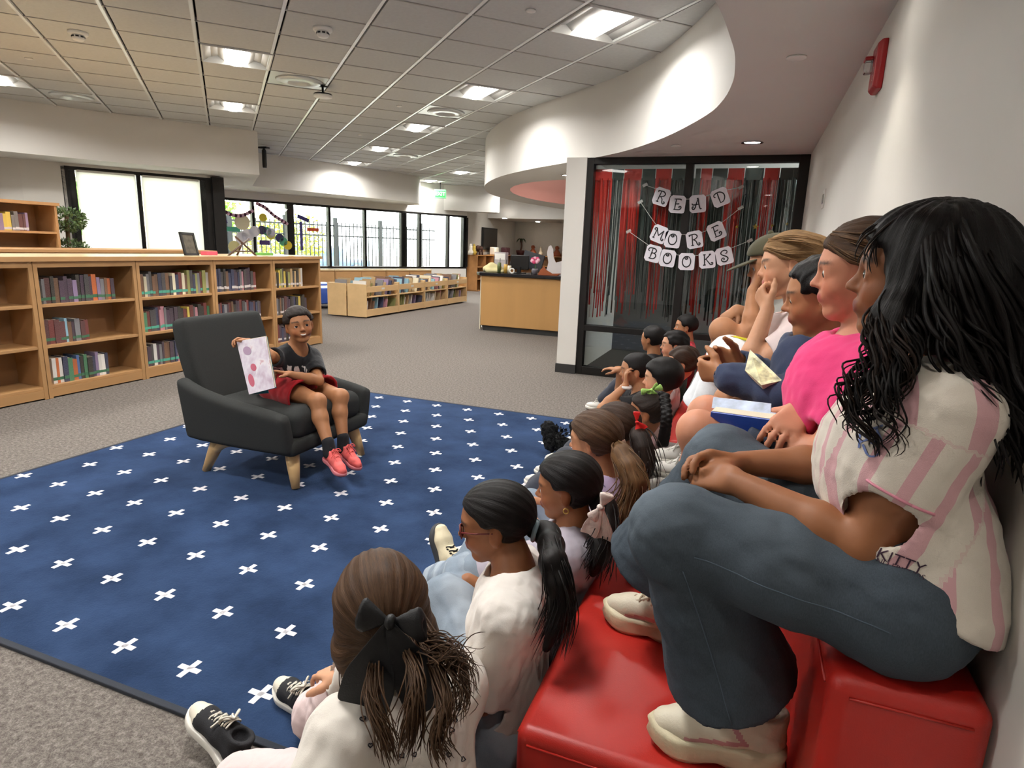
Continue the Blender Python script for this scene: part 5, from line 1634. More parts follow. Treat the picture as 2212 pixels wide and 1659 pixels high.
# ---- girl with dark blond hair, chin on her hand
p = Person('girl with dark blond tied-up hair resting her chin on her hand', (.1, 2.25, SEAT), aty(1703, 574, 2.25), (182, -6, 4), .2, aty(1735, 680, 2.27), (.26, 2.27, SEAT + .11), (0, -1, 0), sk_fair, g=1.0, sw=.135, chest=(.16, 2.27, 1.05), mid=(.23, 2.27, .92), res=.006)
p.set_arm('L', aty(1658, 668, 2.17), elbow=aty(1612, 800, 2.12), x=aty(1640, 632, 2.20) - aty(1658, 668, 2.17), n=(.6, .5, .3), thumb=(.8, .3, .3), L=.135, curl=((.9, 1.2, .7),) * 4)
p.set_arm('R', aty(1600, 745, 2.42), elbow=aty(1680, 760, 2.45), x=aty(1578, 765, 2.38) - aty(1600, 745, 2.42), n=(-.2, -.3, -1), thumb=(0, -1, .2), L=.135, curl=(.5, .5, .3))
p.set_leg('L', aty(1517, 925, 2.25), knee=aty(1572, 792, 2.18)); p.set_leg('R', aty(1512, 880, 2.42), knee=aty(1575, 770, 2.38))
p.body(eyes_=dict(look=(1, 0, -.2)), drop=.01)
p.shirt(cloth_mat('pale_pink_tee', '#e2d0cd'), 'short', .016, hem=((.25, 2.27, SEAT + .06), (-.4, 0, -1)), folds=.004, seed=41, cuff=.55, si=.012)
p.pants(denim_mat('denim_white', '#c3cdd8', '#f2f4f6'), .012, frac=2.0, flare=.02, seed=42, attrs=lambda V: dict(worn=np.clip((V[:, 2] - .72) / .1, 0, 1)))
S = hair_cap(p.head, p.M, p.hh, front=.22, vol=.05, nape=-.22, ear=True, side=-.04, tilt=.5); H = p.hw_
S.ell(H(-.5, 0, .2), .17 * p.hh, k=.05)
p.hairobj(S, h_blond, .0055, 'back', tgt=(-.45, 0, .2), groove=.0022)
p.strands(h_blond, [[H(.30, .1, .4), H(.05, .34, .38), H(-.25, .36, .3), H(-.5, .1, .2)], [H(.3, .22, .28), H(.05, .41, .18), H(-.2, .41, .15), H(-.5, .1, .15)], [H(-.25, .25, -.25), H(-.35, .3, -.05), H(-.5, .1, .15)]], 45, .0026, .009, 6, segs=14)
shoe(p.o, (-.08, 2.27, TIER), (-1, .1, 0), (0, 0, 1), .22, bt); shoe(p.o, (-.1, 2.44, TIER), (-1, .1, 0), (0, 0, 1), .22, bt)

# ---- child in the olive cap at the far end
p = Person('child in an olive cap leaning on one hand at the far bench end', (.1, 2.68, SEAT), aty(1668, 572, 2.66), (185, -14, 0), .2, aty(1705, 650, 2.70), (.25, 2.72, SEAT + .11), (0, -1, 0), sk_mid, g=1.0, sw=.135, chest=(.13, 2.70, 1.06), mid=(.21, 2.71, .92), res=.007)
p.set_arm('L', aty(1626, 628, 2.62), elbow=aty(1622, 712, 2.58), x=aty(1640, 588, 2.62) - aty(1626, 628, 2.62), n=(.9, .3, 0), thumb=(0, .8, .4), L=.135, curl=(.5, .7, .4))
p.set_arm('R', aty(1592, 668, 2.80), elbow=aty(1660, 695, 2.80), x=aty(1562, 690, 2.76) - aty(1592, 668, 2.80), n=(-.3, 0, -1), thumb=(0, -1, .1), L=.135, curl=(.45, .5, .3))
p.set_leg('L', aty(1548, 800, 2.68), knee=aty(1562, 715, 2.58)); p.set_leg('R', aty(1540, 790, 2.84), knee=aty(1590, 710, 2.86))
p.body(eyes_=dict(look=(1, 0, 0)))
p.shirt(cloth_mat('grey_tee', '#8b8a86'), 'short', .014, hem=((.25, 2.72, SEAT + .06), (-.4, 0, -1)), seed=51)
p.pants(cloth_mat('charcoal_shorts', '#38373a'), .016, frac=.62, seed=52)
S = hair_cap(p.head, p.M, p.hh, front=.22, vol=.03, nape=-.2); p.hairobj(S, h_dkbrown, .007)
H = p.hw_; m_cap = cloth_mat('olive_cap', '#4b4836'); cp = thing_part('cap', p.o)
S = Sdf(); S.ell(H(-.05, 0, .2), (.5 * p.hh, .43 * p.hh, .4 * p.hh), p.M, .01); S.cut(H(0, 0, .2), p.M @ v3(.12, 0, -1), .01)
V, F = S.mesh(.006); mesh_obj('crown', V, F, m_cap, cp, True)
S = Sdf(); S.ell(H(.5, 0, .12), (.36 * p.hh, .33 * p.hh, .03 * p.hh), p.M @ np.array(Matrix.Rotation(.2, 3, 'Y')), .01); V, F = S.mesh(.0035); mesh_obj('brim', V, F, m_cap, cp, True)
b = MB(); b.ball(H(-.05, 0, .6), .012, 8, 6); b.build('button', m_cap, cp, True)
shoe(p.o, (-.12, 2.68, TIER), (-1, 0, 0), (0, 0, 1), .21, bt); shoe(p.o, (-.15, 2.86, TIER), (-1, .05, 0), (0, 0, 1), .21, bt)

# nobody's hair or back passes into the wall
for o_ in [o for o in COL.objects if o.name.startswith('person')]:
    for c_ in o_.children:
        if c_.type == 'MESH':
            n_ = len(c_.data.vertices); co = np.empty(n_ * 3, np.float32); c_.data.vertices.foreach_get('co', co); lim = WALLX - .002 - ORI[o_.name][0]
            if (co[::3] > lim).any(): co[::3] = np.minimum(co[::3], lim); c_.data.vertices.foreach_set('co', co); c_.data.update()
# ------------------------------------------------------------------ children on the floor against the bench
pink_sweat = cloth_mat('pale_pink_sweat', '#dcc6c4', rough=.95)


def floor_kid(label, hx, hy, y, az, skin, hh=.195, pitch=0., roll=0., g=.95, shirt=None, sleeve='short', pants=None, lean=.05, res=.008, body_az=None, sx=.0, pz=.118, tall=None, eyes_=None, arms='knees', shoes=None, sw=.13, smile=0., knee_h=.40, hood=False, si=None, inf=.016, folds=.004, seed=1, legs=True):
    hd = aty(hx, hy, y); ba = R(body_az if body_az is not None else az)
    f = v3(math.cos(ba), math.sin(ba), 0); lat = np.cross([0, 0, 1.], f)
    M = head_frame(az, pitch, roll)
    neck = hd + M @ (v3(-.16, 0, -.62) * hh) - v3(0, 0, .012)
    neck[0] = min(neck[0], -.425)
    pel = v3(min(neck[0] - f[0] * lean + sx, -.495), neck[1] - f[1] * lean, pz)
    p = Person(label, (pel[0], pel[1], 0), hd, (az, pitch, roll), hh, neck, pel, lat, skin, g=g, sw=sw, res=res)
    for k, q in (('L', 1), ('R', -1)):
        ank = pel + f * .48 * g + lat * q * .09; ank[2] = .09
        p.set_leg(k, ank, pole=f * .2 + v3(0, 0, 1), l1=.34, l2=.33)
        kn = p.leg[k][1]
        if arms == 'knees':
            wr = kn + v3(0, 0, .045) - lat * q * .03 - f * .03
            p.set_arm(k, wr, pole=-f * .2 + lat * q * .6 - v3(0, 0, 1), x=f * .6 - lat * q * .8 - v3(0, 0, .3), n=(0, 0, -1), thumb=f, L=.125, curl=(.5, .6, .4))
        else:
            a_ = arms[k]; p.set_arm(k, a_['w'], pole=a_.get('pole', lat * q * .4 - v3(0, 0, 1)), x=a_['x'], n=a_['n'], thumb=a_['t'], L=.13, curl=a_.get('curl', (.3, .4, .3)))
    p.body(eyes_=eyes_, smile=smile, legs=legs and shoes is not None)
    p.shirt(shirt, sleeve, inf, seed=seed, folds=folds, si=si, neck_r=.066, hem=(pel + v3(0, 0, -.06), (0, 0, -1)))
    p.pants(pants or cloth_mat('dark_trousers', '#3a3d47'), .012, frac=1.98, seed=seed + 3)
    sh_ = shoes
    sh_ = shoes or dict(style='canvas', upper=[mat('white_canvas')], sole=mat('white_rubber'), tongue=mat('white_canvas'), lace=mat('white_canvas'), nl=3)
    for k, q in (('L', 1), ('R', -1)):
        an = p.leg[k][2]; shoe(p.o, (an[0] - f[0] * .045, an[1] - f[1] * .045, .0135), f, (0, 0, 1), .20, sh_, res=.011)
    return p


def ponytail(p, m, pts, rad, n=60, sr=.004, spread=.012, seed=3, wave=.006, tail=True, nm='ponytail'):
    S = Sdf(); P_ = smooth_path(pts, 9); rr = np.interp(np.linspace(0, 1, 9), np.linspace(0, 1, len(rad)), rad)
    S.chain(P_, rr * .86, k=.02); V, F = S.mesh(max(.005, p.res)); V = relax(V, F, 1)
    d = np.linalg.norm(V[:, None] - P_[None], axis=2); t_ = d.argmin(1) / 8.
    o = mesh_obj(nm, V, F, m, p.o, True, attrs=dict(flow=np.stack([(V[:, 0] + V[:, 1]) * 1.2, t_, V[:, 2] * 0], 1)))
    if n: p.strands(m, [P_], n * 2, sr * .8, max(rad) * .5, seed, segs=18, wave=wave, wfreq=8, lenv=.12, cohere=.5)
    return o


def bow(parent, c, right, up, s, m, tails=((-.5, -1.6), (.5, -1.6)), name='hair_bow', loops=1., tw=.36, fat=1.):
    """ribbon bow: two loops, a knot and two tails"""
    right = unit(right); up = perp(up, right); n = np.cross(right, up); c = v3(c)
    bw = thing_part(name, parent)
    for sg in (-1, 1):
        S = Sdf(); a = c + right * sg * .1 * s; e = c + right * sg * 1.0 * s * loops
        S.cone(a, e + up * .05 * s, .12 * s, .42 * s * fat, .05 * s, flat=(n, .42)); S.cut(e + right * sg * .22 * s, unit(right * sg + up * .25), .12 * s)
        S.cone(e + right * sg * .45 * s, e, .3 * s * fat, .1 * s, .08 * s, 's', flat=(n, .3))
        S.disp = wrinkle(.018 * s, 9 / s, 5 + sg); V, F = S.mesh(max(.0035, .07 * s)); mesh_obj('bow_loop', V, F, m, bw, True)
    S = Sdf(); S.ell(c + n * .05 * s, (.17 * s, .24 * s, .19 * s), np.stack([right, up, n], 1)); V, F = S.mesh(max(.003, .06 * s)); mesh_obj('bow_knot', V, F, m, bw, True)
    for (tx_, ty_) in tails:
        e = c + right * tx_ * s + up * ty_ * s; side = perp(right, unit(e - c)); rows_ = 9; G = []
        for i in range(rows_):
            f = i / (rows_ - 1); w = (.14 + (tw - .14) * min(1, f * 1.6)) * s
            cc = c + (e - c) * f + n * (.06 + .05 * math.sin(f * 5 + tx_)) * s
            notch = 0.
            G.append([cc + side * w * u + n * .06 * s * math.sin(u * 2.2 + tx_ * 3) - unit(e - c) * (abs(u) * .0 if i < rows_ - 1 else (.16 * s * (1 - abs(u)) if True else 0)) for u in (-1, -.5, 0, .5, 1)])
        G = np.array(G); V = G.reshape(-1, 3); F = [(i * 5 + j, i * 5 + j + 1, i * 5 + j + 6, i * 5 + j + 5) for i in range(rows_ - 1) for j in range(4)]
        o = mesh_obj('bow_tail', V, F, m, bw, True); sd_ = o.modifiers.new('solid', 'SOLIDIFY'); sd_.thickness = .012 * s + .001; ss_ = o.modifiers.new('sub', 'SUBSURF'); ss_.levels = 1; ss_.render_levels = 2
    return bw


def tie(p, c, d, r, m, nm='hair_tie'):
    b = MB(); d = unit(d); x = perp((0, 0, 1) if abs(d[2]) < .9 else (1, 0, 0), d); y = np.cross(d, x)
    b.tube([c + r * (x * math.cos(t_) + y * math.sin(t_)) for t_ in np.linspace(0, 2 * math.pi, 17)], r * .3, 6); return b.build(nm, m, p.o, True)


m_tie = mat('hair_elastic', '#d8c8c0', .7)
# ---- girl with the black bow, nearest, seen from behind
m_heart = cloth_mat('heart_shirt', '#d9d2c8')
hd = aty(822, 1302, 1.02)
p = Person('girl with a big black bow, white heart shirt and pink trousers, nearest on floor', (-.5, .93, 0), hd, (128, -12, -4), .2, aty(862, 1478, .97), (-.495, .90, .115), (-math.sin(R(152)) * 1, math.cos(R(152)), 0), sk_fair, g=.97, sw=.135, res=.0055, mid=(-.50, .89, .22))
f = p.fwd; lt = p.lat
s1 = atz(430, 1640, .05); s2 = atz(625, 1545, .05)
p.set_leg('L', v3(-1.02, .93, .075), knee=v3(-.78, .92, .17)); p.set_leg('R', v3(-.98, 1.18, .08), knee=v3(-.77, 1.10, .30))
p.set_arm('L', v3(-.62, .78, .10), pole=(0, -.7, -.5), x=(-.8, -.2, -.4), n=(0, 0, -1), thumb=(0, 1, 0), L=.13)
p.set_arm('R', v3(-.80, 1.06, .34), pole=(.1, .6, -.6), x=(-.8, .3, -.2), n=(0, 0, -1), thumb=(-.3, -1, 0), L=.13)
p.body()
sh = p.shirt(m_heart, 'long', .022, folds=.006, seed=61, neck_r=.075, hem=(v3(0, 0, .04), (0, 0, -1)), si=.02)
# little heart outlines printed on the shirt
polys = []
for hx_, hy_, sz, an in ((784, 1553, 14, 20), (903, 1545, 15, 80), (897, 1572, 15, 70), (990, 1530, 12, -40), (982, 1553, 14, -80), (975, 1577, 13, 200), (1066, 1508, 11, 180), (1029, 1575, 10, 30), (1068, 1577, 10, 190), (1022, 1602, 12, 180), (868, 1632, 13, 40), (895, 1630, 11, 30), (969, 1630, 12, -20), (1062, 1648, 10, 30), (1082, 1650, 9, -60), (840, 1590, 12, 70), (945, 1500, 12, 15), (1010, 1480, 11, 60), (930, 1600, 12, -30), (1045, 1545, 11, 110), (800, 1610, 11, 0), (1000, 1640, 11, 80)):
    th = np.linspace(0, 2 * math.pi, 22); xs = 16 * np.sin(th) ** 3; ys_ = 13 * np.cos(th) - 5 * np.cos(2 * th) - 2 * np.cos(3 * th) - np.cos(4 * th)
    ca, sa = math.cos(R(an)), math.sin(R(an)); k_ = sz / 34.
    P = [aty(hx_ + (a * ca - b_ * sa) * k_, hy_ - (a * sa + b_ * ca) * k_, .8) for a, b_ in zip(xs, ys_)]
    me = sh.data; polys.append((hx_, hy_, P))
me = sh.data; bvh = BVHTree.FromPolygons([v.co for v in me.vertices], [tuple(q.vertices) for q in me.polygons]); og = Vector(ORI[sh.name]); b = MB()
for hx_, hy_, P in polys:
    pts = []
    for q in P:
        dr = Vector(unit(q - CAMP)); h_ = bvh.ray_cast(Vector(CAMP) - og, dr)
        if h_[0] is not None: pts.append(np.array(h_[0] + og + h_[1] * .001))
    if len(pts) == len(P): b.tube(pts, .0011, 4, cap=False)
if b.n: o = b.build('heart_print', mat('heart_ink', '#26222a', .8), sh); o['kind'] = 'stuff'
p.pants(pink_sweat, .016, frac=2.0, folds=.007, seed=62, flare=.012)
conv = dict(style='canvas', upper=[mat('black_canvas', '#1b1b1f', .8, bump=.3, bscale=500), mat('toe_rubber', '#d8d0be', .5)], sole=mat('white_rubber', '#dedad0', .5), tongue=mat('black_canvas'), lace=mat('lace_white', '#d9d3c4', .8), nl=5)
dd = unit(v3(-1, .12, 0)); shoe(p.o, atz(515, 1668, .0) * v3(1, 1, 0) + v3(0, 0, .002), v3(-1, .22, .35), v3(.35, .15, 1), .225, conv, res=.0045)
shoe(p.o, atz(705, 1580, .0) * v3(1, 1, 0) + v3(.0, 0, .014), v3(-1, .25, .1), v3(.05, -.2, 1), .225, conv, res=.0045)
b = MB(); S = Sdf(); S.cone(v3(-.60, .72, .05), v3(-.45, .70, .05), .09, .08); V, F = S.mesh(.008)
bag = mesh_obj('bag', V, F, mat('black_cloth', '#17171a', .9), None, True, base=(-.52, .71, 0)); tag(bag, 'small black cloth bag beside the girl with the black bow', 'bag')
H = p.hw_
S = hair_cap(p.head, p.M, p.hh, front=.30, vol=.075, nape=-.5, ear=False, side=.12, tilt=.5)
S.chain([H(-.2, .25, .1), H(-.2, .33, -.35), H(-.28, .3, -.7)], [.2 * p.hh, .17 * p.hh, .1 * p.hh], k=.04); S.chain([H(-.2, -.25, .1), H(-.2, -.33, -.35), H(-.3, -.32, -.8)], [.2 * p.hh, .18 * p.hh, .14 * p.hh], k=.04)
S.chain([H(-.38, 0, .0), H(-.45, 0, -.5), H(-.5, -.02, -1.0)], [.24 * p.hh, .2 * p.hh, .13 * p.hh], k=.04)
p.hairobj(S, h_brown, .0048, 'back', tgt=(-.52, 0, -.1), groove=.002)
q_ = aty
gs = [[H(-.4, .1, .1), q_(815, 1400, .90), q_(805, 1500, .83), q_(830, 1580, .80), q_(850, 1650, .79)], [H(-.4, -.1, .1), q_(880, 1400, .90), q_(900, 1480, .83), q_(890, 1560, .80), q_(870, 1640, .79)], [H(-.4, -.2, .1), q_(930, 1420, .90), q_(960, 1520, .83), q_(945, 1590, .80), q_(962, 1650, .79)]]
p.strands(h_brown, gs, 220, .0019, .009, 71, segs=22, wave=.006, wfreq=9, taper=.4)
gs = [[H(-.2, -.3, .1), q_(925, 1370, .95), q_(965, 1400, .90), q_(1005, 1440, .87), q_(1030, 1500, .84)], [H(-.2, -.3, .0), q_(925, 1390, .94), q_(980, 1430, .89), q_(1000, 1500, .85), q_(985, 1560, .82)], [H(-.25, -.25, .0), q_(915, 1390, .93), q_(945, 1420, .89), q_(985, 1420, .87), q_(1020, 1400, .87)]]
p.strands(h_brown, gs, 130, .0017, .009, 72, segs=24, wave=.010, wfreq=11, taper=.35, cohere=.4)
gs = [[H(-.1, .36, .05), H(-.12, .42, -.4), q_(742, 1420, .99), q_(765, 1500, .90), q_(745, 1535, .87)], [H(.05, .33, .2), H(.02, .40, -.2), H(-.02, .41, -.6), H(-.03, .38, -.85)]]
p.strands(h_brown, gs, 90, .0018, .007, 73, segs=18, wave=.006, wfreq=8, taper=.35)
bow(p.o, q_(845, 1342, .885), v3(1, .15, 0), v3(.05, .1, 1), .066, mat('black_satin', '#0d0d10', .55, bump=.2, bscale=300), fat=1.25, tails=((-.85, -2.9), (1.4, -2.5)), tw=.8, loops=.8)

# ---- girl with glasses and a long black ponytail
p = Person('girl with red glasses, long black ponytail and a white shirt', (-.47, 1.36, 0), aty(1068, 1128, 1.38), (197, -9, 0), .205, aty(1112, 1238, 1.36), (-.49, 1.33, .118), (math.sin(R(190)), -math.cos(R(190)), 0), sk_deep, g=1.0, sw=.135, res=.005, mid=(-.48, 1.33, .26))
p.lat = perp(v3(-math.sin(R(195)), math.cos(R(195)), 0), p.up); p.fwd = np.cross(p.lat, p.up); p.sh = {k: p.neck - p.up * .055 + p.lat * (.135 * q) for k, q in (('L', 1), ('R', -1))}
p.hip = {k: p.pelvis + p.lat * .075 * q for k, q in (('L', 1), ('R', -1))}
p.set_leg('L', v3(-.72, 1.38, .10), knee=aty(965, 1300, 1.48)); p.set_leg('R', atz(945, 1255, .10), knee=aty(1010, 1250, 1.62))
p.set_arm('L', aty(985, 1398, 1.36), pole=(.2, -.5, -1), x=(-1, .4, .1), n=(0, .3, -1), thumb=(0, 1, .2), L=.135)
p.set_arm('R', v3(-.70, 1.55, .36), pole=(.2, .5, -1), x=(-1, 0, -.2), n=(0, 0, -1), thumb=(0, -1, .2), L=.135)
p.body(eyes_=dict(look=(1, 0, -.3)), drop=.01)
p.shirt(cloth_mat('white_tee', '#e3dcd4'), 'short', .024, folds=.006, seed=81, cuff=.85, si=.018, sr=.01, neck_r=.07, hem=(v3(0, 0, .05), (0, 0, -1)), res=.0055)
p.pants(m_jean_lt, .014, frac=1.95, folds=.006, seed=82, flare=.01, attrs=lambda V: dict(worn=np.clip(.3 + .5 * np.sin(V[:, 2] * 40 + V[:, 0] * 30), 0, 1)))
boot = dict(style='boot', upper=[mat('cream_boot', '#dccfae', .6, bump=.15, bscale=200)], sole=mat('dark_boot_sole', '#3a3b3d', .7), tongue=mat('cream_boot'), lace=mat('lace_black', '#18181b', .8), nl=6)
shoe(p.o, atz(965, 1262, .02), v3(-.45, .35, 1.0), v3(1, -.5, .45), .24, boot, res=.005)
shoe(p.o, v3(-.70, 1.38, .014), v3(-1, .1, 0), v3(0, 0, 1), .24, boot, res=.006)
H = p.hw_
S = hair_cap(p.head, p.M, p.hh, front=.20, vol=.035, nape=-.22, ear=True, side=-.04, tilt=.45)
p.hairobj(S, h_black, .0045, 'back', tgt=(-.5, 0, -.12), groove=.0012)
p0 = H(-.46, .0, -.15)
ponytail(p, h_black, [p0, H(-.66, .02, -.22), aty(1195, 1215, 1.27), aty(1212, 1310, 1.24), aty(1180, 1400, 1.20)], [.022, .034, .036, .03, .012], 90, .0032, .008, 83, wave=.004)
tie(p, H(-.5, 0, -.16), H(-.66, .02, -.22) - p0, .024, mat('pale_blue_tie', '#9fb7c4', .4))
gls = thing_part('glasses', p.o); mg = mat('red_frame', '#6b2320', .35)
for sy in (-1, 1):
    b = MB(); c_ = (.415, .145 * sy, -.02)
    b.tube([H(c_[0] - .02 * abs(math.cos(t_)) , c_[1] + .105 * math.cos(t_), c_[2] + .085 * math.sin(t_)) for t_ in np.linspace(0, 2 * math.pi, 25)], .0022, 6); b.build('rim', mg, gls, True)
    b = MB(); b.tube([H(.385, .25 * sy, .01), H(.2, .345 * sy, .02), H(-.02, .375 * sy, .02)], .0022, 6); b.build('temple_arm', mg, gls, True)
    b = MB(); b.extrude([H(.408, .145 * sy + .1 * math.cos(t_), -.02 + .08 * math.sin(t_)) for t_ in np.linspace(0, 2 * math.pi, 20, endpoint=False)], p.M[:, 0], .0012); b.build('lens', m_glass, gls)
b = MB(); b.tube([H(.40, -.045, .0), H(.43, 0, .015), H(.40, .045, .0)], .002, 6); b.build('bridge', mg, gls, True)

# ---- girl with the cream bow and grey hoodie
p = floor_kid('girl with black hair, a cream ribbon and a grey hooded top', 1222, 1052, 1.72, 188, sk_deep, .2, -6, shirt=cloth_mat('grey_hoodie', '#a9a2ac', rough=.95), sleeve='long', pants=m_jean_lt, res=.006, inf=.022, si=.018, seed=91, folds=.006)
H = p.hw_
S = hair_cap(p.head, p.M, p.hh, front=.20, vol=.06, nape=-.26, ear=True, side=-.03, tilt=.45); p.hairobj(S, h_black, .005, 'back', tgt=(-.48, 0, -.2), groove=.001)
ponytail(p, h_black, [H(-.46, 0, -.2), H(-.6, .05, -.35), aty(1300, 1190, 1.62), aty(1280, 1240, 1.60)], [.03, .04, .032, .012], 50, .0035, .009, 92)
bow(p.o, aty(1298, 1095, 1.60), v3(.35, -.1, .75), v3(-.6, -.2, .5), .05, mat('cream_ribbon', '#dccdc4', .6, bump=.2, bscale=300), tails=((-2.0, -1.3), (-2.1, -.2)), tw=.5, loops=.8)
S = Sdf(); a_ = p.neck - p.fwd * .06 - p.up * .03
S.chain([a_ + p.lat * .085 + p.fwd * .03, a_ - p.fwd * .02, a_ - p.lat * .085 + p.fwd * .03], [.032, .04, .032], k=.03); S.disp = wrinkle(.004, 60, 9); V, F = S.mesh(.006); mesh_obj('hood', V, F, cloth_mat('grey_hoodie'), p.o, True)
tie(p, H(-.05, .40, -.22), p.M[:, 1], .0075, mat('gold', '#c8a25a', .3, metal=1.), 'earring')

# ---- girl with the brown ponytail and lilac top
def dots(t, v, base):
    vo = t.new('TexVoronoi'); vo.inputs['Scale'].default_value = 34; t.link(v, vo.inputs['Vector'])
    return t.mix(t.math('LESS_THAN', vo.outputs['Distance'], .22), base, srgb('#6f6390'))


p = floor_kid('girl with a long brown ponytail and a dotted lilac top', 1282, 950, 2.12, 175, sk_mid, .2, -8, shirt=cloth_mat('lilac_dots', '#c3aed0', pattern=dots), pants=m_jean_lt, res=.0065, seed=101)
H = p.hw_
S = hair_cap(p.head, p.M, p.hh, front=.22, vol=.055, nape=-.24, ear=False, side=-.03, tilt=.45); p.hairobj(S, h_brown, .0055, 'back', tgt=(-.5, 0, -.12), groove=.0016)
ponytail(p, h_ltbrown, [H(-.48, 0, -.12), aty(1345, 985, 1.98), aty(1372, 1040, 1.93), aty(1355, 1100, 1.90), aty(1340, 1130, 1.88)], [.024, .042, .046, .034, .012], 80, .0036, .010, 102)
tie(p, H(-.53, 0, -.12), p.M[:, 0], .026, mat('pale_pink_tie', '#e2c3b4', .5))

# ---- girl with the red bow
p = floor_kid('girl with dark brown hair and a bright red bow', 1328, 925, 2.50, 180, sk_mid, .2, -8, shirt=cloth_mat('black_top', '#1d1c20'), sleeve='long', res=.007, seed=111)
H = p.hw_
S = hair_cap(p.head, p.M, p.hh, front=.22, vol=.055, nape=-.26, ear=False, side=-.03, tilt=.45); p.hairobj(S, h_dkbrown, .006, 'back', tgt=(-.5, 0, -.1), groove=.0014)
ponytail(p, h_blackbrown, [H(-.48, 0, -.1), aty(1382, 945, 2.36), aty(1395, 1000, 2.30), aty(1388, 1040, 2.26)], [.026, .044, .04, .014], 60, .0036, .010, 112)
bow(p.o, aty(1376, 912, 2.36), v3(.15, -.1, -.9), v3(.9, .3, 0), .036, mat('red_satin', '#d3201c', .5), tails=((.9, .9), (1.5, .2)), tw=.4)
fuzzy = dict(style='boot', upper=[mat('black_fur', '#141416', .95, bump=1., bscale=160, bdist=.02)], sole=mat('black_rubber', '#1a1a1c', .7), tongue=mat('black_fur'), lace=mat('black_fur'), nl=3)

# ---- girl with the green bow and braid
p = floor_kid('girl with a lime green bow and a long black braid', 1398, 890, 2.88, 178, sk_deep, .195, -6, shirt=cloth_mat('pale_lilac', '#d8c9d2'), sleeve='long', res=.007, seed=121)
H = p.hw_
S = hair_cap(p.head, p.M, p.hh, front=.17, vol=.04, nape=-.25, ear=True, side=-.04, tilt=.45); p.hairobj(S, h_blackbrown, .006, 'back', tgt=(-.2, 0, .5), groove=.001)
bow(p.o, aty(1408, 842, 2.84), v3(.9, .2, .3), v3(-.2, -.3, .9), .042, mat('lime_ribbon', '#b4e27a', .5), tails=((.9, .5), (-.7, -.3), (.2, -.9)), tw=.35)
br = smooth_path([aty(1434, 850, 2.78), aty(1440, 895, 2.72), aty(1436, 935, 2.70), aty(1430, 965, 2.70)], 26); S = Sdf()
for i in range(25):
    sd_ = perp(v3(1, 0, 0), unit(br[min(i + 1, 25)] - br[i])); S.ell(br[i] + sd_ * (.010 if i % 2 else -.010), (.017, .013, .014), k=.006)
V, F = S.mesh(.005); mesh_obj('braid', V, F, h_black, p.o, True, attrs=dict(flow=V * .5))

# ---- the six farther children
tee = lambda n_, c_: cloth_mat(n_, c_)
p = floor_kid('child with a smooth dark bob looking left, chin raised', 1428, 818, 3.30, 180, sk_fair, .205, -4, shirt=tee('soft_white_tee', '#d6d0cc'), res=.008, seed=131)
S = hair_cap(p.head, p.M, p.hh, front=.24, vol=.07, nape=-.3, ear=False, side=.08, tilt=.4); p.hairobj(S, h_black, .007, 'down')
p = floor_kid('boy with cropped black hair resting his cheek on his hand', 1372, 800, 3.62, 190, sk_mid, .2, -5, shirt=tee('black_tee', '#1b1b1e'), res=.008, seed=141, arms=dict(L=dict(w=aty(1352, 832, 3.52), x=(-.1, .1, 1), n=(1, .3, .1), t=(0, 1, 0), curl=(.5, .6, .4)), R=dict(w=aty(1338, 800, 3.85), x=(-1, .1, .1), n=(0, 0, -1), t=(0, -1, 0))))
S = hair_cap(p.head, p.M, p.hh, front=.24, vol=.03, nape=-.2, tilt=.3); p.hairobj(S, h_black, .007)
b = MB(); b.tube([aty(1352, 836, 3.52) + .028 * (v3(1, 0, 0) * math.cos(t_) + v3(0, 1, 0) * math.sin(t_)) for t_ in np.linspace(0, 2 * math.pi, 13)], .01, 6); b.build('wristband', mat('white_band', '#dedad6', .8), p.o, True)
p = floor_kid('boy with tousled dark hair and thin glasses in a grey shirt', 1472, 786, 3.98, 185, sk_fair, .2, -6, shirt=tee('grey_white_tee', '#c2bfbd'), res=.008, seed=151)
S = hair_cap(p.head, p.M, p.hh, front=.25, vol=.06, nape=-.22, tilt=.3); S.disp = wrinkle(.01, 90, 4); p.hairobj(S, h_dkbrown, .007)
gls = thing_part('glasses', p.o); H = p.hw_
for sy in (-1, 1):
    b = MB(); b.tube([H(.40, .145 * sy + .1 * math.cos(t_), -.01 + .08 * math.sin(t_)) for t_ in np.linspace(0, 2 * math.pi, 17)], .0025, 5); b.build('rim', m_black, gls, True)
    b = MB(); b.tube([H(.37, .25 * sy, .02), H(-.02, .375 * sy, .02)], .0025, 5); b.build('temple_arm', m_black, gls, True)
p = floor_kid('smiling boy with thick black hair turned to the left', 1455, 746, 4.55, 195, sk_fair, .2, 0, shirt=tee('dark_green_tee', '#33423a'), res=.008, seed=161, smile=.7)
S = hair_cap(p.head, p.M, p.hh, front=.27, vol=.06, nape=-.2, tilt=.25); S.disp = wrinkle(.006, 90, 5); p.hairobj(S, h_black, .007)
p = floor_kid('boy with short black hair seen from behind, hand stretched out', 1408, 732, 5.0, 160, sk_tan, .2, 0, shirt=tee('black_tee', '#1b1b1e'), sleeve='long', res=.009, seed=171, arms=dict(L=dict(w=aty(1352, 797, 4.9), x=(-1, -.1, .1), n=(0, .2, -1), t=(0, .2, 1)), R=dict(w=aty(1385, 810, 5.2), x=(-1, .1, .1), n=(0, 0, -1), t=(0, -1, 0))))
S = hair_cap(p.head, p.M, p.hh, front=.25, vol=.05, nape=-.25, tilt=.3); p.hairobj(S, h_black, .008)
p = floor_kid('boy in a red shirt sitting farthest from the camera', 1480, 706, 5.55, 190, sk_mid, .2, 0, shirt=tee('red_tee', '#b3182c'), res=.009, seed=181)
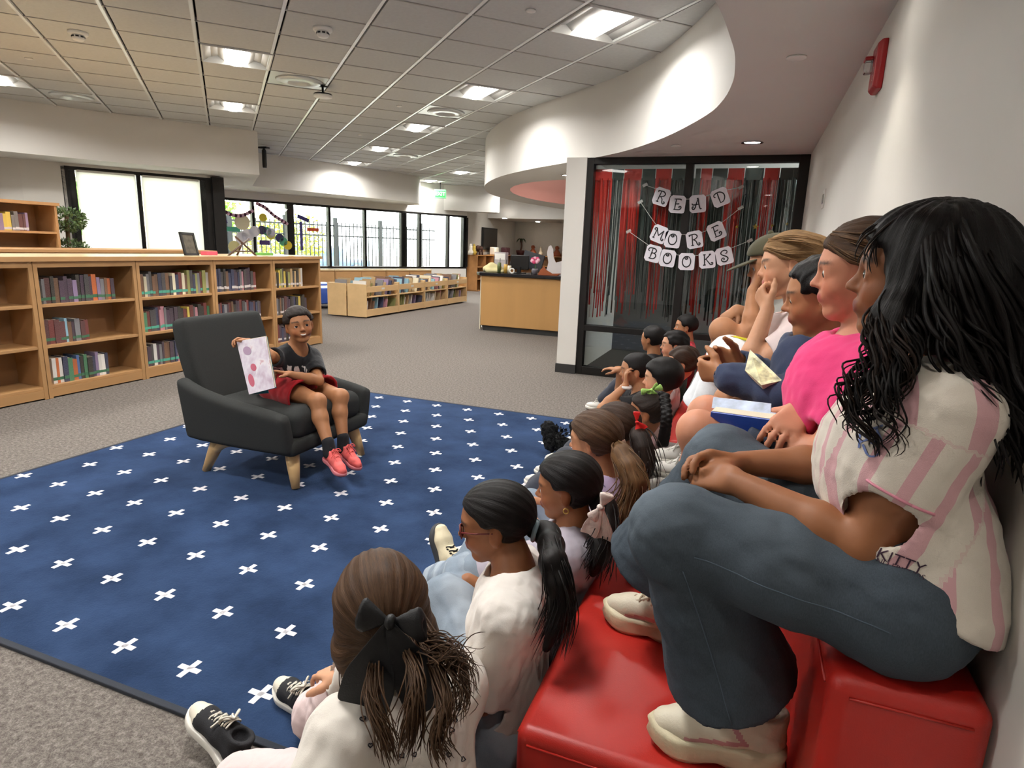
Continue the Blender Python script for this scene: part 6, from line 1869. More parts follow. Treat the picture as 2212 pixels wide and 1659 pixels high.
S = hair_cap(p.head, p.M, p.hh, front=.24, vol=.05, nape=-.2, tilt=.3); p.hairobj(S, h_black, .008)
# ------------------------------------------------------------------ the boy reading aloud in the armchair
YB = 2.90
p = Person('smiling boy in black shirt and red shorts showing a picture book', (CH[0], CH[1], .46), aty(646, 702, YB - .03), (-40, 4, 8), .2, aty(640, 760, YB), (CH[0] - .02, YB + .01, .50), v3(.25, 1, 0), sk_tan, g=.92, sw=.125, res=.0055, chest=None)
p.set_arm('R', aty(538, 738, 2.66), elbow=aty(585, 768, 2.70), x=aty(515, 735, 2.62) - aty(538, 738, 2.66), n=(.5, -.2, -.8), thumb=(.9, -.3, .2), L=.125, curl=(.7, .8, .5))
p.set_arm('L', aty(624, 808, 2.72), elbow=aty(688, 822, 2.86), x=aty(585, 800, 2.64) - aty(624, 808, 2.72), n=(.1, -.2, -1), thumb=(.4, -.2, .8), L=.125, curl=((.05, .1, .05), (.8, .9, .5), (.9, .9, .5), (.9, .9, .5)))
p.set_leg('R', aty(712, 968, 2.66), knee=aty(686, 868, 2.74)); p.set_leg('L', aty(742, 958, 2.82), knee=aty(735, 858, 2.92))
p.body(smile=1.0, eyes_=dict(look=(1, .1, .05)), browz=.12, lips=.25)


def jersey(t, v, base):
    w = t.new('TexWave'); w.inputs['Scale'].default_value = 14; w.inputs['Distortion'].default_value = 6; w.inputs['Detail'].default_value = 2; t.link(v, w.inputs['Vector'])
    z = t.attr('band').outputs['Fac']
    base = t.mix(t.math('MULTIPLY', z, t.math('GREATER_THAN', w.outputs['Fac'], .35)), base, (.62, .58, .55))
    n_ = t.noise(v, 45, 2); return t.mix(t.math('MULTIPLY', t.attr('low').outputs['Fac'], t.math('GREATER_THAN', n_, .52)), base, srgb('#d3722a'))


def bands(V):
    h = (V - p.pelvis) @ p.up / np.linalg.norm(p.neck - p.pelvis); fr_ = ((V - p.chest) @ p.fwd) > 0
    return dict(band=((h > .45) & (h < .82) & fr_).astype(float), low=((h > .22) & (h < .42) & fr_).astype(float))


p.shirt(cloth_mat('black_jersey', '#1a1a1d', pattern=jersey), 'short', .014, cuff=.75, si=.012, seed=201, attrs=bands, hem=(p.pelvis - p.up * .02, -p.up))
p.pants(cloth_mat('red_shorts', '#a51a22'), .022, frac=.68, wide=.02, seed=202, name='shorts')
S = hair_cap(p.head, p.M, p.hh, front=.285, vol=.05, nape=-.18, ear=True, side=-.02, tilt=.3); S.disp = wrinkle(.003, 200, 6); p.hairobj(S, h_blackbrown, .005)
b = MB(); b.tube(smooth_path([p.hw_(.368, -.085, -.225), p.hw_(.398, -.045, -.252), p.hw_(.405, 0, -.26), p.hw_(.398, .045, -.252), p.hw_(.368, .085, -.225)], 13), [.0005, .002, .0032, .004, .0045, .0045, .0045, .0045, .0045, .004, .0032, .002, .0005], 8, flat=.7); b.build('teeth', mat('teeth', '#e6e0d4', .3), p.o, True)
coral = dict(style='canvas', upper=[mat('coral_mesh', '#e0605c', .7, var=.2, vscale=25)], sole=mat('coral_sole', '#c9737a', .6), tongue=mat('coral_mesh'), lace=mat('coral_mesh'), nl=3)
for k, (dx, dy) in (('R', (.9, -.45)), ('L', (.9, -.35))):
    an = p.leg[k][2]; d_ = unit(v3(dx, dy, -.25)); shoe(p.o, an - d_ * .045 - v3(0, 0, .085), d_, v3(.2, 0, 1), .205, coral, res=.005)
    S = Sdf(); S.cone(an + v3(0, 0, -.03), an + unit(p.leg[k][1] - an) * .035, .036, .034); V, F = S.mesh(.006); mesh_obj('sock', V, F, mat('black_sock', '#15151a', .9), p.o, True)
# the open picture book
b0 = [aty(*q, yy) for q, yy in (((511, 738), 2.60), ((572, 727), 2.56), ((592, 838), 2.48), ((538, 852), 2.52))]
bk_ = thing('picture_book', 'open picture book with pink illustrated page held up by the boy', 'book', b0[3])
nrm = unit(np.cross(b0[1] - b0[0], b0[3] - b0[0])); nrm = nrm if nrm @ (CAMP - b0[0]) > 0 else -nrm
b = MB(); b.extrude(b0, -nrm, .004)


def page_mat():
    m = bpy.data.materials.new('illustrated_page'); m.use_nodes = True; t = NT(m); v = t.coords()
    n_ = t.noise(v, 14, 3); c = t.ramp(n_, [(.3, srgb('#c9b3c4')), (.5, srgb('#e4dbe6')), (.62, srgb('#efe9ee')), (.72, srgb('#c98a96'))]); t.link(c, t.b.inputs['Base Color']); t.b.inputs['Roughness'].default_value = .35; return m


b.build('page', page_mat(), bk_)
# the drawing on the page: a cheerful blob of rounded shapes
b = MB(); eu = b0[1] - b0[0]; ev = b0[3] - b0[0]; Q = lambda u, w_: b0[0] + eu * u + ev * w_ + nrm * .0008
for (cu_, cv_, r1, r2, mi_) in ((.62, .66, .2, .24, 0), (.38, .52, .1, .07, 1), (.75, .5, .12, .07, 1), (.6, .84, .16, .08, 2), (.2, .75, .1, .12, 1), (.3, .2, .14, .08, 2)):
    k = b.n; pts = [Q(cu_ + r1 * math.cos(t_), cv_ + r2 * math.sin(t_)) + nrm * .0004 * mi_ for t_ in np.linspace(0, 2 * math.pi, 20, endpoint=False)]
    b.add(pts, [tuple(range(20))], mi_)
b.build('drawing', [mat('ink_white', '#efe9ee', .5), mat('ink_pink', '#c9687c', .5), mat('ink_mauve', '#b79bb5', .5)], bk_)
c0_ = [q - nrm * .012 + v3(0, 0, .004) for q in b0]; c1_ = [b0[0] - nrm * .012, b0[0] - nrm * .08 - eu * .25 + v3(0, 0, -.004), b0[3] - nrm * .08 - eu * .25, b0[3] - nrm * .012]
b = MB(); b.extrude(c0_, nrm, .003); b.build('page_block', m_page, bk_)
b = MB(); b.extrude([q - nrm * .016 for q in b0], nrm, .003); b.build('cover', mat('teal_cover', '#1f5a68', .4), bk_)
b = MB(); b.extrude([b0[0] - nrm * .018 - eu * .01, b0[0] - nrm * .045 + eu * .42, b0[3] - nrm * .045 + eu * .42, b0[3] - nrm * .018 - eu * .01], -nrm, .003); b.build('cover', mat('teal_cover'), bk_)
# ------------------------------------------------------------------ banner on the glazed partition
GLY = {
 'R': [[(-.30, .26), (-.34, .36), (-.2, .38), (.06, .39), (.22, .24), (.12, .07), (-.12, .0)], [(-.12, .36), (-.15, .0), (-.18, -.38)], [(-.28, -.38), (-.08, -.38)], [(-.06, .0), (.1, -.14), (.16, -.34), (.26, -.44), (.36, -.36), (.3, -.28), (.24, -.33)]],
 'E': [[(-.24, .36), (.0, .37), (.22, .36), (.24, .28)], [(-.1, .36), (-.13, 0), (-.15, -.36)], [(-.12, .02), (.06, .03), (.14, .06)], [(-.24, -.36), (0, -.38), (.2, -.36), (.3, -.24), (.24, -.13), (.14, -.18), (.19, -.26)]],
 'A': [[(.04, .38), (-.08, .06), (-.18, -.26), (-.3, -.38), (-.4, -.28), (-.34, -.18), (-.27, -.24)], [(.04, .38), (.08, 0), (.16, -.34), (.28, -.36)], [(-.4, .06), (-.36, -.04), (-.2, -.06), (0, -.03), (.12, -.03)], [(-.06, .36), (.06, .39)]],
 'D': [[(-.3, .1), (-.38, .18), (-.34, .3), (-.16, .37), (.08, .36), (.28, .18), (.3, -.08), (.14, -.32), (-.1, -.37)], [(-.1, .36), (-.1, 0), (-.08, -.36)]],
 'M': [[(-.36, .18), (-.44, .24), (-.4, .34), (-.3, .35), (-.27, .28), (-.28, 0), (-.3, -.36)], [(-.29, .33), (-.12, .06), (0, -.12)], [(0, -.12), (.12, .1), (.25, .34)], [(.25, .34), (.24, 0), (.26, -.26), (.36, -.37), (.44, -.29), (.38, -.22)], [(-.38, -.36), (-.22, -.36)]],
 'O': [[(.3 * math.sin(t_), .39 * math.cos(t_)) for t_ in np.linspace(0, 2 * math.pi, 26)], [(-.08, .37), (-.13, .26), (-.06, .17), (.05, .2), (.05, .29), (-.02, .29), (-.03, .24)]],
 'B': [[(-.3, .14), (-.4, .2), (-.36, .34), (-.2, .39), (.06, .38), (.2, .24), (.1, .08), (-.1, .04)], [(-.1, .37), (-.12, 0), (-.15, -.37)], [(-.1, .05), (.14, .02), (.25, -.16), (.12, -.35), (-.1, -.38), (-.24, -.36)]],
 'K': [[(-.18, .37), (-.18, 0), (-.2, -.37)], [(-.28, .37), (-.08, .37)], [(-.3, -.37), (-.1, -.37)], [(.24, .37), (.08, .2), (-.17, -.02)], [(-.08, .06), (.08, -.18), (.22, -.36), (.36, -.36), (.38, -.25), (.29, -.24), (.3, -.3)], [(.14, .37), (.3, .37)]],
 'S': [[(.1, .16), (.2, .18), (.24, .3), (.1, .4), (-.1, .36), (-.2, .22), (-.08, .07), (.12, -.06), (.22, -.22), (.1, -.38), (-.1, -.4), (-.24, -.28), (-.18, -.14), (-.06, -.14), (-.04, -.24), (-.12, -.25)]]}
m_card = mat('white_card', '#dedce4', .6); m_ink = mat('black_ink', '#17151a', .6)
rows_ = [('READ', [(-.929, 1.886, -17), (-.768, 1.816, -3), (-.573, 1.823, 6), (-.37, 1.885, 24)], (-1.10, 2.0), (-.19, 1.98)), ('MORE', [(-.921, 1.525, -20), (-.783, 1.478, -5), (-.571, 1.48, 13), (-.372, 1.566, 27)], (-1.136, 1.836), (-.173, 1.789)), ('BOOKS', [(-.965, 1.33, -12), (-.817, 1.289, -6), (-.627, 1.264, 1), (-.432, 1.291, 8), (-.274, 1.333, 17)], (-1.232, 1.545), (-.055, 1.487))]
for ri, (word, cards, s0, s1) in enumerate(rows_):
    yb_ = YP - .062
    pts = [(s0[0], yb_ + .004, s0[1])] + [(x, yb_ + .004, z + .055) for x, z, _ in cards] + [(s1[0], yb_ + .004, s1[1])]
    b = MB(); b.tube(smooth_path(pts, 40), .003, 6)
    g_ = thing('banner_string', 'white string carrying the letter cards of the word %s' % word, 'string', (pts[0][0], yb_, pts[0][2])); b.build('cord', mat('string_white', '#b9b7b4', .8), g_, True)
    b = MB()
    for e_ in (pts[0], pts[-1]): b.obox((e_[0], e_[1] + .002, e_[2]), (1, 0, .6), (0, 1, 0), (-.6, 0, 1), .022, .002, .012)
    b.build('tape', mat('clear_tape', '#c9c9c4', .2, alpha=.5), g_)
    for ci, ((x, z, an), chh) in enumerate(zip(cards, word)):
        cd = thing('letter_card', 'white card with curly letter %s, %s in the word %s' % (chh, ['first', 'second', 'third', 'fourth', 'fifth'][ci], word), 'letter card', (x, yb_, z), 'letter cards of the banner')
        ca, sa = math.cos(R(an)), math.sin(R(an)); tr = lambda u, w_, o_=0.: v3(x + (u * ca - w_ * sa), yb_ - o_, z + (u * sa + w_ * ca))
        hw, hh_ = .078, .084; c_ = .024
        ol = [(-hw + c_, -hh_), (hw - c_, -hh_), (hw - c_ * .25, -hh_ + c_ * .25), (hw, -hh_ + c_), (hw, hh_ - c_), (hw - c_, hh_), (-hw + c_, hh_), (-hw, hh_ - c_), (-hw, -hh_ + c_)]
        b = MB(); b.extrude([tr(u, w_) for u, w_ in ol], (0, 1, 0), .0015); b.build('card', m_card, cd)
        b = MB()
        for st in GLY[chh]:
            P_ = smooth_path([(u, w_, 0) for u, w_ in st], max(8, len(st) * 5)); n_ = len(P_)
            wd = .0085 * (1 + .35 * np.sin(np.linspace(0, math.pi, n_)))
            pts_ = np.array([tr(q[0] * .135, q[1] * .135, .0016) for q in P_]); V_, F_ = ribbon(pts_, wd, v3(0, 1, 0)); V2 = V_ - v3(0, .0006, 0); n2 = len(V_)
            b.add(np.vstack([V_, V2]), [f for f in F_] + [tuple(i + n2 for i in f)[::-1] for f in F_])
        b.build('letter', m_ink, cd)

# ------------------------------------------------------------------ foil fringe curtains behind the glass
m_foil_r = mat('red_foil', '#e0291f', .3, metal=.45, spec=.8); m_foil_k = mat('black_foil', '#4a5352', .25, metal=.7)
def fringe(x0, x1, m, label, zmin, seed):
    r = np.random.default_rng(seed); o = thing('foil_curtain', label, 'foil curtain', ((x0 + x1) / 2, YP + .1, zmin), 'foil fringe curtains')
    b = MB(); b.box(x0, x1, YP + .085, YP + .088, 2.06, 2.17); b.build('header', m, o)
    b = MB(); x = x0
    while x < x1:
        zb = zmin + r.uniform(0, .45) ** 1.3; n = 9; ph = r.uniform(0, 6); w = r.uniform(.006, .011); yy = YP + r.uniform(.08, .12)
        zs = np.linspace(2.08, zb, n); tw_ = r.uniform(-2, 2)
        L = []; Rr = []
        for i, z in enumerate(zs):
            t_ = i / (n - 1); a = tw_ * t_ + ph * .2; cx = x + .012 * t_ * math.sin(ph + 3 * t_); L.append((cx - w * math.cos(a), yy - w * math.sin(a), z)); Rr.append((cx + w * math.cos(a), yy + w * math.sin(a), z))
        b.add(L + Rr, [(i, i + 1, n + i + 1, n + i) for i in range(n - 1)]); x += r.uniform(.010, .017)
    o2 = b.build('strands', m, o); o2['kind'] = 'stuff'


edges_px = [(1283, 1322, 'r'), (1322, 1347, 'k'), (1347, 1386, 'r'), (1386, 1415, 'k'), (1415, 1450, 'r'), (1450, 1484, 'k'), (1500, 1512, 'k'), (1512, 1537, 'r'), (1537, 1570, 'k'), (1570, 1606, 'r'), (1606, 1648, 'k'), (1648, 1682, 'r'), (1682, 1722, 'k')]
on_ = {'r': 0, 'k': 0}; ow = ['first', 'second', 'third', 'fourth', 'fifth', 'sixth', 'seventh']
for i, (a, e, c_) in enumerate(edges_px):
    x0, x1 = aty(a, 400, YP + .1)[0], aty(e, 400, YP + .1)[0]
    fringe(x0 + .004, x1 - .004, m_foil_r if c_ == 'r' else m_foil_k, '%s %s foil fringe strip from the left behind the glass' % (ow[on_[c_]], 'red' if c_ == 'r' else 'black'), .62, 300 + i); on_[c_] += 1
m_gold = mat('gold_foil', '#d2a83a', .25, metal=.9)
for i, (px_, py_) in enumerate(((1592, 490), (1632, 490), (1668, 487), (1700, 484))):
    c = aty(px_, py_, YP + .06); st = thing('star_ornament', '%s small gold star hanging behind the glass' % ow[i], 'star ornament', c, 'gold stars'); b = MB(); r1 = .034 if i == 1 else .02
    pts = [c + v3((r1 if k % 2 == 0 else r1 * .4) * math.sin(k * math.pi / 5), 0, (r1 if k % 2 == 0 else r1 * .4) * math.cos(k * math.pi / 5)) for k in range(10)]
    b.extrude(pts, (0, 1, 0), .004); b.build('star', m_gold, st); b = MB(); b.tube([c + v3(0, .002, r1), v3(c[0], c[1] + .002, 2.15)], .0012, 4); b.build('thread', mat('string_white'), st)

# ------------------------------------------------------------------ fire alarm, switch plate
al = thing('fire_alarm', 'red fire alarm with clear strobe and FIRE lettering on the wall', 'fire alarm', (WALLX, 2.93, 2.05))
ya, z0, z1 = 2.93, 2.0, 2.15
yc = 2.945; zc_ = 2.08
b = MB(); prof = [(.062, .0), (.062, .018), (.05, .03), (.03, .034)]
def plate(h, v_, x_): return [(x_, yc - h, zc_ - v_), (x_, yc + h, zc_ - v_), (x_, yc + h, zc_ + v_), (x_, yc - h, zc_ + v_)]
V = []; ld_ = [(.064, .088, WALLX), (.064, .088, WALLX - .02), (.052, .076, WALLX - .034)]
for h, v_, x_ in ld_: V += plate(h, v_, x_)
b.add(V, [(i * 4 + j, i * 4 + (j + 1) % 4, (i + 1) * 4 + (j + 1) % 4, (i + 1) * 4 + j) for i in range(2) for j in range(4)] + [(8, 9, 10, 11), (3, 2, 1, 0)]); b.build('housing', mat('alarm_red', '#a3161c', .35), al, bevel=.004)
b = MB(); b.box(WALLX - .062, WALLX - .034, yc + .005, yc + .05, zc_ - .015, zc_ + .03); b.build('strobe', mat('clear_plastic', '#e6e6e6', .08, trans=.85), al, bevel=.006)
b = MB(); b.box(WALLX - .064, WALLX - .034, yc + .0, yc + .056, zc_ + .031, zc_ + .044); b.build('hood', mat('alarm_red'), al, bevel=.004)
V, F = [], []
for i, L_ in enumerate('FIRE'):
    for P, fc in text_polys(L_, (WALLX - .0352, yc - .03, zc_ + .045 - i * .03), (0, -1, 0), (0, 0, 1), .032): F += [[q + len(V) for q in f] for f in fc]; V += P
mesh_obj('lettering', V, F, mat('alarm_letter', '#e8dcdc', .5), al)
sp_ = atx(1780, 430, WALLX); sw = thing('switch_plate', 'small double switch plate on the wall past the children', 'switch', sp_)
b = MB(); b.box(WALLX - .006, WALLX, sp_[1] - .06, sp_[1] + .06, sp_[2] - .06, sp_[2] + .06); b.build('plate', m_white, sw, bevel=.002)
for dy in (-.025, .025): b = MB(); b.box(WALLX - .011, WALLX - .006, sp_[1] + dy - .012, sp_[1] + dy + .012, sp_[2] - .03, sp_[2] + .03); b.build('rocker', mat('rocker_grey', '#9a9894', .4), sw, bevel=.002)

# ------------------------------------------------------------------ ceiling fittings
def detector(px_, py_, lab):
    c = atz(px_, py_, ZC); o = thing('smoke_detector', lab, 'smoke detector', c, 'smoke detectors')
    b = MB(); b.lathe(c, [(.075, .004), (.075, -.014), (.066, -.022)], 28); b.build('base', m_white, o, True)
    b = MB(); b.lathe(c, [(.045, -.02), (.048, -.05), (.036, -.062), (.001, -.064)], 24); b.build('chamber', m_white, o, True)
    b = MB()
    for k in range(8): a = k * math.pi / 4; b.obox(c + v3(.047 * math.cos(a), .047 * math.sin(a), -.036), (-math.sin(a), math.cos(a), 0), (math.cos(a), math.sin(a), 0), (0, 0, 1), .012, .002, .006)
    b.build('slot', m_black, o)


detector(697, 62, 'white smoke detector on the ceiling above the armchair'); detector(168, 70, 'white smoke detector near the upper left of the ceiling')
c = atz(697, 186, ZC); o = thing('wireless_access_point', 'round dark-backed disc hanging under the ceiling above the shelves', 'access point', c)
b = MB(); b.lathe(c, [(.05, .0), (.05, -.006), (.012, -.01), (.012, -.075)], 16); b.build('stem', m_black, o, True)
b = MB(); b.lathe(c, [(.03, -.07), (.095, -.08), (.1, -.092)], 28); b.build('back', m_black, o, True)
b = MB(); b.lathe(c, [(.1, -.0925), (.098, -.112), (.06, -.12), (.001, -.121)], 28); b.build('face', m_white, o, True)
for i, (px_, py_) in enumerate(((1147, 23), (862, 229), (777, 291), (62, 126), (1058, 392))):
    c = atz(px_, py_, ZC); b = MB(); b.lathe(c, [(.034, .003), (.034, -.006), (.02, -.01), (.001, -.01)], 18); tag(b.build('sprinkler_cover', m_white, None, True, base=c), ['white sprinkler cover near the top of the ceiling', 'white sprinkler cover beside the long row of lights', 'white sprinkler cover halfway down the ceiling', 'white sprinkler cover at the far left of the ceiling', 'white sprinkler cover beyond the curved soffit'][i], 'sprinkler cover')
c = atz(570, 318, ZC); tk_ = thing('track_spotlight', 'small black spotlight hanging at the end of the left soffit', 'spotlight', c)
b = MB(); b.obox(c + v3(0, 0, -.01), (1, 0, 0), (0, 1, 0), (0, 0, 1), .09, .05, .012); b.build('bracket', m_black, tk_)
b = MB(); b.lathe(c + v3(0, 0, -.36), [(.035, 0), (.04, .05), (.04, .3), (.015, .34)], 16); b.build('barrel', m_black, tk_, True)
b = MB(); b.lathe(c + v3(0, 0, -.362), [(.03, 0), (.001, -.003)], 14); b.build('lens', mat('spot_lens', '#cfd6d8', .2), tk_, True)
c = aty(951, 419, 15.6); ex = thing('exit_sign', 'green lit EXIT sign under the ceiling', 'exit sign', c)
n_ = unit(CAMP - c) * v3(1, 1, 0); n_ = unit(n_); rx = unit(np.cross([0, 0, 1.], n_))
b = MB(); b.obox(c, rx, n_, (0, 0, 1), .16, .025, .115); b.build('housing', mat('exit_housing', '#5fae70', .5), ex, bevel=.01)
b = MB(); b.obox(c + n_ * .0265, rx, n_, (0, 0, 1), .135, .0015, .09); b.build('face', mat('exit_green', '#0c7a24', .7, emit=(.02, .6, .1), estr=.15), ex)
V, F = [], []
for P, fc in text_polys('EXIT', c + n_ * .029, rx, (0, 0, 1), .13): V += P; F += fc
mesh_obj('lettering', V, F, mat('exit_letter', '#e9fff0', .4, emit=(.8, 1, .85), estr=.2), ex)
b = MB(); b.tube([c + v3(0, 0, .115), v3(c[0], c[1], ZC)], .012, 8); b.build('hanger', m_black, ex, True)

# ------------------------------------------------------------------ things on and behind the bookcases
def leafball(name, parent, c, r, n, m, seed, size=.035, sq=1.):
    q = np.random.default_rng(seed); V = []; F = []
    for i in range(n):
        d = unit(q.normal(size=3)); pos = c + d * r * q.uniform(.45, 1.05) ** .6 * v3(1, 1, sq); t1 = perp(q.normal(size=3), d); t2 = np.cross(d, t1); s_ = size * q.uniform(.6, 1.2); k = len(V)
        tipd = unit(d * .8 + t1 * q.uniform(.2, 1))
        V += [pos, pos + tipd * s_ * .5 + t2 * s_ * .28, pos + tipd * s_ * 1.1, pos + tipd * s_ * .5 - t2 * s_ * .28]; F.append((k, k + 1, k + 2, k + 3))
    o = mesh_obj(name, V, F, m, parent); o['kind'] = 'stuff'; return o


m_leaf = mat('topiary_leaf', '#4c6237', .7, var=.3, vscale=20)
c = v3(-6.98, 4.72, 0); tp = thing('topiary_plant', 'two-ball green topiary standing by the tall left bookcase', 'plant', c)
b = MB(); b.lathe(c, [(.13, 0), (.17, .24), (.18, .26), (.16, .26), (.15, .22)], 24); b.build('pot', mat('dark_pot', '#3c2f28', .6), tp, True)
b = MB(); b.tube(smooth_path([c + v3(0, 0, .22), c + v3(.015, .01, .7), c + v3(-.01, 0, 1.1), c + v3(0, .01, 1.55)], 20), .02, 8); b.build('trunk', mat('bark', '#5a4632', .9), tp, True)
leafball('foliage_ball', tp, c + v3(0, 0, 1.46), .18, 1100, m_leaf, 5, .035, .66); leafball('foliage_ball', tp, c + v3(0, 0, 1.12), .19, 1100, m_leaf, 6, .035, .7); leafball('foliage_ball', tp, c + v3(0, 0, .75), .2, 600, m_leaf, 7)
c = v3(-5.5, 4.98, HB - .012); fr_ = thing('framed_picture', 'dark picture frame leaning back on the long bookcase top', 'picture frame', c)
M_ = Matrix.Rotation(R(-14), 3, 'Y') @ Matrix.Rotation(R(8), 3, 'Z'); Mx = np.array(M_)
fb = lambda y_, z_, hy, hz, t_, x_=0: MB().obox(c + Mx @ v3(x_, y_, z_), Mx[:, 0], Mx[:, 1], Mx[:, 2], t_, hy, hz)
fb(0, .012, .1, .012, .009).build('frame_rail', m_black, fr_); fb(0, .228, .1, .012, .009).build('frame_rail', m_black, fr_); fb(-.09, .12, .012, .12, .009).build('frame_stile', m_black, fr_); fb(.09, .12, .012, .12, .009).build('frame_stile', m_black, fr_)
fb(0, .12, .085, .105, .003).build('picture', mat('dim_picture', '#4a4438', .4, var=.5, vscale=18), fr_); MB().tube([c + v3(-.09, 0, .004), c + Mx @ v3(0, 0, .16)], .006, 6).build('strut', m_black, fr_)
c = v3(-5.46, 5.65, HB - .012); ez = thing('display_easel', 'small brown folding easel on the long bookcase top', 'easel', c); m_dw = mat('dark_wood', '#4d3427', .5)
for p0_, p1_ in (((0, -.22, 0), (.0, .1, .19)), ((0, .2, 0), (0, -.1, .21)), ((-.09, 0, 0), (0, 0, .15))): b = MB(); b.tube([c + v3(*p0_), c + v3(*p1_)], .011, 8); b.build('leg', m_dw, ez, True)
b = MB(); b.tube([c + v3(.012, -.12, .05), c + v3(.012, .12, .05)], .009, 8); b.build('ledge', m_dw, ez, True)
for i, (dy, w_, h_, c_, nm) in enumerate(((-.05, .07, .04, '#c84e62', 'small red paper box'), (.16, .1, .03, '#6aa84f', 'small green paper box'))):
    q = v3(-5.6, 5.5 + dy * 4, HB - .012); b = MB(); b.box(q[0] - .05, q[0] + .05, q[1] - w_, q[1] + w_, q[2], q[2] + h_); tag(b.build('paper_box', mat('paper_' + str(i), c_, .7), base=q, bevel=.004), nm + ' on the long bookcase top', 'box')

# ------------------------------------------------------------------ under the far windows
p0, dW, nW = FW; at_ = lambda t_, n_=0.: np.array([*(p0 + dW * t_ + nW * n_)])
for i in range(4):
    a, e = at_(.2 + i * 1.45), at_(.2 + (i + 1) * 1.45 - .01); lc = thing('low_cabinet', '%s low oak cabinet under the far windows' % ow[i], 'cabinet', (*((a + e) / 2), 0), 'low oak cabinets')
    f0, f1 = at_(.2 + i * 1.45, .36), at_(.2 + (i + 1) * 1.45 - .01, .36)
    b = MB(); b.wallbox(f0, f1, .34, .05, .62); b.build('body', m_oak, lc); b = MB(); b.wallbox(f0 + nW * .02, f1 + nW * .02, .37, .621, .655); b.build('top_board', m_laminate, lc)
    mid_c = (f0 + f1) / 2
    for g0, g1 in ((f0 + dW * .02, mid_c - dW * .01), (mid_c + dW * .01, f1 - dW * .02)): b = MB(); b.wallbox(g0 + nW * .016, g1 + nW * .016, .015, .09, .59); b.build('door', m_oak, lc, bevel=.003)
m_blue = vinyl('blue_vinyl', '#2d4fa3')
for i, (px_, py_) in enumerate(((700, 650), (665, 640))):
    q = atz(px_, py_, 0); q = v3(q[0] * .9, q[1] * .9, 0); st = thing('reading_seat', ['blue upholstered bench seat below the far windows', 'second blue bench seat behind the bookcase end'][i], 'seat', q)
    b = MB(); b.obox(q + v3(0, 0, .26), (*dW, 0), (*nW, 0), (0, 0, 1), .55, .3, .16); b.build('cushion', m_blue, st, True, bevel=.03, seg=3)
    for sx in (-1, 1):
        for sy in (-1, 1): b = MB(); b.tube([q + v3(*(dW * sx * .48 + nW * sy * .24), 0), q + v3(*(dW * sx * .48 + nW * sy * .24), .1)], .018, 8); b.build('leg', m_black, st, True)

# ------------------------------------------------------------------ paper decorations on the far glass
def onwin(px_, py_, off=.03): return atpl(px_, py_, (*at_(0, off), 0), (*nW, 0))
def disc(nm, lab, px_, py_, r, col, cat='window sticker', grp='window decorations', ring=None):
    c = onwin(px_, py_); b = MB(); dv = v3(*dW, 0); b.extrude([c + r * (dv * math.cos(a) + v3(0, 0, 1) * math.sin(a)) for a in np.linspace(0, 2 * math.pi, 16, endpoint=False)], (*nW, 0), .004)
    tag(b.build(nm, mat('paper_' + col, col, .7), base=c), lab, cat, grp)
def strip(nm, lab, px_, py_, w, h, ang, col):
    c = onwin(px_, py_); dv = v3(*dW, 0); u = dv * math.cos(R(ang)) + v3(0, 0, 1) * math.sin(R(ang)); w_ = np.cross(v3(*nW, 0), u); b = MB(); b.obox(c, u, v3(*nW, 0), w_, w, .003, h); tag(b.build(nm, mat('paper_' + col, col, .7), base=c), lab, 'window sticker', 'window decorations')


strip('paper_strip', 'purple paper strip taped on the leftmost far window', 478, 481, .13, .045, 20, '#4c3f78'); strip('paper_strip', 'dark purple paper strip low on the second far window', 572, 524, .12, .05, 0, '#57407a'); strip('paper_strip', 'tilted purple paper strip on the third far window', 655, 472, .15, .045, -20, '#4c4288'); strip('paper_strip', 'orange red paper strip on the third far window', 676, 496, .15, .04, 0, '#d8542c'); strip('paper_strip', 'tall purple paper post on the third far window', 651, 510, .035, .33, 0, '#4c4288'); strip('paper_strip', 'teal paper strip on the leftmost far window', 504, 495, .15, .05, 0, '#57b59a')
for i, (x, y, r, c_, nm) in enumerate(((568, 470, .09, '#e2d24a', 'yellow'), (585, 503, .11, '#e8e6f0', 'white'), (550, 500, .12, '#f0eef4', 'white'), (566, 497, .1, '#4a4468', 'dark grey'), (577, 500, .1, '#5fa583', 'green'), (585, 508, .1, '#e0d455', 'yellow'), (604, 514, .1, '#3d3663', 'plum'), (612, 522, .1, '#58a884', 'green'), (622, 530, .1, '#e3c93c', 'yellow'), (506, 533, .13, '#e3dca0', 'cream yellow'), (522, 515, .14, '#f4f2f8', 'white'), (535, 508, .14, '#f4f2f8', 'white'), (473, 540, .09, '#9ccbb4', 'pale green'), (523, 480, .17, '#e9e0c0', 'cream'))):
    disc('paper_circle', '%s paper circle, %s along the caterpillar on the window' % (nm, ORD[i]), x, y, r, c_)
for gi, pts in enumerate(([(467, 437), (480, 452), (495, 462), (512, 466), (528, 464), (544, 456)], [(556, 440), (572, 448), (590, 464), (605, 474), (619, 483)])):
    P_ = smooth_path([onwin(*q, .05) for q in pts], 17); g_ = thing('paper_garland', ['maroon and pink paper chain on the leftmost far window', 'maroon and pink paper chain on the second far window'][gi], 'garland', P_[0])
    b = MB(); b.tube(P_, .006, 5); b.build('cord', mat('string_white'), g_, True)
    for k, q in enumerate(P_): b = MB(); b.ball(q, .04, 10, 6); b.build('bead', mat('paper_maroon', '#5b2340', .7) if k % 2 else mat('paper_pinkw', '#e6bcd0', .7), g_, True)

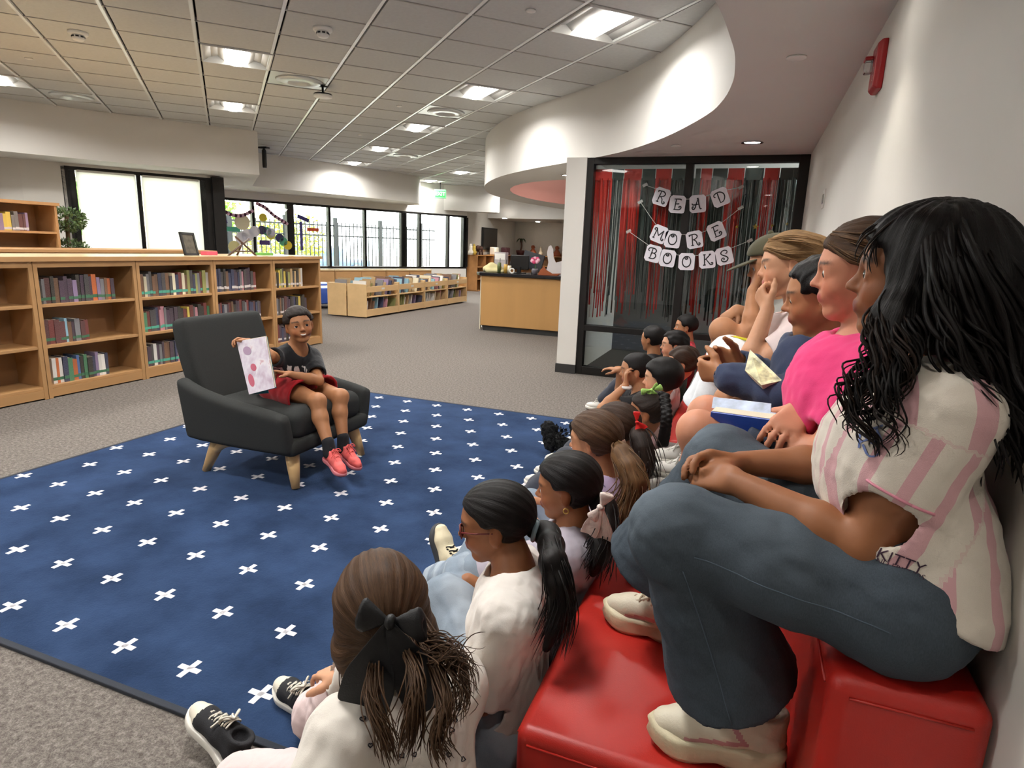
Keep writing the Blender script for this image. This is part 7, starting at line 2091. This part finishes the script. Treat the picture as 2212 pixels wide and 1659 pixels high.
# ------------------------------------------------------------------ outdoors beyond the far windows
grd = MB(); grd.box(-60, -5, -10, 60, -.3, -.2); tag(grd.build('ground_outside', mat('paving', '#b9b4a8', .9, var=.1)), 'pale paved ground outside the windows', kind='structure')
fo = lambda t_, n_: p0 + dW * t_ - nW * n_
fn_ = thing('picket_fence', 'dark metal picket fence outside the far windows', 'fence', (*fo(3, 3.2), -.2)); m_fence = mat('fence_metal', '#14171b', .6)
for k in range(60): b = MB(); q = fo(.8 + k * .13, 3.2); b.obox((*q, .85), (*dW, 0), (*nW, 0), (0, 0, 1), .011, .011, 1.02); b.build('picket', m_fence, fn_)
for z_ in (.15, 1.45, 1.75): b = MB(); b.wallbox(fo(.7, 3.2), fo(8.7, 3.2), .03, z_, z_ + .04); b.build('rail', m_fence, fn_)
for k in range(5): b = MB(); q = fo(1.9 + k * 1.55, 3.2); b.obox((*q, .9), (*dW, 0), (*nW, 0), (0, 0, 1), .05, .05, 1.1); b.build('post', m_fence, fn_)
def tree(q, h, r, lab, col, seed):
    t_ = thing('tree', lab, 'tree', (*q, -.2), 'trees outside'); b = MB(); b.tube(smooth_path([(*q, -.2), (q[0] + .05, q[1], h * .4), (q[0], q[1], h * .8)], 10), np.linspace(.09, .04, 10), 8); b.build('trunk', mat('bark'), t_, True)
    for k in range(4): leafball('foliage', t_, v3(q[0] + .4 * math.sin(k * 2.3), q[1] + .4 * math.cos(k * 2.1), h * (.65 + .12 * k)), r, 700, mat('leaf_' + col, col, .7, var=.25, vscale=10), seed + k, .13)
tree(fo(1.6, 4.6), 2.6, .65, 'young leafy tree outside the second far window', '#7aa33a', 20); tree(fo(4.4, 5.5), 1.3, .8, 'yellow green shrub outside the middle far windows', '#9aa83c', 30); tree(fo(-.6, 7.2), 2.5, .6, 'leafy tree outside the leftmost far window', '#6f9a3c', 40)
bl = thing('outdoor_building', 'pale building with stone pier and red door outside', 'building', (*fo(2, 9), -.2))
b = MB(); b.wallbox(fo(-3, 9), fo(1.4, 9), -.4, -.2, 4.5); b.build('wall', mat('stucco', '#d3c3a8', .9), bl)
b = MB(); b.wallbox(fo(.35, 8.95), fo(.95, 8.95), .06, -.2, 1.7); b.build('door', mat('red_door', '#9c2f38', .5), bl); b = MB(); b.wallbox(fo(-.35, 8.95), fo(.2, 8.95), .06, .9, 2.6); b.build('window', mat('dark_pane', '#4a5a6c', .2), bl)
q = np.random.default_rng(9); b = MB()
for r_ in range(16):
    t0 = 2.6
    while t0 < 4.4:
        w_ = q.uniform(.18, .42); b.wallbox(fo(t0, 7.0 + q.uniform(0, .04)), fo(min(t0 + w_ - .02, 4.45), 7.0), -.3, -.2 + r_ * .16, -.2 + r_ * .16 + .145); t0 += w_
o_ = b.build('stone_pier', mat('field_stone', '#b3a392', .9, var=.25, vscale=3), bl); o_['kind'] = 'stuff'
cr = thing('parked_car', 'dark blue parked car outside the far right windows', 'car', (*fo(6.6, 8), -.2)); cb_ = lambda a, n_, z: v3(*fo(6.6 + a, 8 + n_), z)
S = Sdf(); MM = np.stack([v3(*dW, 0), v3(*nW, 0), v3(0, 0, 1)], 1); S.box(cb_(0, 0, .35), (2.1, .85, .3), MM, .15, .1); S.box(cb_(-.1, 0, .8), (1.1, .75, .32), MM, .25, .2); V, F = S.mesh(.09); mesh_obj('body', V, F, mat('car_blue', '#4a5f86', .25), cr, True)
for a in (-1.3, 1.3): b = MB(); b.lathe(cb_(a, -.85, .12), [(.32, -.05), (.34, .0), (.34, .15), (.2, .2)], 20, ax=(*nW, 0)); b.build('wheel', m_black, cr, True)

# ------------------------------------------------------------------ on the service desk
m_ = lambda n_, c_, r_=.6: mat(n_, c_, r_); dz = .931
def desk_at(px_, y_): return v3(aty(px_, 590, y_)[0], y_, dz)
c = desk_at(1068, 9.42); S = Sdf(); S.chain([c + v3(-.16, 0, .05), c + v3(-.05, 0, .09), c + v3(.1, .02, .05)], [.05, .06, .05], k=.04); S.chain([c + v3(-.1, -.05, .03), c + v3(.15, -.03, .03)], [.04, .04], k=.03); S.disp = wrinkle(.012, 30, 3); V, F = S.mesh(.014)
tag(mesh_obj('folded_towel', V, F, m_('cream_towel', '#d8cd9a', .9), None, True, base=c), 'crumpled cream towel at the left end of the desk', 'towel')
c = desk_at(1082, 9.65); o = thing('brochure_box', 'tilted white carton standing on the desk behind the towel', 'box', c); b = MB(); b.box(c[0] - .1, c[0] + .1, c[1] - .06, c[1] + .06, dz, dz + .32); b.build('carton', m_('carton_grey', '#b5aeb0'), o, bevel=.004); b = MB(); b.box(c[0] - .09, c[0] + .09, c[1] - .064, c[1] - .0605, dz + .2, dz + .3); b.build('flap', m_white, o)
c = desk_at(1121, 9.5); o = thing('computer_monitor', 'small black computer monitor seen from behind on the desk', 'monitor', c)
b = MB(); b.box(c[0] - .16, c[0] + .16, c[1], c[1] + .03, dz + .06, dz + .29); b.build('back_shell', m_black, o, bevel=.012); b = MB(); b.box(c[0] - .15, c[0] + .15, c[1] + .0305, c[1] + .033, dz + .07, dz + .28); b.build('screen', m_('screen_dark', '#2b3038', .15), o)
b = MB(); b.box(c[0] - .03, c[0] + .03, c[1] - .02, c[1] + .02, dz, dz + .1); b.build('stand', m_black, o); b = MB(); b.box(c[0] - .1, c[0] + .1, c[1] - .07, c[1] + .07, dz, dz + .012); b.build('foot', m_black, o)
c = desk_at(1150, 9.7); o = thing('receipt_screen', 'tilted dark tablet screen behind the monitor on the desk', 'tablet', c); b = MB(); b.obox(c + v3(0, 0, .2), (1, 0, -.25), (0, 1, 0), (.25, 0, 1), .17, .02, .13); b.build('screen', m_('screen_grey', '#4a4d52', .3), o); b = MB(); b.tube([c, c + v3(0, 0, .2)], .02, 8); b.build('stand', m_black, o)
c = desk_at(1155, 9.42); o = thing('silk_flower', 'pink silk flower arrangement beside the monitor', 'flower', c); b = MB(); b.tube([c, c + v3(.01, 0, .2)], .006, 6); b.build('stem', m_('stem_green', '#4b7a3c'), o)
for k in range(7): b = MB(); a = k * .9; b.ball(c + v3(.05 * math.cos(a), .02 * math.sin(a), .22 + .03 * math.sin(a)), (.035, .015, .03), 10, 6); b.build('petal', m_('petal_pink', '#d84a78') if k % 2 else m_('petal_pale', '#eeb7c9'), o, True)
b = MB(); b.lathe(c, [(.04, 0), (.05, .06), (.045, .09)], 16); b.build('vase', m_('vase_grey', '#77727a', .3), o, True)
c = desk_at(1106, 9.3); o = thing('tape_roll', 'roll of clear tape standing on the desk edge', 'tape', c); b = MB(); b.tube([c + v3(.035 * math.cos(a), 0, .042 + .035 * math.sin(a)) for a in np.linspace(0, 2 * math.pi, 20)], .012, 6); b.build('roll', m_white, o, True); b = MB(); b.tube([c + v3(.022 * math.cos(a), 0, .042 + .022 * math.sin(a)) for a in np.linspace(0, 2 * math.pi, 16)], .006, 6); b.build('core', m_('card_tan', '#b08a5c'), o, True)
for i, (px_, hh_, c_, nm) in enumerate(((1078, .16, '#5d6a3c', 'green bottle'), (1092, .14, '#caa24c', 'yellow cup'), (1100, .12, '#efe7cf', 'white mug'))):
    c = desk_at(px_, 9.36); o = thing('desk_cup', nm + ' among the things on the desk', 'cup', c); b = MB(); b.lathe(c, [(.028, 0), (.032, hh_ * .6), (.03, hh_), (.026, hh_), (.024, .02)], 16); b.build('body', m_('cup_%d' % i, c_, .4), o, True); b = MB(); b.tube([c + v3(.0, 0, hh_ * .3), c + v3(.012, .004, hh_ + .07)], .005, 6); b.build('pen', m_black, o, True)
c = desk_at(1186, 9.34); o = thing('swan_cutout', 'large white swan cut-out standing at the right of the desk', 'decoration', c)
ol = [(-.16, .0), (-.12, .06), (-.04, .1), (-.02, .2), (-.05, .34), (-.03, .44), (.01, .46), (.05, .4), (.06, .28), (.1, .2), (.25, .24), (.42, .3), (.55, .3), (.55, 0)]
b = MB(); b.extrude([c + v3(u, 0, w_) for u, w_ in ol], (0, 1, 0), .012); b.build('swan', m_('swan_white', '#dcd7d8', .7), o, bevel=.003)
b = MB(); b.extrude([c + v3(u - .02, -.02, w_) for u, w_ in [(-.16, 0), (.16, 0), (.22, .04), (.08, .03), (-.02, .08), (-.06, .14), (-.12, .08)]], (0, 1, 0), .012); b.build('foot_piece', m_('rust_card', '#a0532c', .7), o, bevel=.003)

# ------------------------------------------------------------------ far bay: cube shelving, screen, figures
m_fs = mat('far_oak', '#b07d4a', .5, var=.1)
def cubes(a, e, n, lab, nm):
    a = np.array(a, float); e = np.array(e, float); d_ = (e - a) / np.linalg.norm(e - a); L = np.linalg.norm(e - a); o = thing('cube_shelving', lab, 'shelving', (*((a + e) / 2), 0))
    for z_ in (.0, .34, .70, 1.04): b = MB(); b.wallbox(a, e, .34, z_, z_ + .03); b.build('shelf', m_fs, o)
    for k in range(n + 1): q = a + d_ * L * k / n; b = MB(); b.wallbox(q - d_ * .012, q + d_ * .012, .34, .03, 1.04); b.build('divider', m_fs, o)
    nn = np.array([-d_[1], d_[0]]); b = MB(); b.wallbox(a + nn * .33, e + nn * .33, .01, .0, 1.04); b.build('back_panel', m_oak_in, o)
cubes((-7.62, 17.05), (-7.62, 20.7), 6, 'oak cube shelving along the wall below the dark screen', 0); cubes((-7.6, 20.74), (-2.2, 20.74), 9, 'oak cube shelving along the back wall of the bay', 1)
a0, a1 = atx(1041, 515, -7.97), atx(1072, 515, -7.97); o = thing('wall_screen', 'dark flat screen mounted on the far wall', 'television', (-7.97, (a0[1] + a1[1]) / 2, 1.25))
b = MB(); b.box(-7.99, -7.93, a0[1], a1[1], 1.22, 1.9); b.build('casing', m_black, o, bevel=.01); b = MB(); b.box(-7.929, -7.925, a0[1] + .04, a1[1] - .04, 1.26, 1.86); b.build('panel', m_('panel_dark', '#2d2a26', .3), o)
figs = [(1017, 'small white figurine', '#e2d8c8', 'man'), (1024, 'small yellow figurine', '#d2b04a', 'man'), (1036, 'brown toy elephant', '#4f3022', 'beast'), (1068, 'white square clock', '#e9e2d4', 'box'), (1092, 'maroon basket', '#6d4248', 'box'), (1124, 'potted toy palm', '#3d4a28', 'palm'), (1151, 'rust coloured duck figure', '#a04a22', 'bird'), (1168, 'white shell', '#cfc2ae', 'man'), (1190, 'turquoise pot', '#6fa3a0', 'man'), (1203, 'rust coloured vase', '#9a4c28', 'bird'), (1217, 'brown figurine', '#7d5a44', 'man')]
for i, (px_, nm, c_, kd) in enumerate(figs):
    q = atx(px_, 545, -7.75) if px_ < 1112 else aty(px_, 545, 20.9); q = v3(q[0], q[1], 1.071); o = thing('shelf_figure', nm + ' on top of the far cube shelving', 'figurine', q, 'figures on the far shelving'); mm = m_('fig_' + c_, c_)
    if kd == 'beast':
        b = MB(); b.ball(q + v3(0, 0, .17), (.1, .16, .1), 12, 8); b.build('body', mm, o, True); b = MB(); b.ball(q + v3(.02, -.18, .2), (.07, .08, .08), 10, 7); b.build('head', mm, o, True)
        for sx in (-.05, .05):
            for sy in (-.09, .09): b = MB(); b.tube([q + v3(sx, sy, 0), q + v3(sx, sy, .14)], .03, 8); b.build('leg', mm, o, True)
    elif kd == 'palm':
        b = MB(); b.tube(smooth_path([q + v3(0, 0, .1), q + v3(.04, 0, .3), q + v3(.02, 0, .5)], 8), .03, 8); b.build('trunk', m_('fig_trunk', '#5d3a26'), o, True); b = MB(); b.lathe(q, [(.12, 0), (.16, .14), (.14, .16)], 14); b.build('pot', m_('fig_pot', '#5d2a26'), o, True)
        for k in range(6): a = k * 1.05; b = MB(); b.tube(smooth_path([q + v3(.02, 0, .5), q + v3(.02 + .1 * math.cos(a), .1 * math.sin(a), .55), q + v3(.02 + .2 * math.cos(a), .2 * math.sin(a), .42)], 8), [.01, .03, .035, .035, .03, .025, .015, .004], 6, flat=.3); b.build('frond', mm, o, True)
    elif kd == 'bird': b = MB(); b.lathe(q, [(.16, 0), (.15, .06), (.09, .16), (.05, .22), (.07, .28), (.06, .33), (.01, .35)], 16); b.build('body', mm, o, True); b = MB(); b.tube([q + v3(.03, -.03, .29), q + v3(.12, -.08, .28)], [.025, .006], 8); b.build('beak', mm, o, True)
    elif kd == 'box': b = MB(); b.box(q[0] - .1, q[0] + .1, q[1] - .18, q[1] + .18, q[2], q[2] + .24); b.build('body', mm, o, bevel=.03); b = MB(); b.box(q[0] - .104, q[0] - .06, q[1] - .12, q[1] + .12, q[2] + .04, q[2] + .2); b.build('panel', m_white, o)
    else: b = MB(); b.lathe(q, [(.06, 0), (.08, .08), (.04, .16), (.05, .2), (.045, .25), (.01, .28)], 14); b.build('body', mm, o, True); b = MB(); b.ball(q + v3(0, 0, .28), .035, 8, 6); b.build('head', mm, o, True)
ld = bpy.data.lights.new('bay_downlight_light', 'SPOT'); ld.energy = 60; ld.spot_size = R(70); ld.spot_blend = .5; ld.shadow_soft_size = .05; ld.color = (1, .9, .72)
for k, (x, y) in enumerate(((-6.9, 20.3), (-4.2, 20.3), (-7.3, 18.3))):
    dn = thing('downlight', '%s small downlight in the bay behind the desk' % ow[k], 'ceiling light', (x, y, 2.19), 'bay downlights'); b = MB(); b.lathe((x, y, 2.19), [(.07, .0), (.07, -.008), (.001, -.01)], 16); b.build('lamp', m_down, dn, True)
    lo_ = bpy.data.objects.new('bay_downlight_light', ld); link(lo_, dn); lo_.location = (0, 0, -.03)

# ------------------------------------------------------------------ books and small things in the children's laps
c4 = [aty(1537, 888, 1.42), aty(1665, 905, 1.36), aty(1655, 952, 1.38), aty(1533, 930, 1.44)]
o = thing('blue_book', 'thick blue covered book lying in the lap of the pink shirted girl', 'book', c4[3]); nn = unit(np.cross(c4[1] - c4[0], c4[3] - c4[0])); nn = nn if nn @ (CAMP - c4[0]) > 0 else -nn
b = MB(); b.extrude(c4, nn, .004); b.build('cover', m_('cobalt_cover', '#2a4fb0', .35), o, bevel=.001)
bk2 = [q - nn * .022 + v3(.0, .03, .02) for q in c4]; b = MB(); b.extrude([q - nn * .001 for q in c4], -nn, .022); b.build('page_block', m_page, o)
b = MB(); b.extrude([q - nn * .0235 for q in c4], -nn, .004); b.build('cover', m_('sky_cover', '#a9bfe0', .4), o, bevel=.001)
b = MB(); b.extrude([c4[0] + v3(0, .02, .004), c4[1] + v3(0, .02, .004), c4[1] + v3(0, .05, .022), c4[0] + v3(0, .05, .022)], nn, .003); b.build('top_cover', mat('pale_cover', '#b9c6dc', .4, var=.35, vscale=25), o)
c4 = [aty(1620, 755, 1.74), aty(1690, 822, 1.66), aty(1645, 832, 1.64), aty(1609, 800, 1.70)]
o = thing('chapter_book', 'cream and yellow book held by the boy in the navy sweatshirt', 'book', c4[3]); nn = unit(np.cross(c4[1] - c4[0], c4[3] - c4[0])); nn = nn if nn @ (CAMP - c4[0]) > 0 else -nn
b = MB(); b.extrude(c4, -nn, .003); b.build('cover', mat('comic_cover', '#d8cfa2', .4, var=.6, vscale=40), o); b = MB(); b.extrude([q - nn * .0035 for q in c4], -nn, .014); b.build('page_block', m_page, o); b = MB(); b.extrude([q - nn * .018 for q in c4], -nn, .003); b.build('cover', m_('cream_cover', '#e0d8c2', .4), o)
c = aty(1585, 727, 2.36); b = MB(); b.tube([c, c + v3(.06, .0, -.01)], .005, 6); o = thing('yellow_pencil', 'short yellow pencil in the hand of the blond girl', 'pencil', c); b.build('shaft', m_('pencil_yellow', '#d8d02c', .4), o); b = MB(); b.tube([c, c - v3(.014, 0, -.002)], [.005, .0008], 6); b.build('tip', m_('pencil_wood', '#d8b48a'), o)
# black furry boots stretched out on the rug
q = atz(1192, 978, .012); o = thing('furry_boots', 'pair of black furry boots with white bands on the rug', 'boots', (*q[:2], .0125)); mf = mat('black_fur', '#0f0f11', .98)
for k, (dx, dy) in enumerate(((0, 0), (.16, .12))):
    g_ = thing_part('boot', o); cc = v3(q[0] + dx, q[1] + dy, .02); S = Sdf(); S.chain([cc + v3(.1, 0, .06), cc + v3(0, 0, .07), cc + v3(-.03, .0, .16)], [.05, .055, .05], k=.03); S.disp = wrinkle(.014, 150, 12 + k); V, F = S.mesh(.007); mesh_obj('fur', V, F, mf, g_, True)
    leafball('tufts', g_, cc + v3(.02, 0, .1), .075, 260, mf, 60 + k, .03); b = MB(); b.tube([cc + v3(.15 + .0, .045 * math.cos(a), .075 + .045 * math.sin(a)) for a in np.linspace(0, 2 * math.pi, 16)], .014, 6); b.build('band', m_white, g_, True)
